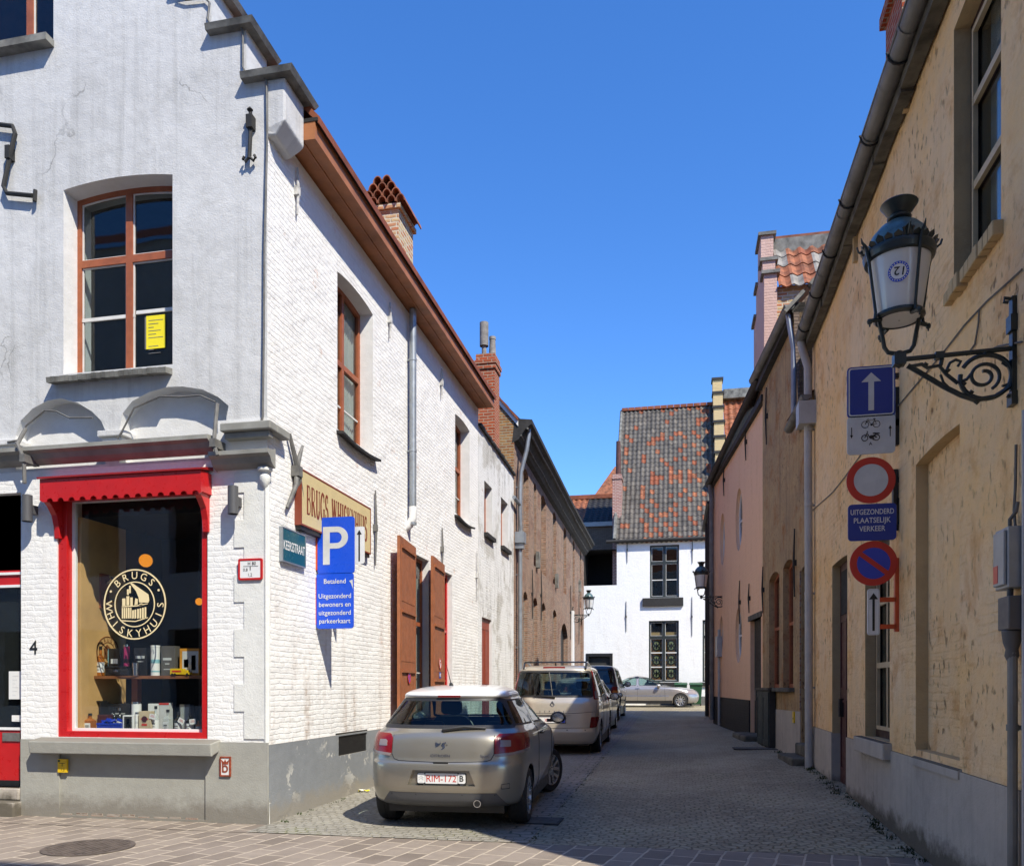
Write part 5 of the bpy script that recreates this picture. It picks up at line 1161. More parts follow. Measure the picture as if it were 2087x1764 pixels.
b = MB(FW); n = 14
for i in range(n): b.box(ux0 - .1 + Wd * i / n, ux0 - .1 + Wd * (i + 1) / n - .02, RD - .15, RD + .15, ez + RH + .0, ez + RH + .16)
b.build('ridge_tile', C['tile_red'], white)
b = MB(FW); b.tube([(ux0 - .12, RD + .02, ez + RH + .05), (ux0 - .12, -.1, ez + .05)], .09, 6); b.build('verge', C['lead'], white)
b = MB(FW); b.tube([(ux0 - .5, -.2, ez - .08), (u1 + 2, -.2, ez - .05)], .085, 8); b.build('gutter', C['slate_edge'], white)
b = MB(FW); q0 = -3.324; q1 = -2.890; cz1 = 12.100
b.box(q0, q1 + .02, .8, 1.6, 5, cz1 + .15); b.box(q0 - .04, q1 + .06, .76, 1.64, cz1 - .1, cz1); ch = b.build('chimney', C['red_brick_thin'], white)
b = MB(FW); c_ = (q0 + q1) / 2 + .05; b.lathe([(.13, cz1 + .15), (.11, cz1 + 1.9), (.13, 12.800)], (c_, 1.2, 0), 10); b.build('chimney_pot', C['box_maroon_pot'], ch)
b = MB(FW); g0 = u1 + .0
for i in range(7):      # stepped cream gable between the two roofs
    y = 1.2 + .65 * i; zt = ez + 3.55 + .98 * i
    b.box(g0, g0 + .5, y, y + .652 if i < 6 else 5.9, 4, zt)
sg = thing('stepped_gable', (g0 + .25, FWY + 3, .6), 'cream brick stepped gable rising between the grey and the red roof', 'gable')
b.build('gable_wall', C['cream_brick'], sg)
for i in range(7): b = MB(FW); y = 1.2 + .65 * i; zt = ez + 3.55 + .98 * i; b.box(g0 - .06, g0 + .56, y - .06, y + .66, zt, zt + .13); b.build('step_cap', C['slate_edge'], sg)
red = thing('red_roofed_house', (4, FWY + 2, .6), 'red tiled house behind the stepped cream gable', 'house')
b = MB(FW); b.slab([(2.3, 4), (9, 4), (9, ez + 1), (2.3, ez + 1)], .2, .5); b.build('front_wall', C['buff_brick'], red)
b = MB(FW); rt2 = random.Random(3)
def rp2(u, v, h): t = v / LS; return (2.3 + u, RD * (1 - t) + .3 - math.sin(pitch) * h, ez + .6 + RH * (1 - t) + math.cos(pitch) * h)
tile_rows(b, rp2, 6.5, LS, .31, .38, lambda r, c, nr, nc: rt2.choice((0, 0, 1)), .04); b.build('roof', [C['tile_orange'], C['tile_red']], red)
b = MB(FW); b.box(2.3, 9, RD - .3, RD + .6, ez + RH + .25, ez + RH + .75); b.build('ridge', C['lead'], red)
# house in the shade between warehouse and white house
shade = thing('dark_brick_house', (-5.5, 46, .6), 'grey brown brick house in shade behind the white courtyard wall', 'house')
FS = rz((0, 46.2, 0), 0); k = 46.2 / 40.2
sx0, sx1 = -9.5, -3.698 + .6; sz = 10.687; sr = 12.930
hw = rect(-5.122, -3.809, 7.291, 8.773)
b = MB(FS); b.slab([(sx0, -.2), (sx1, -.2), (sx1, sz), (sx0, sz)], 0, .4, [hw]); b.build('front_wall', C['dark_brick'], shade)
window(shade, FS, hw, .1, [(hw[0][0] + hw[1][0]) / 2], [(hw[0][1] + hw[2][1]) / 2 + .1], .08, .12, wood='black')
dark_box(shade, FS, sx0 + .3, sx1 - .2, 4, 9, .41, 2.)
b = MB(FS); b.box(sx0, sx1, -.18, 0, sz - .02, sz + .22); b.build('gutter', C['pvc'], shade)
b = MB(FS); L2 = math.hypot(3.6, sr - sz); p2 = math.atan2(sr - sz, 3.6)
def rp3(u, v, h): t = v / L2; return (sx0 + u, 3.6 * (1 - t) - math.sin(p2) * h, sz + .2 + (sr - sz) * (1 - t) + math.cos(p2) * h)
tile_rows(b, rp3, sx1 - sx0, L2, .33, .40, lambda r, c, nr, nc: 0 if c < nc * .62 else 1, .035); b.build('roof', [C['tile_orange'], C['tile_dark']], shade)  # sunlit left and shaded right of this roof put into the tile colours
b = MB(FS); b.box(sx0, sx1, 3.4, 3.8, sr + .15, sr + .4); b.build('ridge', C['tile_red'], shade)
b = MB(); x, y, z = (-4.278, 54.261, 15.245); b.add([(x - 4, y, z - 4.5), (x + 2.5, y, z - 4.5), (x + 2.5, y + 3, z + 2), (x - .2, y + 3, z + 1.8)], [(0, 1, 2, 3)]); b.build('rear_roof', C['tile_orange'], shade)

# ================================================================ shop board, street name, parking signs on the white wall
y0, z1 = (8.681, 4.182); y1 = 10.910; y0b = 8.589
y0, y1, z0, z1 = 8.75, 10.93, 3.40, 4.06
t = thing('shop_board', (XL, (y0 + y1) / 2, z0), 'cream shop name board with brown serif lettering and brown edge on the lane wall', 'sign')
b = MB(FL); b.slab(rect(y0, y1, z0, z1), -.085, .0, [rect(y0 + .02, y1 - .02, z0 + .02, z1 - .02)]); b.build('edge', C['sign_brown'], t)
b = MB(FL); b.box(y0 + .01, y1 - .01, -.081, -.02, z0 + .01, z1 - .01); b.build('face', C['sign_cream'], t)
b = MB(FL); b.box(y0 + .02, y1 - .02, -.07, .0, z0 - .05, z0); b.build('bottom_rail', C['black'], t)
# serif capitals drawn as strokes: (thick or thin, points) on a 0..1 grid
def arcp(cx, cy, rx, ry, a0, a1, n=9): return [(cx + rx * math.cos(rad(a0 + (a1 - a0) * i / n)), cy + ry * math.sin(rad(a0 + (a1 - a0) * i / n))) for i in range(n + 1)]
SER = {'B': (.62, [(1, [(.12, 0), (.12, 1)]), (0, [(0, 1), (.35, 1)] + arcp(.33, .77, .2, .23, 90, -90)[1:] + [(.12, .54)]), (0, [(.3, .54)] + arcp(.34, .27, .25, .27, 90, -90) + [(0, 0)])]),
       'R': (.66, [(1, [(.12, 0), (.12, 1)]), (0, [(0, 1), (.35, 1)] + arcp(.33, .75, .22, .25, 90, -90)[1:] + [(.12, .5)]), (1, [(.32, .5), (.62, 0)]), (0, [(.0, .015), (.26, .015)]), (0, [(.52, .015), (.72, .015)])]),
       'U': (.68, [(1, [(.14, 1), (.14, .3)] + arcp(.35, .28, .21, .28, 180, 360)), (0, [(.56, .28), (.56, 1)]), (0, [(.0, .985), (.28, .985)]), (0, [(.44, .985), (.68, .985)])]),
       'G': (.72, [(1, arcp(.37, .5, .32, .5, 50, 320, 14)), (1, [(.60, .03), (.60, .42)]), (0, [(.46, .42), (.72, .42)]), (0, [(.58, .7), (.58, .98)])]),
       'S': (.52, [(1, arcp(.26, .75, .2, .25, 50, 250, 8) + arcp(.26, .26, .22, .26, 90, -130, 8)), (0, [(.42, .74), (.42, .98)]), (0, [(.06, .02), (.06, .28)])]),
       'W': (1.02, [(1, [(.12, 1), (.32, 0)]), (0, [(.32, 0), (.51, 1)]), (1, [(.51, 1), (.71, 0)]), (0, [(.71, 0), (.90, 1)]), (0, [(0, .985), (.25, .985)]), (0, [(.40, .985), (.62, .985)]), (0, [(.78, .985), (1.0, .985)])]),
       'H': (.74, [(1, [(.14, 0), (.14, 1)]), (1, [(.60, 0), (.60, 1)]), (0, [(.14, .52), (.60, .52)])] + [(0, [(a, e), (a + .28, e)]) for a in (0, .46) for e in (.015, .985)]),
       'I': (.30, [(1, [(.15, 0), (.15, 1)]), (0, [(0, .015), (.30, .015)]), (0, [(0, .985), (.30, .985)])]),
       'K': (.72, [(1, [(.14, 0), (.14, 1)]), (0, [(.16, .42), (.58, 1)]), (1, [(.28, .56), (.62, 0)])] + [(0, [(0, e), (.28, e)]) for e in (.015, .985)] + [(0, [(.46, .985), (.68, .985)]), (0, [(.5, .015), (.74, .015)])]),
       'Y': (.70, [(1, [(.10, 1), (.35, .48)]), (0, [(.60, 1), (.35, .48)]), (1, [(.35, .48), (.35, 0)]), (0, [(0, .985), (.24, .985)]), (0, [(.48, .985), (.70, .985)]), (0, [(.21, .015), (.49, .015)])])}
def serif(mb, txt, x, z, h, wscale, y, gap=.13, space=.5):
    for ch in txt:
        if ch == ' ': x += space * h * wscale; continue
        w, st = SER[ch]
        for k, (thick, pts) in enumerate(st): mb.ribbon([(x + px * h * wscale, z + pz * h) for px, pz in pts], (.105 if thick else .05) * h, y - .0004 * k)
        x += (w + gap) * h * wscale
    return x
wd = serif(MB(), 'BRUGS WHISKYHUIS', 0, 0, .33, 1., 0)
b = MB(FL); serif(b, 'BRUGS WHISKYHUIS', y0 + .15, z0 + .165, .33, (y1 - y0 - .28) / wd, -.084); b.build('lettering', C['sign_brown'], t)
t = thing('street_name_plate', (XL, 8.75, 2.5), 'dark teal enamel street name plate in a thin pale frame', 'sign')
p0, z1 = (8.377, 3.312); p1 = 8.833; z0 = 2.920; p1 = p0 + .58
b = MB(FL); b.slab(rect(p0, p1, z0, z1), -.045, -.0, [rect(p0 + .014, p1 - .014, z0 + .014, z1 - .014)]); b.build('frame', C['zinc'], t)
b = MB(FL); b.box(p0 + .01, p1 - .01, -.04, -.0, z0 + .01, z1 - .01); b.build('face', C['sign_green'], t)
b = MB(FL); b.text('KEERSSTRAAT', (p0 + p1) / 2, (z0 + z1) / 2, .105, -.042, width=p1 - p0 - .06, bold=.012); b.build('lettering', C['white'], t)
def fy(Y): return rz((0, Y, 0), 0)
PY = 9.31; FP = fy(PY); po = YF - PY
def sgn(name, fr, x0, x1, z0, z1, r, lab, face, group=None, rim=None, rimw=.012, base=None):
    t = thing(name, fr @ Vector(((x0 + x1) / 2, 0, z0)), lab, 'sign', group)
    b = MB(fr); b.slab(rrect(x0, x1, z0, z1, r), .0, .018); b.build('panel', [C[face]], t)
    b = MB(fr); b.slab(rrect(x0 + .02, x1 - .02, z0 + .02, z1 - .02, r), .019, .035); b.build('back_rail', C['sign_back'], t)
    if rim:
        k = rimw; b = MB(fr); b.slab(rrect(x0 + k, x1 - k, z0 + k, z1 - k, r * .8), -.002, .001, [rrect(x0 + 2 * k, x1 - 2 * k, z0 + 2 * k, z1 - 2 * k, r * .6)]); b.build('border', C[rim], t)
    return t
# parking sign, its text plate and the arrow plate
x0, z1 = (-4.384, 3.596); x1, z0 = (-3.901, 2.902)
t = sgn('parking_sign', FP, x0, x1, z0, z1, .035, 'blue parking sign with a large silver letter P, beside the cream board', 'sign_blue')
px0, pz1 = (-4.311, 3.479); px1, pz0 = (-3.982, 3.014); H = pz1 - pz0; W_ = px1 - px0
b = MB(FP); st = .27 * W_; q = [(px0, pz0), (px0 + st, pz0), (px0 + st, pz0 + H * .42), (px0 + W_ * .55, pz0 + H * .42)]
q += [(px0 + W_ * .55 + W_ * .45 * math.cos(a), pz0 + H * .71 + H * .29 * math.sin(a)) for a in [rad(-90 + 180 * i / 14) for i in range(1, 14)]] + [(px0 + W_ * .55, pz1), (px0, pz1)]
hq = [(px0 + st, pz0 + H * .565), (px0 + W_ * .55, pz0 + H * .565)] + [(px0 + W_ * .55 + W_ * .2 * math.cos(a), pz0 + H * .71 + H * .145 * math.sin(a)) for a in [rad(-90 + 180 * i / 10) for i in range(1, 10)]] + [(px0 + W_ * .55, pz0 + H * .855), (px0 + st, pz0 + H * .855)]
b.slab(q, -.003, .0, [hq]); b.build('lettering', C['sign_grey'], t)
b = MB(FP); b.box(XL, x0 + .03, .02, .06, z0 + .1, z0 + .15); b.box(XL, x0 + .03, .02, .06, z1 - .15, z1 - .1); b.box(x0 - .045, x0 - .005, .0, .05, z0 + .05, z1 - .05); b.build('bracket', C['bracket_orange'], t)
ax0, az1 = (-3.921, 3.477); ax1, az0 = (-3.792, 3.022)
FP2 = fy(PY + .05)
t2 = sgn('arrow_plate', FP2, ax0, ax1, az0, az1, .022, 'narrow white plate with a black upward arrow beside the blue parking sign', 'sign_white')
def arrow_up(b, x, z0, z1, w, hw, hl, y=-.003): b.slab([(x - w / 2, z0), (x + w / 2, z0), (x + w / 2, z1 - hl), (x + hw, z1 - hl), (x, z1), (x - hw, z1 - hl), (x - w / 2, z1 - hl)], y, 0)
b = MB(FP2); arrow_up(b, (ax0 + ax1) / 2, az0 + .03, az1 - .04, .018, .032, .055); b.build('arrow', C['black'], t2)
b = MB(FP2); b.box(x1 - .05, ax0 + .02, .02, .045, az0 + .1, az0 + .14); b.build('bracket', C['sign_back'], t2)
x0, z1 = (-4.398, 2.908); x1, z0 = (-3.913, 2.226)
t = sgn('parking_rules_plate', FP, x0, x1, z0, z1, .035, 'blue plate with white Dutch parking rules under the letter P sign', 'sign_blue')
b = MB(FP); xm = (x0 + x1) / 2 - .0
for tx, px, wpx in (('Betalend', 885, 165), ('Uitgezonderd', 995, 245), ('bewoners en', 1058, 240), ('uitgezonderd', 1120, 242), ('parkeerkaart', 1182, 236)):
    zz_ = z1 - (z1 - z0) * (px - 825) / 415; b.text(tx, x0 + (x1 - x0) * (.5 if px > 900 else .5), zz_, .058, -.003, width=(x1 - x0) * wpx / 280, bold=.006)
b.build('lettering', C['sign_white'], t)
b = MB(FP); b.box(XL, x0 + .03, .02, .06, z0 + .1, z0 + .15); b.box(XL, x0 + .03, .02, .06, z1 - .15, z1 - .1); b.box(x0 - .045, x0 - .005, .0, .05, z0 + .05, z1 - .05); b.build('bracket', C['bracket_orange'], t)
b = MB(FP); b.slab([(x1 - .055, z1 - .10), (x1 - .01, z1 - .085), (x1 - .005, z1 - .2), (x1 - .03, z1 - .13)][::-1], -.002, .0); b.build('scuff', C['sign_grey'], t)
# ================================================================ signs on the ochre wall
QY = 8.50; FQ = fy(QY)
G = 'traffic signs on the ochre wall'
def arm(t, x1, zs, m='black', box=None):
    b = MB(FQ)
    for z in zs: b.box(x1 - .1, XR + .005, .03, .07, z - .025, z + .025)
    if box: b.box(x1 + .005, x1 + .05, .015, .075, box[0], box[1])
    b.build('bracket', C[m], t)
x0, z1 = (1.619, 4.656); x1, z0 = (2.061, 4.159)
t = sgn('one_way_sign', FQ, x0, x1, z0, z1, .035, 'navy square sign with a white upward arrow, topmost on the ochre wall', 'sign_navy', G, 'sign_grey', .012)
b = MB(FQ); s_ = (x1 - x0) / 343; arrow_up(b, (x0 + x1) / 2, z0 + 48 * s_, z1 - 50 * s_, 40 * s_, 70 * s_, 70 * s_); b.build('arrow', C['sign_grey'], t); arm(t, x1, (z0 + .1, z1 - .1), 'black', (z0 - .1, z0 + .28))
# bicycle exception plate
x0, z1 = (1.619, 4.171); x1, z0 = (2.061, 3.795)
t = sgn('bicycle_plate', FQ, x0, x1, z0, z1, .035, 'grey plate with black bicycle, moped and two arrows', 'sign_grey', G); arm(t, x1, (z0 + .12,), 'black', (z0 + .08, z1 - .05))
b = MB(FQ); P = lambda px, py: (x0 + (px - 797) * s_, z1 - (py - 1450) * s_)
def circ(px, py, r, w=4): c = P(px, py); b.slab(ellipse(c[0], c[1], r * s_, r * s_, 20), -.003, 0, [ellipse(c[0], c[1], (r - w) * s_, (r - w) * s_, 20)])
def ln(pts, w=4): b.ribbon([P(*p) for p in pts], w * s_, -.0032)
circ(925, 1518, 27); circ(1006, 1518, 27); ln([(925, 1518), (945, 1487), (993, 1487), (970, 1520), (945, 1487)]); ln([(970, 1520), (1006, 1518), (990, 1480)]); ln([(925, 1518), (941, 1478), (952, 1478)]); ln([(982, 1478), (1000, 1478)], 6); c = P(970, 1522); b.slab(ellipse(c[0], c[1], 8 * s_, 8 * s_, 10), -.003, 0)
circ(922, 1620, 25, 6); circ(1006, 1620, 25, 6); ln([(922, 1620), (944, 1572), (935, 1570)], 6); ln([(942, 1590), (955, 1612), (1000, 1600), (992, 1583)], 8); ln([(980, 1588), (1028, 1590)], 9); c = P(970, 1615); b.slab(ellipse(c[0], c[1], 17 * s_, 14 * s_, 10), -.003, 0); ln([(970, 1620), (985, 1640)], 5); ln([(985, 1605), (1008, 1620)], 10)
ln([(828, 1535), (828, 1600)], 6); c = P(828, 1618); b.slab([(c[0], c[1]), (c[0] + 11 * s_, c[1] + 24 * s_), (c[0] - 11 * s_, c[1] + 24 * s_)], -.003, 0)
ln([(1103, 1618), (1103, 1555)], 6); c = P(1103, 1533); b.slab([(c[0] - 11 * s_, c[1] - 24 * s_), (c[0] + 11 * s_, c[1] - 24 * s_), (c[0], c[1])], -.003, 0)
c = P(964, 1665); b.text('A', c[0], c[1], 24 * s_, -.003, bold=.02); b.build('pictogram', C['black'], t)
def disc(name, cx, cz, r, lab, inner, ringw, bar=False):
    t = thing(name, (cx, QY, cz - r), lab, 'sign', G)
    b = MB(FQ); b.slab(ellipse(cx, cz, r, r, 48), .0, .018); b.build('panel', C['sign_red'], t)
    b = MB(FQ); ri = r * ringw
    if not bar: b.slab(ellipse(cx, cz, ri, ri, 40), -.002, 0)
    else:
        w = .11 * r; d = Vector((.78, -.62))
        for s in (1, -1):
            n_ = Vector((.62, .78)) * s; pts = []
            off = math.asin(min(1, w / ri)); base = math.atan2(n_.y, n_.x)
            for i in range(25): a = base - (math.pi / 2 - off) + (math.pi - 2 * off) * i / 24; pts.append((cx + ri * math.cos(a), cz + ri * math.sin(a)))
            b.slab(pts, -.002, 0)
    b.build('face', C[inner], t)
    return t
cxp, cz = (1.838, 3.536); r = 175 * s_
t = disc('no_vehicles_sign', cxp, cz, r, 'round red ringed sign with an empty grey centre', 'sign_grey', .70); arm(t, cxp + r * .9, (cz,), 'black', (cz - .25, cz + .1))
x0, z1 = (1.627, 3.303); x1, z0 = (2.071, 2.945)
t = sgn('local_traffic_plate', FQ, x0, x1, z0, z1, .035, 'navy plate with white Dutch words about local traffic', 'sign_navy', G); arm(t, x1, (z0 + .12,), 'black', (z0 + .15, z1 + .05))
b = MB(FQ); xm = (x0 + x1) / 2
for tx, py, wp in (('UITGEZONDERD', 620, 308), ('PLAATSELIJK', 684, 262), ('VERKEER', 748, 184)): b.text(tx, xm, z1 - (py - 560) * s_ , 40 * s_, -.003, width=wp * s_, bold=.014)
b.build('lettering', C['sign_white'], t)
cxp, cz = (1.862, 2.719); r = 170 * s_
t = disc('no_parking_sign', cxp, cz, r, 'round red and blue no parking sign with one diagonal bar', 'sign_blue_round', .70, True)
bx = cxp + r * .92; zl = 2.049
b = MB(FQ); b.box(bx, bx + .055, .02, .07, zl, cz + .05); b.box(bx, XR + .01, .03, .07, cz - .05, cz); b.box(bx, XR + .01, .03, .07, zl + .02, zl + .07); b.build('bracket', C['bracket_orange'], t)
x0, z1 = (1.806, 2.469); x1, z0 = (1.918, 2.016)
t = sgn('arrow_plate', FQ, x0, x1, z0, z1, .022, 'narrow white arrow plate on orange arms under the round no parking sign', 'sign_white', G, 'sign_grey', .006)
b = MB(FQ); arrow_up(b, (x0 + x1) / 2, z0 + 32 * s_, z1 - 32 * s_, 17 * s_, 32 * s_, 48 * s_); b.build('arrow', C['black'], t)
b = MB(FQ)
for pz in (1232, 1437): z = 2.363 - (pz - 1232) * s_; b.box(x1 - .02, bx + .01, .02, .05, z - .022, z + .022)
b.build('bracket', C['bracket_orange'], t)
# ================================================================ lanterns on scrolled wall brackets
def lantern(lab, group):
    """origin at the wall; the arm reaches out along -x"""
    k = .00095
    t = thing('wall_lantern', (0, 0, 0), lab, 'street lamp', group)
    X0 = -.767; Z = lambda py: (1040 - py) * k
    gl = [(.0, Z(742)), (.135, Z(736)), (.148, Z(705)), (.152, Z(690)), (.208, Z(300)), (.21, Z(288))]
    b = MB(); b.lathe(gl, (X0, 0, 0), 32, cap=False); b.lathe([(r - .006, z) for r, z in gl], (X0, 0, 0), 32, cap=False); b.build('globe', C['lamp_glass'], t)
    b = MB(); b.lathe([(.212, Z(295)), (.235, Z(285)), (.240, Z(260)), (.246, Z(238)), (.240, Z(218)), (.225, Z(210)), (.215, Z(200)), (.20, Z(200)), (.20, Z(295))], (X0, 0, 0), 32, cap=False); b.build('rim', C['lamp_green'], t)
    b = MB(); b.lathe([(.222, Z(210)), (.212, Z(155)), (.185, Z(90)), (.135, Z(30)), (.085, Z(-5)), (.07, Z(-10))], (X0, 0, 0), 32, cap=False); b.build('dome', C['lamp_dome'], t)
    b = MB(); b.lathe([(.075, Z(0)), (.066, Z(-22)), (.080, Z(-32)), (.083, Z(-46)), (.078, Z(-54)), (.072, Z(-62)), (.088, Z(-84)), (.105, Z(-112)), (.122, Z(-136)), (.128, Z(-146)), (.122, Z(-154)), (.10, Z(-144)), (.07, Z(-94)), (.0, Z(-89))], (X0, 0, 0), 28, cap=False); b.build('vent_cap', C['lamp_green'], t)
    b = MB()       # crown of small palmettes round the rim
    for i in range(24):
        a = 2 * math.pi * i / 24; big = i % 6 == 0; R = .228; h = .075 if big else (.038 if i % 3 else .05)
        c, s = math.cos(a), math.sin(a); p = lambda r, q, z: (X0 + r * c - q * s, r * s + q * c, z)
        zb = Z(218); w = .024 if not big else .03
        b.add([p(R, -w, zb), p(R, w, zb), p(R + .02, w * 1.2, zb + h * .55), p(R + .035, 0, zb + h), p(R + .02, -w * 1.2, zb + h * .55), p(R - .012, -w, zb), p(R - .012, w, zb), p(R + .008, 0, zb + h * .9)],
              [(0, 1, 2, 3, 4), (5, 7, 6), (0, 4, 3, 7, 5), (1, 6, 7, 3, 2)])
        if big:
            for q in (-.03, .03): b.lathe([(0, -.016), (.014, 0), (0, .016)], p(R + .022, q, zb + h * .6), 6)
            b.tube([p(R + .01, 0, zb), p(R + .05, 0, zb + .03), p(R + .06, 0, zb + .065)], .008, 5)
    b.build('crown', C['lamp_green'], t)
    b = MB()
    for i in range(4):
        a = math.pi / 4 * 0 + math.pi / 2 * i + .35; c, s = math.cos(a), math.sin(a); p = lambda r, z: (X0 + r * c, r * s, z)
        b.tube([p(.262, Z(200)), p(.248, Z(255)), p(.236, Z(310)), p(.186, Z(690)), p(.19, Z(745)), p(.225, Z(758))], [.008, .014, .011, .011, .014, .012], 6)
        b.lathe([(0, -.03), (.016, -.015), (.02, 0), (.014, .015), (0, .02)], p(.232, Z(765)), 8); b.tube([p(.232, Z(775)), p(.232, Z(805))], .006, 5)
        b.tube([p(.262, Z(200)), p(.29, Z(170)), p(.30, Z(135))], [.012, .009, .003], 5)
        b.tube([p(.225, Z(760)), p(.14, Z(745))], .014, 6)
    b.build('upright', C['lamp_green'], t)
    b = MB(); b.lathe([(.15, Z(705)), (.172, Z(700)), (.175, Z(722)), (.160, Z(738)), (.142, Z(738)), (.142, Z(705))], (X0, 0, 0), 28, cap=False); b.build('bottom_ring', C['lamp_green'], t)
    b = MB()
    for s in (-1, 1): b.tube([(X0 + s * .135, 0, Z(740)), (X0 + s * .118, 0, Z(830)), (X0 + s * .10, 0, Z(940)), (X0 + s * .075, 0, Z(980)), (X0, 0, Z(1000))], .016, 8)
    b.box(X0 - .04, X0 + .04, -.04, .04, Z(1085), Z(1000)); b.lathe([(.036, Z(1000)), (.03, Z(985)), (.018, Z(975)), (0, Z(972))], (X0, 0, 0), 8); b.lathe([(.03, Z(1085)), (.015, Z(1100)), (0, Z(1110))], (X0, 0, 0), 8)
    b.tube([(X0, 0, Z(1042)), (X0 + .28, 0, Z(1035)), (-.0, 0, Z(1020))], .018, 8); b.box(X0 + .24, X0 + .30, -.025, .025, Z(1060), Z(1010)); b.build('arm', C['lamp_green'], t)
    b = MB(); xs = lambda px: X0 + (px - 1190) * .767 / 800; Q = lambda pts, r, n=6: b.tube([(xs(px), 0, Z(py)) for px, py in pts], r, n)
    ring = [(1790 + 175 * math.cos(a), 1220 + 165 * math.sin(a)) for a in [rad(-150 + 340 * i / 30) for i in range(31)]]
    Q(ring, .017); sp = [(1775 + (118 - 78 * i / 34) * math.cos(rad(60 - 520 * i / 34)), 1215 + (112 - 74 * i / 34) * math.sin(rad(60 - 520 * i / 34))) for i in range(35)]; Q(sp, .013)
    Q([(1250, 1092), (1320, 1140), (1500, 1270), (1620, 1345), (1720, 1390), (1850, 1375), (1950, 1310), (1985, 1230)], .018)
    Q([(1270, 1100), (1350, 1090), (1390, 1120), (1470, 1110), (1520, 1180), (1600, 1255)], .013); Q([(1480, 1110), (1490, 1060), (1490, 1035)], .015); Q([(1520, 1150), (1545, 1095), (1585, 1075), (1620, 1090), (1600, 1125)], .011); Q([(1600, 1250), (1660, 1230), (1690, 1190)], .012)
    Q([(1780, 1060), (1785, 1030)], .018); Q([(1960, 1330), (1990, 1370), (1960, 1390), (1935, 1370)], .014); Q([(1900, 1120), (1930, 1150), (1960, 1110)], .01); Q([(1900, 1300), (1930, 1290), (1960, 1300)], .01); Q([(1560, 1310), (1500, 1240), (1480, 1180)], .009)
    for px, py in ((1375, 1095), (1530, 1150), (1640, 1260), (1690, 1330), (1730, 1405)): b.lathe([(0, -.022), (.022, 0), (0, .022)], (xs(px), 0, Z(py)), 8)
    b.build('scroll', C['lamp_green'], t)
    b = MB(); b.box(-.03, .005, -.03, .03, Z(1400), Z(640)); b.box(-.045, .004, -.045, .045, Z(900), Z(780)); b.tube([(-.03, 0, Z(650)), (-.07, 0, Z(640)), (-.075, 0, Z(670)), (-.045, 0, Z(675))], .012, 6); b.box(-.04, .0, -.045, .045, Z(1450), Z(1350)); b.build('wall_bar', C['lamp_green'], t)
    return t
def glass_lamp():
    t = NT('frosted lamp glass'); t.t.nodes.remove(t.b); o = t.t.nodes['Material Output']
    d = t.n('BsdfDiffuse'); d.inputs[0].default_value = (.88, .88, .86, 1); tl = t.n('BsdfTranslucent'); tl.inputs[0].default_value = (.72, .72, .70, 1); g = t.n('BsdfGlossy'); g.inputs['Roughness'].default_value = .12
    nz = t.ramp(t.noise(t.ob(), 60, 3), .4, .7, .25, .5); a = t.n('MixShader'); t.put(a.inputs[0], .35); t.put(a.inputs[1], d); t.put(a.inputs[2], tl); m = t.n('MixShader'); t.put(m.inputs[0], .06); t.put(m.inputs[1], a); t.put(m.inputs[2], g); t.put(o.inputs[0], m); return t.mat
C['lamp_glass'] = glass_lamp()
LG = 'scrolled wall lanterns along the lane'
la = lantern('large frosted lantern on a scrolled black bracket, nearest on the ochre wall', LG)
LY = 5.72
for ch in la.children: ch.data.transform(Matrix.Scale(.9, 4))
la2 = copy_tree(la); la2['label'] = 'dark lantern on the salmon wall at the far end of the lane'
la3 = copy_tree(la); la3['label'] = 'small lantern at the far corner of the brick warehouse'
la.location = (XR, LY, 0); zt = 3.652; la.location.z = zt
la2.location = (1.30, 24.3, 4.166 - .03); la2.rotation_euler.z = rad(6)
la3.location = (XL, 33.693, 4.511 + .02); la3.rotation_euler.z = rad(180)
# number sticker, upside down, on the near lantern only
gx, gz_ = XR - .69, zt + (1040 - 455) * .000855; ra_ = .9 * (.152 + (.208 - .152) * (690 - 455) / 390)
ca = math.atan2(-LY, -gx); tilt = (.208 - .152) / (390 * .00095)
def onglobe(x, y, z):
    rr = ra_ + (z - gz_) * tilt + .004 - y; a = ca - .02 + x / ra_; return (gx + rr * math.cos(a), LY + rr * math.sin(a), z)
fg = lambda x, y, z: onglobe(-x if False else x, y, z)
b = MB(); b.slab(ellipse(0, gz_, .061, .061, 28), -.001, .004, fn=fg, back=False); b.build('number_sticker', C['sign_blue'], la)
b = MB(); b.slab(ellipse(0, gz_, .045, .045, 24), -.003, .0, fn=fg, back=False); ns = b.build('sticker_centre', C['white'], la)
b = MB(); b.text('12', .002, gz_, .05, -.0045, bold=.02, rot=math.pi - .12, fn=fg); b.build('numeral', C['black'], la)
b = MB()
for i in range(22):
    a = 2 * math.pi * i / 22; b.slab([(.053 * math.cos(a) + dx, gz_ + .053 * math.sin(a) + dz) for dx, dz in ((-.003, -.003), (.003, -.003), (.003, .003), (-.003, .003))], -.002, .0, fn=fg, back=False)
b.build('ring_marks', C['white'], la)

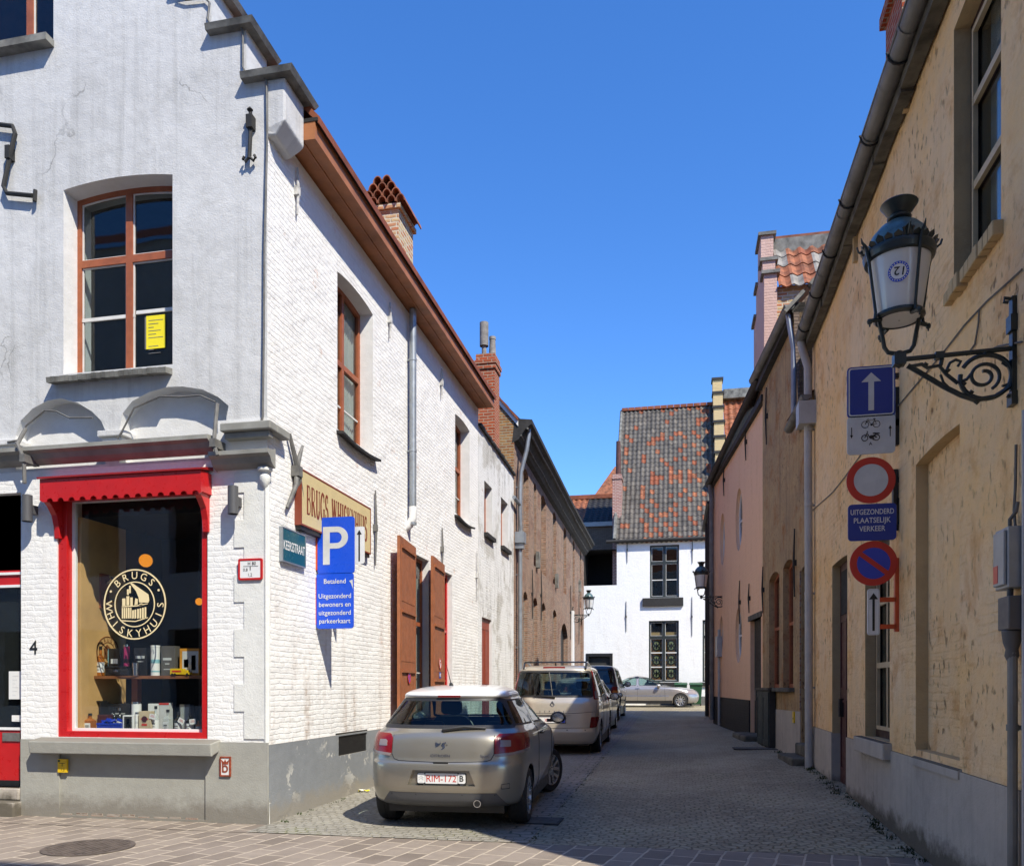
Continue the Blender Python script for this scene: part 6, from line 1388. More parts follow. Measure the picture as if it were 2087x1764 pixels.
# ================================================================ parked cars
def paint(name, c, metal=.55, rough=.28):
    t = NT(name); g = t.n('NewGeometry'); nz = t.noise(t.ob(), 900., 1, .5)
    col = t.mix(t.ramp(nz, .4, .6, 0, .25), c, tuple(min(1, x * 1.25) for x in lin(c)[:3])); dust = t.ramp(t.noise(t.ob(), 2.2, 4), .45, .7, 0, .12)
    col = t.mix(dust, col, '#8a8378'); col = t.mix(g.outputs['Backfacing'], col, (.012, .012, .012))
    m = t.math('MULTIPLY', t.math('SUBTRACT', 1., g.outputs['Backfacing']), metal)
    t.out(col, rough, None, m, .5, .8); t.b.inputs['Coat Roughness'].default_value = .04; return t.mat
C['champagne'] = paint('champagne metallic paint', (.335, .31, .255), .65); C['pearl'] = paint('white roof paint', (.80, .80, .79), .0)
C['beige'] = paint('pale beige metallic paint', (.54, .48, .385), .45); C['silver'] = paint('silver metallic paint', (.42, .43, .44), .6); C['suv_dark'] = paint('dark blue grey paint', (.02, .022, .028), .3)
C['sedan'] = paint('silver lilac metallic paint', (.40, .375, .36), .6)
C['car_glass'] = glassy('tinted car glass', (.55, .68, .65), base=.0); C['car_glass_dark'] = glassy('privacy glass', (.16, .18, .18), base=.01)
def lamp_mat(name, c):
    t = NT(name); t.out(c, .2, t.bump(t.noise(t.map(t.ob(), (60, 4, 60)), 1., 2), .5, .002), 0, .4, .25); return t.mat
C['lamp_red'] = lamp_mat('red tail lamp lens', (.22, .005, .007)); C['lamp_deep'] = lamp_mat('deep red lens', (.16, .006, .008)); C['lamp_clear'] = lamp_mat('clear lamp lens', (.27, .22, .21)); C['lamp_amber'] = lamp_mat('amber lens', (.55, .16, .02))

def loft_body(levels, L, nc=7, ns=14, sub=2):
    vs = []; rows = []
    for z, yr, yf, w, rr, rf, n, tilt in levels:
        half = []
        for i in range(nc):
            a = (i / nc) * math.pi / 2; s, c = math.sin(a) ** (2 / n), math.cos(a) ** (2 / n); half.append((w * s, yr + rr * (1 - c)))
        for i in range(ns + 1):
            y = yr + rr + (yf - rf - yr - rr) * i / ns; half.append((w, y))
        for i in range(1, nc + 1):
            a = math.pi / 2 * (1 - i / nc); s, c = math.sin(a) ** (2 / n), math.cos(a) ** (2 / n) if a > 1e-6 else 1.; half.append((w * s if a > 1e-6 else 0., yf - rf * (1 - c)))
        bulge = lambda y: 1 - .06 * ((y - L * .48) / (L * .5)) ** 4
        pts = [(x * bulge(y), y, z + tilt * (y / L)) for x, y in half] + [(-x * bulge(y), y, z + tilt * (y / L)) for x, y in half[-2:0:-1]]
        rows.append(pts)
    me = bpy.data.meshes.new('b'); N = len(rows[0]); v = [p for r in rows for p in r]; f = []
    for i in range(len(rows) - 1):
        for k in range(N): f.append((i * N + k, i * N + (k + 1) % N, (i + 1) * N + (k + 1) % N, (i + 1) * N + k))
    k0 = (len(rows) - 1) * N; H = N // 2           # close the roof with a strip of quads
    for k in range(H): 
        a, b_, c, d = k0 + k, k0 + k + 1, k0 + (N - k - 1) % N, k0 + (N - k) % N
        q = []
        for t in (a, b_, c, d):
            if t not in q: q.append(t)
        if len(q) >= 3: f.append(tuple(q))
    me.from_pydata(v, [], f); o = bpy.data.objects.new('b', me); COL.objects.link(o)
    m = o.modifiers.new('s', 'SUBSURF'); m.levels = sub; m.render_levels = sub
    out = bpy.data.meshes.new_from_object(o.evaluated_get(bpy.context.evaluated_depsgraph_get())); bpy.data.objects.remove(o); bpy.data.meshes.remove(me)
    bm = bmesh.new(); bm.from_mesh(out); bpy.data.meshes.remove(out); bmesh.ops.recalc_face_normals(bm, faces=bm.faces); return bm
def inpoly(p, poly):
    x, y = p; r = False; j = len(poly) - 1
    for i in range(len(poly)):
        (a, b), (c, d) = poly[i], poly[j]
        if (b > y) != (d > y) and x < (c - a) * (y - b) / (d - b) + a: r = not r
        j = i
    return r
def rpoly(pts, r=.04, n=3):
    out = []; N = len(pts)
    for i in range(N):
        p = Vector(pts[i]); a = (Vector(pts[i - 1]) - p); b = (Vector(pts[(i + 1) % N]) - p); k = min(r, a.length * .45, b.length * .45); a = p + a.normalized() * k; b = p + b.normalized() * k
        for j in range(n + 1): t = j / n; out.append(tuple(a * (1 - t) ** 2 + p * 2 * t * (1 - t) + b * t * t))
    return out
def shrink(poly, k):
    cx = sum(p[0] for p in poly) / len(poly); cy = sum(p[1] for p in poly) / len(poly); w = max(p[0] for p in poly) - min(p[0] for p in poly); h = max(p[1] for p in poly) - min(p[1] for p in poly)
    return [(cx + (p[0] - cx) * max(.1, 1 - 2 * k / w), cy + (p[1] - cy) * max(.1, 1 - 2 * k / h)) for p in poly]
def cut(bm, poly, axis, sel):
    ix, iz = (0, 2) if axis == 'y' else (1, 2)
    x0, x1 = min(p[0] for p in poly) - .02, max(p[0] for p in poly) + .02; z0, z1 = min(p[1] for p in poly) - .02, max(p[1] for p in poly) + .02
    def near(f):
        if not sel(f): return False
        a = [v.co[ix] for v in f.verts]; b = [v.co[iz] for v in f.verts]
        return max(a) > x0 and min(a) < x1 and max(b) > z0 and min(b) < z1
    cand = [f for f in bm.faces if near(f)]
    for i in range(len(poly)):
        p, q = poly[i], poly[(i + 1) % len(poly)]; dx, dz = q[0] - p[0], q[1] - p[1]
        if math.hypot(dx, dz) < 1e-5 or not cand: continue
        g = set(cand)
        for f in cand: g.update(f.edges); g.update(f.verts)
        no = Vector((0, 0, 0)); no[ix] = -dz; no[iz] = dx; co = Vector((0, 0, 0)); co[ix] = p[0]; co[iz] = p[1]
        r = bmesh.ops.bisect_plane(bm, geom=list(g), plane_co=co, plane_no=no, dist=1e-4)
        cand = [f for f in r['geom'] if isinstance(f, bmesh.types.BMFace) and near(f)]
    bm.normal_update()
    out = []
    for f in cand:
        c = f.calc_center_median()
        if inpoly((c[ix], c[iz]), poly): out.append(f)
    return out
def faces_to_mesh(bm, faces, name, mat, parent, push=0., skirt=0., move=None):
    nb = bmesh.new(); mp = {}; bm.normal_update()
    for f in faces:
        for v in f.verts:
            if v not in mp: mp[v] = nb.verts.new(v.co + v.normal * push + (Vector(move) if move else Vector()))
        nb.faces.new([mp[v] for v in f.verts])
    inv = {n: v for v, n in mp.items()}
    if skirt:
        nb.edges.ensure_lookup_table(); be = [e for e in nb.edges if len(e.link_faces) == 1]; [None for e in be]; dup = {}
        for e in be:
            q = []
            for v in (e.verts[0], e.verts[1]):
                if v not in dup: dup[v] = nb.verts.new(v.co - (inv[v].normal * skirt if not move else Vector(move)))
                q.append(dup[v])
            nb.faces.new((q[0], q[1], e.verts[1], e.verts[0])) if e.link_loops[0].vert == e.verts[0] else nb.faces.new((q[1], q[0], e.verts[0], e.verts[1]))
    me = bpy.data.meshes.new(name); nb.to_mesh(me); nb.free(); me.materials.append(C[mat]); me.polygons.foreach_set('use_smooth', [True] * len(me.polygons)); me.set_sharp_from_angle(angle=rad(40))
    o = bpy.data.objects.new(name, me); COL.objects.link(o); o.parent = parent; return o
def wheel(car, x, y, r, w, side, steer=0., rim='alloy', spokes=5, name='wheel'):
    """side +1 = outer face towards +x"""
    M = Matrix.Translation((x, y, r)) @ Matrix.Rotation(steer, 4, 'Z') @ Matrix.Rotation(rad(90) * side, 4, 'Y')
    b = MB(M @ Matrix()); h = w / 2; rr = r * .69
    b.lathe([(rr, -h), (r * .93, -h), (r * .985, -h * .8), (r, -h * .5), (r, -h * .1), (r * .985, -h * .08), (r * .985, h * .08), (r, h * .1), (r, h * .5), (r * .985, h * .8), (r * .93, h), (rr, h), (rr, -h)], (0, 0, 0), 40, cap=False)
    ty = b.build(name, C['tyre'], car)
    b = MB(M); b.lathe([(rr + .004, h * .98), (rr - .008, h * .9), (rr - .025, h * .3), (rr - .03, -h * .9)], (0, 0, 0), 36, cap=False); b.lathe([(rr - .03, h * .05), (.0, h * .05)], (0, 0, 0), 24, m=1, cap=False)
    for i in range(spokes):
        a = 2 * math.pi * i / spokes; c, s = math.cos(a), math.sin(a)
        for off in ((-.035, .035) if spokes <= 6 else (0,)):
            ww = .022 if spokes <= 6 else .028; P = lambda q, t, z: (q * c - t * s, q * s + t * c, z)
            b.add([P(.05, off - ww, h * .75), P(.05, off + ww, h * .75), P(rr - .005, off * 1.6 + ww, h * .95), P(rr - .005, off * 1.6 - ww, h * .95), P(.05, off - ww, h * .3), P(.05, off + ww, h * .3), P(rr - .005, off * 1.6 + ww, h * .5), P(rr - .005, off * 1.6 - ww, h * .5)], [(0, 3, 2, 1), (0, 1, 5, 4), (1, 2, 6, 5), (2, 3, 7, 6), (3, 0, 4, 7)])
    b.lathe([(.075, h * .3), (.075, h * .78), (.05, h * .86), (0, h * .86)], (0, 0, 0), 20, cap=False); b.build('rim', [C[rim], C['plastic']], ty); return ty
def make_car(name, label, loc, L, levels, body_mat, cuts, arches, wr, ww, hw, yaw=0., roof=None, lines=(), steer=0., rim='alloy', spokes=5, extra=None, group='cars parked along the lane', seats=True, sub=2):
    car = thing(name, (0, 0, 0), label, 'car', group); bm = loft_body(levels, L, sub=sub)
    bv = BVHTree.FromBMesh(bm); car_parts = []
    sels = {'R': lambda f: f.normal.y < -.12 and f.calc_center_median().y < L * .4, 'Rw': lambda f: f.calc_center_median().y < .60 and (f.normal.y < -.02 or abs(f.normal.x) > .5), 'F': lambda f: f.normal.y > .08 and f.calc_center_median().y > L * .35,
            'Fw': lambda f: f.calc_center_median().y > L - .7, 'S+': lambda f: f.normal.x > .25 and f.calc_center_median().x > 0, 'S-': lambda f: f.normal.x < -.25 and f.calc_center_median().x < 0}
    for ya, ra in arches:
        for sd in ('S+', 'S-'):
            fs = cut(bm, ellipse(ya, wr, ra, ra, 22), 'x', sels[sd]); bmesh.ops.delete(bm, geom=fs, context='FACES')
    for kind, sd, poly, nm, mt, par in cuts:
        sides = [sd] if sd in sels else ['S+', 'S-']
        for s_ in sides:
            ax = 'y' if s_[0] in 'RF' else 'x'
            if kind == 'glass':
                fs = cut(bm, poly, ax, sels[s_]); inner = set(cut(bm, shrink(poly, par), ax, sels[s_])) if par else set(f for f in bm.faces if f in set(fs))
                fs2 = [f for f in bm.faces if sels[s_](f) and f not in inner and inpoly((f.calc_center_median()[0 if ax == 'y' else 1], f.calc_center_median().z), poly)]
                w_ = faces_to_mesh(bm, fs2, nm + '_trim' if False else nm, 'plastic', car, .002); faces_to_mesh(bm, list(inner), 'glass', mt, w_, .002); bmesh.ops.delete(bm, geom=fs2 + list(inner), context='FACES')
            elif kind == 'raise':
                fs = cut(bm, poly, ax, sels[s_]); faces_to_mesh(bm, fs, nm, mt, car, par, par + .02)
            elif kind == 'recess':
                fs = cut(bm, poly, ax, sels[s_]); faces_to_mesh(bm, fs, nm, mt, car, 0, .01, (0, par, 0)); bmesh.ops.delete(bm, geom=fs, context='FACES')
            elif kind == 'panel':
                fs = cut(bm, poly, ax, sels[s_]); faces_to_mesh(bm, fs, nm, mt, car, par); bmesh.ops.delete(bm, geom=fs, context='FACES')
    if roof:
        rf = [f for f in bm.faces if f.calc_center_median().z > roof[0]]
        faces_to_mesh(bm, rf, 'roof', roof[1], car); bmesh.ops.delete(bm, geom=rf, context='FACES')
    faces_to_mesh(bm, list(bm.faces), 'body', body_mat, car); bm.free()
    def hit(x, y, z, d):
        h = bv.ray_cast(Vector((x, y, z)), Vector(d)); return h[0] if h[0] is not None else None
    for sd, pts in lines:
        full = []
        for p, q in zip(pts, pts[1:]):
            n = max(1, int(math.hypot(q[0] - p[0], q[1] - p[1]) / .05)); full += [(p[0] + (q[0] - p[0]) * i / n, p[1] + (q[1] - p[1]) * i / n) for i in range(n)]
        full.append(pts[-1])
        for s in ((1, -1) if sd == 'S' else (1,)):
            pp = []
            for u, z in full:
                h = hit(s * 3, u, z, (-s, 0, 0)) if sd == 'S' else hit(u, -3, z, (0, 1, 0))
                if h: pp.append(h)
            if len(pp) > 1: b = MB(); b.tube(pp, .0045, 5); b.build('shut_line', C['black'], car)
    b = MB()       # underbody and wheel wells
    b.box(-hw + .22, hw - .22, .25, L - .3, wr * .55, wr + .3); b.box(-hw + .04, hw - .04, arches[0][0] + arches[0][1] + .02, arches[1][0] - arches[1][1] - .02, .17, .42)
    for ya, ra in arches:
        for s in (-1, 1):
            rows = [[(s * x, ya + (ra + .01) * math.cos(t), wr + (ra + .01) * math.sin(t)) for t in [math.pi * k / 12 for k in range(13)]] for x in (hw - .28, hw - .03)]
            b.grid(rows, 0, True); b.box(s * (hw - .29), s * (hw - .27), ya - ra, ya + ra, wr, wr + ra)
    b.build('underbody', C['black'], car)
    for ya, st, s in ((arches[0][0], 0, 1), (arches[0][0], 0, -1), (arches[1][0], steer, 1), (arches[1][0], steer, -1)):
        wheel(car, s * (hw - ww / 2 - .015), ya, wr, ww, s, st, rim, spokes)
    if seats:
        z0 = seats if not isinstance(seats, bool) else .62
        for xs_, ys_ in ((-.36, L * .50), (.36, L * .50)):
            b = MB(); b.slab(rrect(xs_ - .23, xs_ + .23, z0 - .1, z0 + .5, .08), ys_, ys_ + .12); b.slab(rrect(xs_ - .13, xs_ + .13, z0 + .52, z0 + .70, .05), ys_ + .01, ys_ + .10); b.build('seat', C['plastic'], car, bevel=.02)
        b = MB(); b.slab(rrect(-.58, .58, z0 - .15, z0 + .36, .06), L * .27, L * .27 + .12)
        for xs_ in (-.35, .35): b.slab(rrect(xs_ - .11, xs_ + .11, z0 + .36, z0 + .48, .04), L * .27 + .02, L * .27 + .10)
        b.build('rear_seat', C['plastic'], car, bevel=.02)
        b = MB(); b.box(-.62, .62, L * .66, L * .75, z0 + .05, z0 + .30); b.build('dashboard', C['plastic'], car)
        b = MB(); b.tube([(-.36 + .18 * math.cos(t), L * .645 + .05 * math.sin(t), z0 + .28 + .17 * math.sin(t)) for t in [2 * math.pi * k / 18 for k in range(18)]], .014, 6, closed=True); b.build('steering_wheel', C['plastic'], car)
    if extra: extra(car, hit)
    car.location = loc; car.rotation_euler.z = yaw
    return car
def mirror(car, x, y, z, s, mat, w=.20, h=.15):
    b = MB(); b.lathe([(0, -.06), (w * .35, -.05), (w * .52, .0), (w * .5, .045), (w * .40, .055)], (0, 0, 0), 16, cap=False)
    R = Matrix.Translation((x + s * .12, y, z)) @ Matrix.Rotation(rad(90), 4, 'X') @ Matrix.Diagonal((1, h / w, 1.4, 1)); b.M = R; b.v = [v * 1 for v in b.v]; o = b.build('mirror', C[mat], car)
    b = MB(R); b.lathe([(w * .46, .042), (0, .046)], (0, 0, 0), 16, cap=False); b.build('mirror_glass', C['chrome'], o)
    b = MB(); b.box(x - .03, x + s * .06, y - .03, y + .03, z - .06, z - .02); b.build('mirror_stalk', C['plastic'], o)
def plate(car, x, z, y, w, h, txt, tcol='sign_red', frame='plastic', side=None, euro=None, tw=.72):
    b = MB(); b.slab(rrect(x - w / 2, x + w / 2, z - h / 2, z + h / 2, .008), y - .012, y); o = b.build('number_plate', C['white'], car)
    b = MB(); b.slab(rrect(x - w / 2 - .012, x + w / 2 + .012, z - h / 2 - .022, z + h / 2 + .008, .012), y - .006, y + .012); b.build('plate_frame', C[frame], o)
    if txt: b = MB(); b.text(txt, x, z, h * .64, y - .014, width=w * tw, bold=.0); b.build('lettering', C[tcol], o)
    return o

# ---- champagne hatchback
def ex_hatch(car, hit):
    y = .012; o = plate(car, 0, .548, y + .045, .345, .108, 'RIM-172', tw=.92)
    b = MB()
    for s in (-1, 1): b.slab(rrect(s * .215 - .038, s * .215 + .038, .498, .600, .014), y + .028, y + .05)
    b.build('plate_side', C['white'], o)
    b = MB(); b.slab(rrect(-.262, .262, .474, .604, .012), y + .046, y + .06); b.build('plate_holder', C['plastic'], o)
    b = MB(); b.text('PG CARS', -.14, .483, .014, y + .044, width=.10); b.text('VEURNE', .02, .483, .014, y + .044, width=.09); b.text('058 311 444', .17, .483, .014, y + .044, width=.12); b.build('dealer_writing', C['white'], o)
    b = MB(); b.text('B', .215, .552, .06, y + .026, bold=.02); b.build('country_letter', C['black'], o)
    b = MB()
    for dz in (0, -.022): b.ribbon([(-.24, .552 + dz), (-.215, .574 + dz), (-.19, .552 + dz)], .010, y + .0265)
    b.slab(rect(-.236, -.194, .508, .512), y + .0265, y + .028); b.build('chevron_mark', C['sign_grey'], o)
    hy = lambda x, z: hit(x, -2, z, (0, 1, 0)).y
    yb = hy(0, .88) - .006
    b = MB(); b.slab([(-.062, .925), (-.062, .868), (-.012, .898), (-.002, .925), (-.028, .908)][::-1], yb, yb + .012); b.ribbon([(.052, .922), (.012, .905), (.01, .893), (.032, .880), (.025, .865), (-.012, .835)], [.012, .02, .022, .022, .018, .004], yb - .001); b.slab(ellipse(.06, .90, .006, .006, 8), yb, yb + .01); b.build('badge', C['chrome'], car)
    yb = hy(0, .78) - .004; b = MB(); b.text('CITROËN', -.01, .785, .026, yb, width=.205, bold=.01); b.build('name_lettering', C['chrome'], car)
    yb = hy(.43, .78) - .004; b = MB(); b.text('D-Sport', .43, .783, .03, yb, width=.125, bold=.008); b.build('trim_lettering', C['chrome'], car)
    for s in (-1, 1):
        pass
    b = MB(); y1 = hy(-.02, 1.05) - .02; y2 = hy(.42, 1.07) - .02; b.tube([(.0, y1 - .005, 1.035), (-.0, y1 - .012, 1.045), (.22, (y1 + y2) / 2 - .02, 1.075), (.44, y2 - .01, 1.062)], [.02, .026, .02, .012], 8); b.build('wiper', C['plastic'], car)
    yr_ = hy(0, 1.39); b = MB(); b.slab(rrect(-.125, .125, 1.378, 1.398, .008), yr_ - .012, yr_ + .03); b.build('brake_lamp', C['lamp_deep'], car)
    b = MB(); zr = hit(-.12, 1.0, 3, (0, 0, -1)).z; b.tube([(-.12, 1.0, zr - .01), (-.12, .99, zr + .03)], [.03, .016], 10); b.tube([(-.12, .99, zr + .02), (-.135, .84, zr + .23)], [.006, .003], 6); b.build('antenna', C['plastic'], car)
    b = MB(); b.tube([(.385, .16, .30), (.385, .005, .30)], .040, 18); b.build('exhaust', C['chrome'], car)
    b = MB(); b.tube([(.385, .10, .30), (.385, .002, .30)], .031, 16); b.build('exhaust_bore', C['black'], car)
    b = MB(); b.box(-.08, .08, hy(0, .715) - .008, hy(0, .715) + .02, .703, .722); b.build('boot_handle', C['black'], car)
    b = MB()
    for x in (-.54, -.27, .22, .55): b.lathe([(.011, 0), (0, .003)], (x, hy(x, .385) - .002, .385), 10, R=Matrix.Rotation(rad(90), 3, 'X'), cap=False)
    b.build('sensor', C['plastic'], car)
    mirror(car, .83, 2.62, 1.06, 1, 'plastic'); mirror(car, -.83, 2.62, 1.06, -1, 'plastic')
    b = MB()
    for s in (-1, 1):
        q = hit(s * 3, 1.62, .93, (-s, 0, 0)); b.tube([(q.x, 1.55, .93), (q.x + s * .03, 1.58, .93), (q.x + s * .03, 1.72, .935), (q.x, 1.75, .935)], .012, 6)
    b.build('door_handle', C['champagne'], car)
hl = [(.245, .16, 3.78, .72, .28, .5, 2.6, 0), (.265, .10, 3.84, .78, .32, .6, 2.7, 0), (.30, .05, 3.88, .815, .34, .65, 2.8, 0), (.40, .03, 3.92, .838, .36, .7, 2.8, 0), (.44, .012, 3.93, .845, .36, .7, 2.8, 0), (.60, .0, 3.95, .85, .36, .75, 2.8, 0), (.68, .004, 3.94, .85, .36, .75, 2.8, 0), (.705, .012, 3.93, .85, .36, .8, 2.8, 0), (.73, .035, 3.90, .85, .36, .8, 2.8, 0), (.82, .04, 3.80, .85, .38, .9, 2.8, 0),
      (.93, .062, 3.55, .845, .40, 1.0, 2.8, -.02), (1.0, .095, 3.15, .83, .42, .9, 2.7, -.03), (1.035, .135, 2.95, .805, .44, .8, 2.6, -.03), (1.07, .185, 2.78, .775, .45, .8, 2.6, -.03), (1.20, .28, 2.48, .705, .45, .7, 2.5, 0), (1.31, .375, 2.2, .635, .42, .65, 2.5, 0), (1.372, .43, 2.04, .595, .40, .6, 2.5, .0), (1.392, .395, 2.0, .60, .40, .6, 2.5, .01), (1.42, .41, 1.95, .585, .40, .6, 2.5, .02), (1.45, .55, 1.82, .53, .40, .55, 2.4, .04), (1.475, .8, 1.62, .40, .35, .4, 2.3, .06), (1.485, 1.0, 1.45, .2, .2, .2, 2.2, .06)]
tl = [(.548, .80), (.58, .772), (.72, .785), (.95, .845), (.95, .985), (.86, 1.005), (.58, 1.0), (.545, .965)]
hcuts = [('glass', 'R', rpoly([(-.735, 1.055), (.735, 1.055), (.565, 1.372), (-.565, 1.372)], .05), 'rear_window', 'car_glass', .035), ('glass', 'F', rpoly([(-.70, 1.06), (.70, 1.06), (.56, 1.36), (-.56, 1.36)], .05), 'windscreen', 'car_glass', .03),
         ('glass', 'S', rpoly([(.24, 1.085), (1.32, 1.06), (1.38, 1.345), (.56, 1.355)], .03), 'side_window', 'car_glass_dark', .02), ('glass', 'S', rpoly([(1.42, 1.058), (2.66, 1.03), (2.25, 1.27), (2.0, 1.345), (1.46, 1.345)], .04), 'side_window', 'car_glass', .02),
         ('recess', 'R', [(-.36, .475), (.36, .475), (.30, .635), (-.30, .635)], 'plate_recess', 'champagne', .05), ('panel', 'R', [(-.70, .16), (.70, .16), (.66, .29), (.57, .40), (-.57, .40), (-.66, .29)], 'valance', 'grey_plastic', .004)]
for s in (1, -1):
    p = [(s * x, z) for x, z in tl][::s]; hcuts.append(('raise', 'Rw', rpoly(p, .03), 'tail_light', 'lamp_red' if s < 0 else 'lamp_red', .010))
    hcuts.append(('raise', 'Rw', rpoly([(s * x, z) for x, z in [(.60, .872), (.70, .876), (.70, .936), (.603, .94)]][::s], .02), 'lamp_insert', 'lamp_clear', .014)); hcuts.append(('raise', 'Rw', [(s * x, z) for x, z in [(.56, .773), (.72, .786), (.90, .83), (.90, .858), (.72, .815), (.545, .802)]][::s], 'reversing_strip', 'lamp_clear', .013))
hlines = [('R', [(-.54, .99), (-.545, .80), (-.515, .745), (-.46, .728), (0, .716), (.46, .728), (.515, .745), (.545, .80), (.54, .99)]), ('S', [(1.40, 1.05), (1.38, .6), (1.44, .30)]), ('S', [(2.72, 1.02), (2.74, .6), (2.66, .28)]), ('S', [(1.44, .30), (2.66, .28)]), ('R', [(.62, .445), (.70, .45), (.70, .50), (.62, .49), (.62, .445)])]
HG = gz(-2.4, 9.5)
car1 = make_car('parked_car', 'champagne hatchback with white roof parked nearest at the corner', (-2.415, 8.02, .012), 3.95, hl, 'champagne', hcuts, [(.70, .345), (3.12, .345)], .305, .20, .845, roof=(1.383, 'pearl'), lines=hlines, steer=rad(-24), extra=ex_hatch, seats=.60)
car1.rotation_euler.z = rad(2.6); car1.rotation_euler.x = math.atan2(gz(-2.4, 11.1) - gz(-2.4, 8.7), 2.4)
# ---- pale beige people carrier with roof rails
def ex_van(car, hit):
    hy = lambda x, z: hit(x, -2, z, (0, 1, 0)).y
    yb = hy(0, .695); plate(car, 0, .695, yb + .015, .52, .11, 'XBD-747', tw=.58)
    b = MB(); b.box(.19, .255, yb - .004, yb + .004, .645, .745); b.build('country_band', C['sign_blue'], car); b = MB(); b.text('B', .223, .70, .04, yb - .006, bold=.02); b.build('country_letter', C['white'], car)
    yb = hy(0, 1.0) - .008; b = MB(); k = 1.; b.slab([(-.05, 1.0), (0, .925), (.05, 1.0), (0, 1.075)], yb, yb + .02, [[(-.026, 1.0), (0, .962), (.026, 1.0), (0, 1.038)]]); b.build('badge', C['chrome'], car)
    yb = hy(0, .86) - .005; b = MB()
    for i, ch in enumerate('ESPACE'): b.text(ch, -.24 + i * .095, .865, .035, yb, bold=.01)
    b.build('name_lettering', C['chrome'], car)
    yb = hy(0, 1.735); b = MB(); b.slab(rrect(-.22, .22, 1.715, 1.755, .01), yb - .014, yb + .03); b.build('brake_lamp', C['lamp_red'], car)
    y1 = hy(.05, 1.15); b = MB(); b.tube([(.05, y1 - .02, 1.15), (-.1, y1 - .03, 1.16), (-.38, y1 - .015, 1.17)], [.03, .016, .01], 8); b.tube([(0.0, y1 - .03, 1.16), (-.05, hy(-.05, 1.4) - .03, 1.45), (-.09, hy(-.09, 1.6) - .02, 1.64)], .012, 6); b.build('wiper', C['plastic'], car)
    b = MB()
    for s in (-1, 1):
        z = hit(s * .62, 1.0, 3, (0, 0, -1)).z; z2 = hit(s * .62, 2.6, 3, (0, 0, -1)).z
        b.tube([(s * .63, .40, z - .06), (s * .63, .52, z + .06), (s * .63, .8, z + .075), (s * .63, 2.5, z2 + .07), (s * .63, 2.75, z2 - .02)], .02, 8)
    b.build('roof_rail', C['beige'], car)
    b = MB(); b.tube([(-.63, .52, z + .075), (.63, .52, z + .075)], .016, 8); b.build('cross_bar', C['beige'], car)
    b = MB(); z = hit(0, .6, 3, (0, 0, -1)).z; b.tube([(0, .6, z), (0, .58, z + .06)], [.02, .008], 8); b.build('antenna', C['plastic'], car)
    mirror(car, .92, 3.3, 1.13, 1, 'plastic', .22, .17); mirror(car, -.92, 3.3, 1.13, -1, 'plastic', .22, .17)
    b = MB()
    for x in (-.65, -.3, .3, .65): b.lathe([(.012, 0), (0, .003)], (x, hy(x, .50) - .002, .50), 10, R=Matrix.Rotation(rad(90), 3, 'X'), cap=False)
    b.build('sensor', C['plastic'], car)
vl = [(.22, .10, 4.45, .80, .3, .5, 2.8, 0), (.27, .05, 4.5, .85, .3, .6, 3, 0), (.40, .01, 4.6, .895, .32, .7, 3, 0), (.47, .0, 4.64, .91, .32, .8, 3, 0), (.50, .02, 4.64, .91, .32, .8, 3, 0), (.70, .03, 4.6, .92, .34, .9, 3, 0), (.90, .05, 4.45, .92, .34, 1., 3, 0), (1.04, .07, 4.1, .91, .34, 1., 2.9, -.02), (1.09, .10, 3.85, .895, .34, .9, 2.9, -.02), (1.14, .13, 3.7, .88, .34, .9, 2.8, -.02), (1.35, .19, 3.3, .835, .32, .8, 2.8, 0), (1.55, .26, 2.9, .785, .32, .8, 2.8, 0), (1.67, .31, 2.66, .75, .32, .7, 2.7, 0), (1.71, .31, 2.58, .74, .32, .7, 2.7, 0), (1.755, .38, 2.5, .70, .32, .6, 2.6, 0), (1.785, .55, 2.3, .60, .3, .5, 2.5, .0), (1.80, .85, 2.0, .40, .3, .4, 2.4, 0), (1.805, 1.2, 1.8, .15, .15, .15, 2.2, 0)]
vcuts = [('glass', 'R', rpoly([(-.80, 1.14), (.80, 1.14), (.735, 1.675), (-.735, 1.675)], .06), 'rear_window', 'car_glass', .04), ('glass', 'F', rpoly([(-.75, 1.15), (.75, 1.15), (.66, 1.68), (-.66, 1.68)], .05), 'windscreen', 'car_glass', .03)]
for a, c in ((.58, 1.4), (1.5, 2.4), (2.5, 3.3)): vcuts.append(('glass', 'S', rpoly([(a, 1.15), (c, 1.14), (c - (.5 if c > 3 else .0), 1.66), (a + (.08 if a < 1 else 0), 1.66)], .05), 'side_window', 'car_glass_dark', .02))
for s in (1, -1):
    vcuts.append(('raise', 'Rw', rpoly([(s * x, z) for x, z in [(.80, 1.10), (1.0, 1.10), (1.0, 1.68), (.72, 1.68)]][::s], .03), 'tail_light', 'lamp_red', .012)); vcuts.append(('raise', 'Rw', rpoly([(s * x, z) for x, z in [(.82, 1.12), (1.0, 1.12), (1.0, 1.27), (.80, 1.27)]][::s], .02), 'lamp_insert', 'lamp_clear', .016))
    vcuts.append(('raise', 'Rw', rpoly([(s * x, z) for x, z in [(.73, .54), (.86, .56), (.90, .76), (.76, .76)]][::s], .03), 'reflector', 'lamp_deep', .008))
vcuts.append(('recess', 'R', [(-.42, .625), (.42, .625), (.38, .80), (-.38, .80)], 'plate_recess', 'beige', .03))
vlines = [('R', [(-.86, 1.08), (-.84, .55), (0, .535), (.84, .55), (.86, 1.08)]), ('R', [(-.84, .86), (-.45, .83), (.45, .83), (.84, .86)]), ('S', [(1.45, 1.7), (1.45, .35)]), ('S', [(2.45, 1.7), (2.45, .3)]), ('S', [(3.4, 1.1), (3.4, .3)])]
car2 = make_car('parked_car', 'pale beige people carrier with roof rails behind the champagne hatchback', (-2.47, 15.78, .165), 4.66, vl, 'beige', vcuts, [(.92, .38), (3.79, .38)], .335, .22, .91, lines=vlines, extra=ex_van, seats=.78)
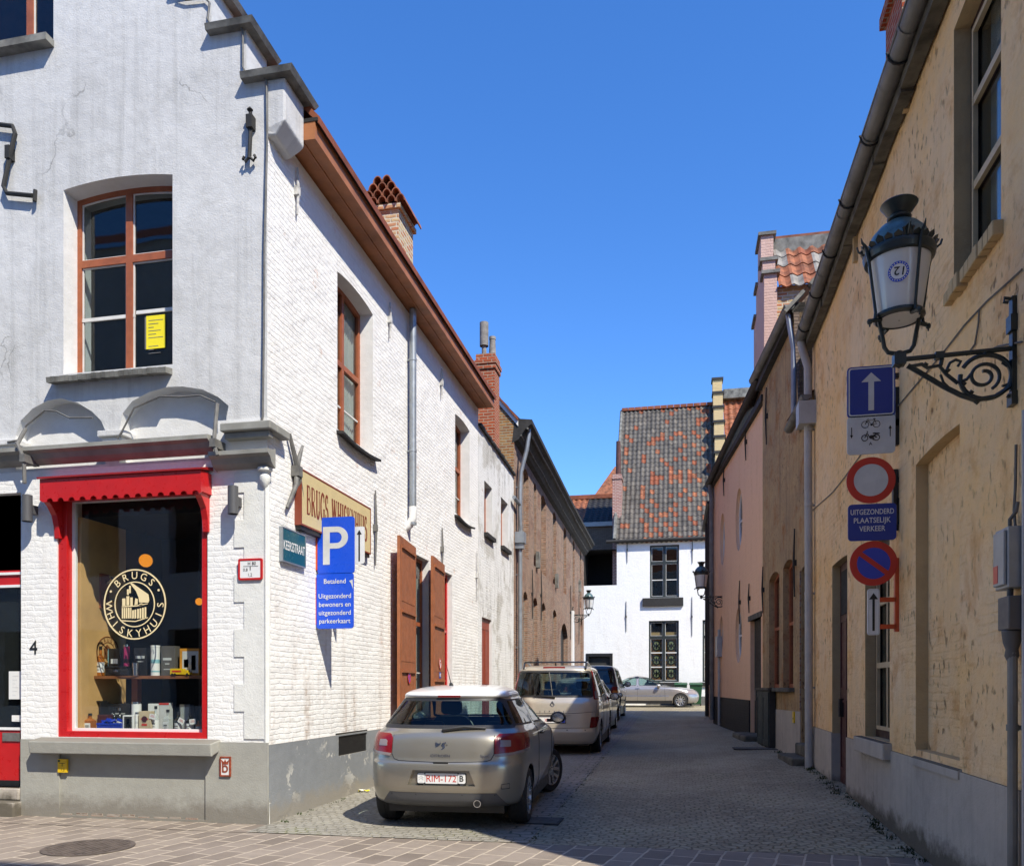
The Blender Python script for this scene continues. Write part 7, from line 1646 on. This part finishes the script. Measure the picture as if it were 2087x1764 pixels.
car2.rotation_euler.z = rad(1.2)
# ---- silver hatchback mostly hidden
def ex_s(car, hit): mirror(car, .84, 2.62, 1.03, 1, 'plastic'); mirror(car, -.84, 2.62, 1.03, -1, 'plastic')
sl_ = [(z * 1.02, a, c, w * 1.02, rr, rf, n, t) for z, a, c, w, rr, rf, n, t in hl]
sc_ = [('glass', 'R', rpoly([(-.72, 1.10), (.72, 1.10), (.56, 1.38), (-.56, 1.38)], .05), 'rear_window', 'car_glass', .035), ('glass', 'F', rpoly([(-.70, 1.08), (.70, 1.08), (.56, 1.38), (-.56, 1.38)], .05), 'windscreen', 'car_glass', .03), ('glass', 'S', rpoly([(.6, 1.10), (1.4, 1.08), (1.4, 1.37), (.85, 1.37)], .04), 'side_window', 'car_glass_dark', .02), ('glass', 'S', rpoly([(1.5, 1.08), (2.66, 1.05), (2.1, 1.35), (1.5, 1.37)], .04), 'side_window', 'car_glass_dark', .02)]
for s in (1, -1): sc_.append(('raise', 'Rw', rpoly([(s * x, z) for x, z in tl][::s], .03), 'tail_light', 'lamp_red', .01))
car3 = make_car('parked_car', 'silver car almost hidden between the people carrier and the dark off-roader', (-2.70, 21.3, gz(-2.7, 22.5)), 3.95, sl_, 'silver', sc_, [(.70, .345), (3.12, .345)], .305, .20, .86, lines=[('S', [(1.44, 1.06), (1.4, .6), (1.44, .3)])], extra=ex_s, sub=1)
# ---- dark off-roader
def ex_o(car, hit): mirror(car, .95, 3.0, 1.22, 1, 'black', .24, .2); mirror(car, -.95, 3.0, 1.22, -1, 'black', .24, .2)
ol = [(.35, .12, 4.6, .86, .2, .4, 3, 0), (.42, .04, 4.7, .93, .22, .5, 3.2, 0), (.6, .0, 4.78, .96, .24, .6, 3.4, 0), (.75, .01, 4.78, .965, .24, .6, 3.4, 0), (.95, .03, 4.75, .965, .24, .6, 3.4, 0), (1.08, .05, 4.5, .96, .24, .6, 3.2, 0), (1.15, .08, 3.5, .95, .25, .5, 3.2, 0), (1.2, .11, 3.35, .93, .25, .5, 3.1, 0), (1.5, .20, 2.95, .86, .25, .5, 3, 0), (1.72, .27, 2.65, .80, .25, .5, 3, 0), (1.77, .27, 2.55, .78, .25, .5, 3, 0), (1.82, .35, 2.4, .72, .25, .5, 2.8, 0), (1.845, .6, 2.2, .5, .25, .4, 2.6, 0), (1.85, 1, 1.8, .2, .2, .2, 2.4, 0)]
oc = [('glass', 'R', rpoly([(-.82, 1.2), (.82, 1.2), (.76, 1.71), (-.76, 1.71)], .05), 'rear_window', 'car_glass_dark', .04), ('glass', 'F', rpoly([(-.78, 1.2), (.78, 1.2), (.7, 1.7), (-.7, 1.7)], .05), 'windscreen', 'car_glass', .03), ('glass', 'S', rpoly([(.5, 1.22), (1.9, 1.2), (1.9, 1.7), (.62, 1.7)], .04), 'side_window', 'car_glass_dark', .02), ('glass', 'S', rpoly([(2.0, 1.2), (3.2, 1.2), (2.75, 1.66), (2.0, 1.7)], .04), 'side_window', 'car_glass_dark', .02)]
for s in (1, -1): oc.append(('raise', 'Rw', rpoly([(s * x, z) for x, z in [(.70, .82), (1.0, .82), (1.0, 1.12), (.74, 1.12)]][::s], .03), 'tail_light', 'lamp_red', .012)); oc.append(('raise', 'Rw', rpoly([(s * x, z) for x, z in [(.76, .92), (1.0, .92), (1.0, 1.0), (.76, 1.0)]][::s], .02), 'lamp_insert', 'lamp_amber', .016))
car4 = make_car('parked_car', 'dark off-roader with black windows, last in the row by the warehouse', (-2.93, 26.7, gz(-2.9, 28.5)), 4.78, ol, 'suv_dark', oc, [(.95, .42), (3.7, .42)], .37, .25, .95, lines=[('R', [(-.7, .8), (.7, .8)])], extra=ex_o, seats=.85, sub=1)
# ---- silver saloon across the end of the lane
def ex_m(car, hit):
    mirror(car, -.88, 2.95, .98, -1, 'sedan', .22, .16); mirror(car, .88, 2.95, .98, 1, 'sedan', .22, .16)
    b = MB()
    for yy in (2.0, 1.05):
        for s in (-1, 1):
            q = hit(s * 3, yy, .86, (-s, 0, 0)); b.tube([(q.x, yy - .1, .86), (q.x + s * .025, yy - .08, .865), (q.x + s * .025, yy + .08, .865), (q.x, yy + .1, .86)], .013, 6)
    b.build('door_handle', C['chrome'], car)
    b = MB()
    for s in (-1, 1): b.tube([(hit(s * 3, y, .52, (-s, 0, 0)).x + s * .004, y, .52) for y in [1.2 + .2 * i for i in range(12)]], .014, 6)
    b.build('side_moulding', C['chrome'], car)
ml = [(.20, .12, 4.68, .78, .4, .5, 2.6, 0), (.28, .05, 4.76, .85, .45, .6, 2.7, 0), (.45, .0, 4.82, .895, .5, .8, 2.7, 0), (.60, .02, 4.80, .905, .5, .9, 2.7, 0), (.75, .04, 4.72, .90, .5, 1., 2.7, .0), (.86, .08, 4.5, .885, .55, 1.1, 2.6, .0), (.93, .16, 4.1, .86, .6, 1.1, 2.5, -.02), (.965, .55, 3.6, .80, .7, .9, 2.5, -.03), (.99, .80, 3.42, .77, .6, .8, 2.5, -.03), (1.15, 1.1, 3.05, .70, .6, .7, 2.4, 0), (1.3, 1.42, 2.7, .63, .6, .7, 2.4, 0), (1.39, 1.62, 2.4, .58, .5, .6, 2.4, 0), (1.425, 1.75, 2.25, .53, .25, .24, 2.3, 0), (1.445, 1.85, 2.1, .35, .12, .12, 2.2, 0)]
mc = [('glass', 'R', rpoly([(-.66, 1.0), (.66, 1.0), (.55, 1.36), (-.55, 1.36)], .05), 'rear_window', 'car_glass', .03), ('glass', 'F', rpoly([(-.68, 1.0), (.68, 1.0), (.56, 1.36), (-.56, 1.36)], .05), 'windscreen', 'car_glass', .03), ('glass', 'S', rpoly([(1.15, 1.01), (1.95, .995), (1.95, 1.37), (1.6, 1.34)], .05), 'side_window', 'car_glass', .02), ('glass', 'S', rpoly([(2.05, .995), (3.15, .975), (2.6, 1.29), (2.05, 1.375)], .05), 'side_window', 'car_glass', .02), ('raise', 'Fw', rpoly([(-.86, .60), (-.56, .60), (-.56, .78), (-.80, .76)][::1], .05), 'headlight', 'lamp_clear', .01), ('raise', 'Fw', rpoly([(.86, .60), (.80, .76), (.56, .78), (.56, .60)], .05), 'headlight', 'lamp_clear', .01), ('panel', 'F', rpoly([(-.36, .48), (.36, .48), (.38, .72), (-.38, .72)], .05), 'grille', 'grey_plastic', .004)]
car5 = make_car('parked_car', 'silver saloon standing across the end of the lane before the white house', (.86, 37.95, gz(0, 37.9) - .01), 4.82, ml, 'sedan', mc, [(1.1, .35), (3.92, .35)], .32, .21, .89, lines=[('S', [(2.0, 1.0), (2.0, .3)]), ('S', [(3.2, .97), (3.25, .3)]), ('S', [(1.2, 1.0), (1.35, .5)]), ('S', [(3.4, .8), (4.5, .78)])], spokes=10, extra=ex_m, group=None, seats=.60)
car5.rotation_euler.z = rad(-90 + 3); car5.location = (-3.93, 38.05, gz(0, 37.9) - .01)

# ================================================================ things in the shop window
SH = YF
def pt(q): return q
def bottle(x, y, z, h, r, lab, glass='dark_glass', label_c='paper', cap='black', neck=.36, sq=False):
    t = thing('bottle', (x, y, z), lab, 'bottle', 'bottles in the shop window'); n = 4 if sq else 16
    R = Matrix.Rotation(rad(45), 3, 'Z') if sq else None; k = 1.25 if sq else 1.
    prof = [(0, 0), (r * k, .002), (r * k, h * (1 - neck) * .92), (r * .75 * k, h * (1 - neck)), (r * .36, h * (1 - neck * .78)), (r * .32, h * .96), (0, h * .96)]
    b = MB(); b.lathe(prof, (x, y, z), n, R=R, smooth=not sq, cap=False); b.build('glass_body', C[glass], t)
    b = MB(); b.lathe([(r * .40, h * .88), (r * .42, h), (0, h)], (x, y, z), 12, cap=False); b.build('stopper', C[cap], t)
    b = MB()
    if sq: b.box(x - r * .75, x + r * .75, y - r * .90, y - r * .885, z + h * .14, z + h * .46)
    else: b.lathe([(r * 1.02, h * .12), (r * 1.02, h * .46)], (x, y, z), 16, cap=False)
    o = b.build('label', C[label_c], t)
    b = MB(); b.box(x - r * .5, x + r * .5, y - r * 1.06, y - r * 1.04, z + h * .30, z + h * .34); b.box(x - r * .4, x + r * .4, y - r * 1.06, y - r * 1.04, z + h * .2, z + h * .22); b.build('print', C['iron_grey'], o)
    return t
def carton(x0, x1, y, z, h, lab, mat, d=.10, marks=(), name='gift_box', top=None, cat='box', bevel=.003):
    t = thing(name, ((x0 + x1) / 2, y + d / 2, z), lab, cat, 'packages in the shop window')
    b = MB(); b.box(x0, x1, y, y + d, z, z + h); b.build('carton', C[mat], t, bevel=bevel)
    for a, c, e, f, m in marks:
        b = MB(); b.box(x0 + (x1 - x0) * a, x0 + (x1 - x0) * c, y - .0025, y - .0005, z + h * e, z + h * f); b.build('print', C[m], t)
    if top: b = MB(); b.box(x0 - .004, x1 + .004, y - .004, y + d + .004, z + h, z + h + .025); b.build('lid', C[top], t, bevel=.003)
    return t
def tin(x, y, z, h, r, lab, mat, marks='paper', lidm='chrome'):
    t = thing('tube_tin', (x, y, z), lab, 'tin', 'packages in the shop window')
    b = MB(); b.lathe([(r, .0), (r, h)], (x, y, z), 20); b.build('tube', C[mat], t)
    b = MB(); b.lathe([(r * 1.04, h - .015), (r * 1.04, h + .008), (0, h + .008)], (x, y, z), 20, cap=False); b.build('lid', C[lidm], t)
    b = MB(); b.lathe([(r * 1.01, h * .42), (r * 1.01, h * .55)], (x, y, z), 20, cap=False); b.lathe([(r * 1.01, h * .12), (r * 1.01, h * .17)], (x, y, z), 20, cap=False); b.build('print', C[marks], t); return t
def glassm(name, c, op=.5): 
    t = NT(name); t.out(c, .06, None, 0, .7); t.b.inputs['Alpha'].default_value = op; return t.mat
C['dark_glass'] = plain('near black bottle glass', (.012, .012, .010), .08, var=0); C['amber_liquor'] = glassm('amber spirit', (.42, .13, .02), .85); C['clear_glass'] = glassm('clear bottle glass', (.55, .60, .58), .45)
C['box_black'] = plain('black card', (.018, .018, .02), .4, var=.03); C['box_maroon'] = plain('maroon card', (.07, .015, .02), .4); C['box_blue'] = plain('shiny blue paper', (.01, .04, .42), .25, bump=.004, bscale=14.); C['box_grey'] = plain('taupe card', (.12, .11, .10), .5)
C['box_cream'] = plain('cream wooden box', (.58, .47, .30), .6); C['box_pink'] = plain('magenta tin', (.42, .03, .13), .35); C['box_orange'] = plain('orange card', (.70, .30, .03), .5); C['box_teal'] = plain('pale teal print', (.25, .50, .55), .5)
shz_ = shz; ys = YF + .42; XZ = lambda q: q
def fx(q): return q[0]
def onshelf(xa, xb, ytop): return xa[0], xb[0], ytop[1] - shz_
x0, x1, h = onshelf((-7.060, 1.854), (-6.905, 1.853), (-6.985, 2.043)); carton(x0, x1, ys, shz_, h, 'tall black carton with small white print at the left end of the shelf', 'box_black', .09, ((.3, .7, .86, .93, 'sign_grey'), (.25, .75, .55, .58, 'sign_grey'), (.2, .8, .3, .32, 'sign_red')))
bottle(-6.860, ys + .05, shz_, .36, .042, 'amber bottle with white label beside the tall black carton on the shelf', 'amber_liquor')
x0, x1, h = onshelf((-6.753, 1.852), (-6.582, 1.850), (-6.668, 1.970)); carton(x0, x1, ys + .04, shz_, h, 'black carton with a round white picture behind the low black case', 'box_black', .09, ((.25, .8, .45, .62, 'sign_white'), (.3, .75, .25, .29, 'sign_grey'), (0, .06, 0, 1, 'box_teal')))
tin(-6.542, ys + .1, shz_, .37, .034, 'magenta tube tin standing on the shelf', 'box_pink', 'box_maroon')
x0, x1, h = onshelf((-6.448, 1.849), (-6.271, 1.848), (-6.377, 1.977)); carton(x0, x1, ys + .1, shz_, h, 'black carton with a white signature on the shelf behind the steel tumblers', 'box_black', .09, ((.15, .85, .62, .72, 'sign_grey'), (.25, .75, .5, .53, 'sign_grey')))
tin(-6.116, ys + .05, shz_, 1.994 - shz_, .052, 'white tube tin with teal swirl on the shelf', 'paper', 'box_teal', 'paper')
x0, x1, h = onshelf((-6.020, 1.846), (-5.836, 1.845), (-5.937, 1.992)); carton(x0, x1, ys + .02, shz_, h, 'taupe carton with pale lettering on the shelf', 'box_grey', .1, ((.15, .75, .52, .6, 'sign_grey'), (.3, .6, .38, .42, 'sign_grey'), (.2, .7, .2, .23, 'sign_grey')))
x0, x1, h = onshelf((-5.774, 1.844), (-5.515, 1.843), (-5.655, 1.960)); carton(x0, x1, ys + .02, shz_, h, 'orange framed display carton with a pale window at the right end of the shelf', 'box_orange', .1, ((.14, .95, .1, .9, 'sign_grey'), (.6, .82, .2, .75, 'box_grey'), (.22, .45, .3, .6, 'paper')))
t = thing('steel_tumbler', (-6.340, ys - .01, shz_), 'shiny steel tumbler standing at the shelf front', 'tumbler'); b = MB(); b.lathe([(.034, 0), (.042, .15), (.038, .15), (.030, .01), (0, .01)], (-6.340, ys - .0, shz_), 18, cap=False); b.build('cup', C['chrome'], t)
x0, x1, h = onshelf((-6.741, 1.850), (-6.428, 1.847), (-6.606, 1.741)); carton(x0, x1, ys - .03, shz_, .09, 'low black leather case lying on the shelf', 'box_black', .12, ((.4, .6, .5, .8, 'chrome'),), 'black_case', 'box_black', 'case', .012)
x0, x1, _ = onshelf((-5.854, 1.843), (-5.589, 1.841), (-5.729, 1.717))
t = thing('toy_truck', ((x0 + x1) / 2, ys - .02, shz_), 'yellow toy delivery truck on the shelf below the orange carton', 'toy'); w = x1 - x0
b = MB(); b.box(x0, x0 + w * .66, ys - .05, ys + .0, shz_ + .012, shz_ + .082); b.build('cargo_box', C['yellow_plate'], t, bevel=.004)
b = MB(); b.slab([(x0 + w * .67, shz_ + .012), (x1, shz_ + .012), (x1, shz_ + .035), (x0 + w * .86, shz_ + .04), (x0 + w * .82, shz_ + .065), (x0 + w * .67, shz_ + .065)], ys - .05, ys); b.build('cab', C['yellow_plate'], t)
for q in (.12, .25, .85): b = MB(); b.lathe([(.014, -.03), (.014, .03)], (x0 + w * q, ys - .025, shz_ + .014), 12, R=Matrix.Rotation(rad(90), 3, 'X')); b.build('wheel', C['black'], t)
b = MB(); b.box(x0 + w * .1, x0 + w * .55, ys - .052, ys - .05, shz_ + .04, shz_ + .06); b.build('print', C['sign_red'], t)
# lower display, standing on the base board
zb = .986; yb = YF + .30
def low_(xa, xb, yt): return xa[0], xb[0], max(.06, yt[1] - zb)
x0, x1, h = low_((-7.122, 1.056), (-6.821, 1.058), (-6.985, 1.326)); t = thing('display_case', ((x0 + x1) / 2, YF + .5, zb), 'black display case with an open front at the left of the low display', 'case', 'packages in the shop window')
b = MB(); b.box(x0, x1, YF + .54, YF + .56, zb, zb + h); b.box(x0, x0 + .015, YF + .42, YF + .54, zb, zb + h); b.box(x1 - .015, x1, YF + .42, YF + .54, zb, zb + h); b.box(x0, x1, YF + .42, YF + .54, zb + h, zb + h + .015); b.build('carton', C['box_black'], t); b = MB(); b.box(x0 + .02, x1 - .02, YF + .535, YF + .54, zb + .02, zb + h - .02); b.build('lining', C['box_grey'], t)
bottle(-6.921, YF + .48, zb, .30, .038, 'dark bottle inside the open black display case')
bottle(-6.842, YF + .27, zb, .21, .052, 'square amber whisky bottle before the black display case', 'amber_liquor', sq=True)
x0, x1, h = low_((-6.838, 1.255), (-6.531, 1.257), (-6.684, 1.306)); carton(x0, x1, YF + .56, zb, h, 'wide black carton behind the blue gift box', 'box_black', .1, ((.2, .8, .6, .64, 'sign_grey'),))
bottle(-6.668, YF + .46, zb, .28, .036, 'dark bottle before the wide black carton'); bottle(-6.596, YF + .47, zb, .27, .036, 'second dark bottle beside the white tube', cap='chrome')
x0, x1, h = low_((-6.849, 1.100), (-6.660, 1.101), (-6.763, 1.175)); carton(x0, x1, YF + .40, zb, h, 'maroon carton between the amber bottle and the blue gift box', 'box_maroon', .08)
x0, x1, h = low_((-6.714, 1.009), (-6.393, 1.013), (-6.542, 1.060)); t = carton(x0, x1, YF + .22, zb, h, 'shiny blue gift box with a crumpled blue bow', 'box_blue', .13, (), 'gift_box', 'box_blue')
b = MB(); rb = random.Random(4)
for i in range(7): b.obox((x0 + (x1 - x0) * rb.uniform(.15, .85), YF + .28 + rb.uniform(-.04, .04), zb + h + .035 + rb.uniform(0, .02)), (.09, .05, .018), Matrix.Rotation(rb.uniform(-.8, .8), 3, 'Y') @ Matrix.Rotation(rb.uniform(0, 3), 3, 'Z'))
b.build('bow', C['box_blue'], t)
tin(-6.348, YF + .44, zb, 1.323 - zb, .055, 'white tube tin standing behind the small white carton', 'paper', 'sign_grey', 'chrome')
x0, x1, h = low_((-6.391, 1.070), (-6.247, 1.072), (-6.308, 1.177)); carton(x0, x1, YF + .25, zb, h, 'small white open carton showing a black bottle', 'paper', .09, ((.15, .85, .08, .92, 'dark_room'), (.32, .68, .1, .45, 'paper'), (.36, .64, .45, .8, 'dark_glass')))
tin(-6.217, YF + .27, zb, .22, .02, 'slim white tube beside the small white carton', 'paper', 'sign_grey')
x0, x1, h = low_((-6.163, 1.073), (-6.008, 1.075), (-6.087, 1.227)); t = carton(x0, x1, YF + .23, zb, h, 'cream box with a dark red wax seal in the middle of the display', 'box_cream', .09, ((.2, .8, .58, .66, 'sign_red'), (.25, .7, .3, .4, 'sign_red')))
b = MB(); b.slab(ellipse((x0 + x1) / 2, zb + h * .62, .035, .035, 16), YF + .222, YF + .227); b.build('seal', C['box_maroon'], t)
x0, x1, h = low_((-6.252, 1.258), (-6.108, 1.259), (-6.192, 1.308)); carton(x0, x1, YF + .52, zb, h, 'plain white carton at the back of the low display', 'paper', .08)
x0, x1, h = low_((-6.103, 1.259), (-5.971, 1.260), (-6.037, 1.318)); carton(x0, x1, YF + .52, zb, h, 'grey carton with a red top band at the back of the display', 'sign_grey', .08, ((0, 1, .93, 1, 'sign_red'),))
bottle(-5.990, YF + .30, zb, .30, .040, 'clear bottle with large white label right of the cream box', 'clear_glass'); bottle(-5.819, YF + .28, zb, .26, .046, 'clear square bottle with a black stopper', 'clear_glass', 'sign_grey', sq=True)
bottle(-5.678, YF + .28, zb, .23, .046, 'squat black bottle with a slanted white tag', label_c='sign_grey'); bottle(-5.532, YF + .28, zb, .22, .042, 'black bottle with white label near the right of the display'); bottle(-5.411, YF + .26, zb, .15, .030, 'small amber bottle at the right end of the display', 'amber_liquor')
for q, q1, lab in (((-5.829, 1.300), (-5.688, 1.300), 'pale grey glass jar carton at the back right of the display'),): carton(q[0], q1[0], YF + .52, zb, q[1] - zb, lab, 'box_grey', .08, ((.1, .9, .1, .9, 'clear_glass'),))
for q, lab, rot in (((-5.979, 1.165), 'white price tag tilted on the clear bottle', .2), ((-5.463, 1.111), 'white price tag on the black bottle at the right', -.1), ((-5.608, 1.117), 'white price tag hanging on the squat black bottle', .5)):
    t = thing('price_tag', (q[0], YF + .22, q[1]), lab, 'tag', 'price tags in the shop window'); b = MB(rz((q[0], YF + .225, q[1]), 0) @ Matrix.Rotation(rot, 4, 'Y')); b.slab(rrect(-.04, .04, -.03, .03, .006), -.002, 0); b.build('card', C['paper'], t); b = MB(rz((q[0], YF + .225, q[1]), 0) @ Matrix.Rotation(rot, 4, 'Y')); b.box(-.025, .025, -.0035, -.002, -.004, .0); b.box(-.02, .02, -.0035, -.002, .01, .014); b.build('print', C['sign_red'], t)
# lamps in the shop
for (x, z), y, r, lab in (((-6.850, 3.162), YF + 1.3, .085, 'lit orange globe lamp deep in the dark shop'), ((-5.816, 2.562), YF + .9, .045, 'small lit orange globe at the right edge of the shop pane')):
    t = thing('globe_lamp', (x, y, z), lab, 'lamp'); b = MB(); b.lathe([(r * math.sin(a), -r * math.cos(a)) for a in [math.pi * i / 10 for i in range(11)]], (x, y, z), 16, cap=False); b.build('globe', C['orange_lamp'], t)
    b = MB(); b.tube([(x, y, z + r), (x, y, 3.55)], .006, 5); b.build('cord', C['black'], t)
for (py), lab in ((40, 'upper silver spotlight on the wooden board inside the shop'), (158, 'lower silver spotlight on the wooden board inside the shop')):
    x, z = -6.80, 2.664 + (100 - py) * .0022
    t = thing('spotlight', (x, YF + .55, z), lab, 'lamp', 'spotlights in the shop window'); b = MB(); R = Matrix.Rotation(rad(60), 3, 'Y'); b.lathe([(.018, -.05), (.022, .0), (.03, .045), (.024, .045), (.0, .03)], (x, YF + .55, z), 12, R=R, cap=False); b.build('head', C['chrome'], t); b = MB(); b.tube([(x - .07, YF + .55, z + .01), (x - .02, YF + .55, z)], .008, 6); b.build('stem', C['chrome'], t)
t = thing('spotlight_board', (-6.87, YF + .52, 2.3), 'brown wooden board carrying two spotlights inside the shop', 'board'); z = 2.664; b = MB(); b.box(-6.879, -6.86, YF + .47, YF + .62, z - .2, z + .22); b.build('strip', C['wood'], t)
# ================================================================ small things on the ground
t = thing('manhole_cover', (0, 0, 0), 'round ribbed iron manhole cover in the clay pavers before the shop', 'manhole cover')
mx, my = (-5.425, 6.626); t.location = (mx, my, 0.0)
b = MB(); b.lathe([(.40, .004), (.40, .010), (.36, .010), (.36, .008), (0, .008)], (mx, my, 0), 36, cap=False); b.build('frame', C['cover_iron'], t)
b = MB()
for i in range(11):
    x = -.30 + i * .06; hl_ = math.sqrt(max(0, .34 ** 2 - x * x)); b.box(mx + x - .014, mx + x + .014, my - hl_, my + hl_, .008, .013)
b.build('rib', C['cover_iron'], t)
for q, w, d, lab in (((-1.515, 8.876), .46, .46, 'square iron drain grate beside the champagne car in the channel'), ((1.494, 16.791), .9, .55, 'flat rusty cover plate in the lane by the brown house')):
    x, y = q; z = gz(x, y) + .012; t = thing('drain_cover', (x, y, z), lab, 'drain')
    b = MB(); b.slab(rect(x - w / 2, x + w / 2, y - d / 2, y + d / 2), z, z - .02, fn=lambda X, Y, Z: (X, Z, Y)); b.build('plate', C['iron'], t)
    b = MB()
    for i in range(9): b.box(x - w / 2 + .03, x + w / 2 - .03, y - d / 2 + .04 + i * (d - .08) / 9, y - d / 2 + .04 + (i + .5) * (d - .08) / 9, z, z + .006)
    b.build('bar', C['iron_grey'], t)
x, y = (-4.351, 10.644); t = thing('litter_wrapper', (x, y, gz(x, y) + .01), 'crumpled yellow and white wrapper lying by the blue grey plinth', 'litter'); rl = random.Random(5); b = MB()
rows = [[(x - .12 + i * .03 + rl.uniform(-.006, .006), y - .03 + j * .02, gz(x, y) + .02 + rl.uniform(0, .02)) for j in range(4)] for i in range(9)]; b.grid(rows, [random.Random(2).choice((0, 1)) for _ in range(24)] if False else 0, False); b.build('wrapper', C['yellow'], t)
b = MB(); b.grid([[(p[0] + .07, p[1] - .002, p[2] + .006) for p in r] for r in rows[:4]], 0, False); b.build('printed_end', C['paper'], t)
for (x, lab) in ((.05, 'dark green wheeled bin behind the silver saloon, under the stained glass window'), (.75, 'green wheeled bin right of the other bin, before the white house')):
    z = gz(0, 39.5); t = thing('wheeled_bin', (x, 39.5, z), lab, 'bin', 'wheeled bins by the white house')
    b = MB(); b.add([(x - .22, 39.3, z + .08), (x + .22, 39.3, z + .08), (x + .22, 39.7, z + .08), (x - .22, 39.7, z + .08), (x - .29, 39.2, z + 1.0), (x + .29, 39.2, z + 1.0), (x + .29, 39.8, z + 1.0), (x - .29, 39.8, z + 1.0)], [(0, 3, 2, 1), (0, 1, 5, 4), (1, 2, 6, 5), (2, 3, 7, 6), (0, 4, 7, 3), (4, 5, 6, 7)]); b.build('tub', C['green_bin'], t, bevel=.02)
    b = MB(); b.add([(x - .32, 39.15, z + 1.0), (x + .32, 39.15, z + 1.0), (x + .32, 39.85, z + 1.0), (x - .32, 39.85, z + 1.0), (x - .30, 39.2, z + 1.06), (x + .30, 39.2, z + 1.06), (x + .3, 39.85, z + 1.12), (x - .3, 39.85, z + 1.12)], [(0, 3, 2, 1), (0, 1, 5, 4), (1, 2, 6, 5), (2, 3, 7, 6), (0, 4, 7, 3), (4, 5, 6, 7)]); b.build('lid', C['green_bin'], t, bevel=.015)
    for s in (-1, 1): b = MB(); b.lathe([(.1, -.03), (.1, .03)], (x + s * .22, 39.78, z + .1), 14, R=Matrix.Rotation(rad(90), 3, 'Y')); b.build('wheel', C['black'], t)

# moss and small weeds along the wall foot, in the channel and at the corner
rw = random.Random(21); b = MB()
def tuft(x, y, n, h, sp):
    z = gz(x, y)
    for _ in range(n):
        a = rw.uniform(0, 6.28); r = rw.uniform(0, sp); px, py = x + r * math.cos(a), y + r * math.sin(a); hh = h * rw.uniform(.4, 1.); l = rw.uniform(-.5, .5) * hh; m = rw.uniform(-.5, .5) * hh; w = .004 + hh * .10
        b.add([(px - w, py, z), (px + w, py + w, z), (px + l, py + m, z + hh)], [(0, 1, 2)], 0)
for i in range(120):
    y = rw.uniform(7.4, 17.5); x = (2.10 if y < 13.8 else 2.10 - (y - 13.8) * .074) - rw.uniform(.03, .16); tuft(x, y, rw.randint(4, 12), rw.uniform(.015, .05), .07)
for i in range(70): tuft(-1.59 + rw.choice((-.14, .15)) + rw.uniform(-.02, .02), rw.uniform(7.8, 17), rw.randint(3, 8), .018, .06)
for i in range(60): tuft(rw.uniform(-4.35, -4.25), rw.uniform(8.2, 17.4), rw.randint(3, 9), rw.uniform(.015, .045), .05)
for i in range(30): tuft(rw.uniform(-3.9, -1.2), 7.72 + rw.uniform(0, .15), rw.randint(2, 6), .014, .08)
o = b.build('weeds', C['weed']); o['kind'] = 'stuff'; o['label'] = 'small weeds and moss along the wall foot and in the stone joints'
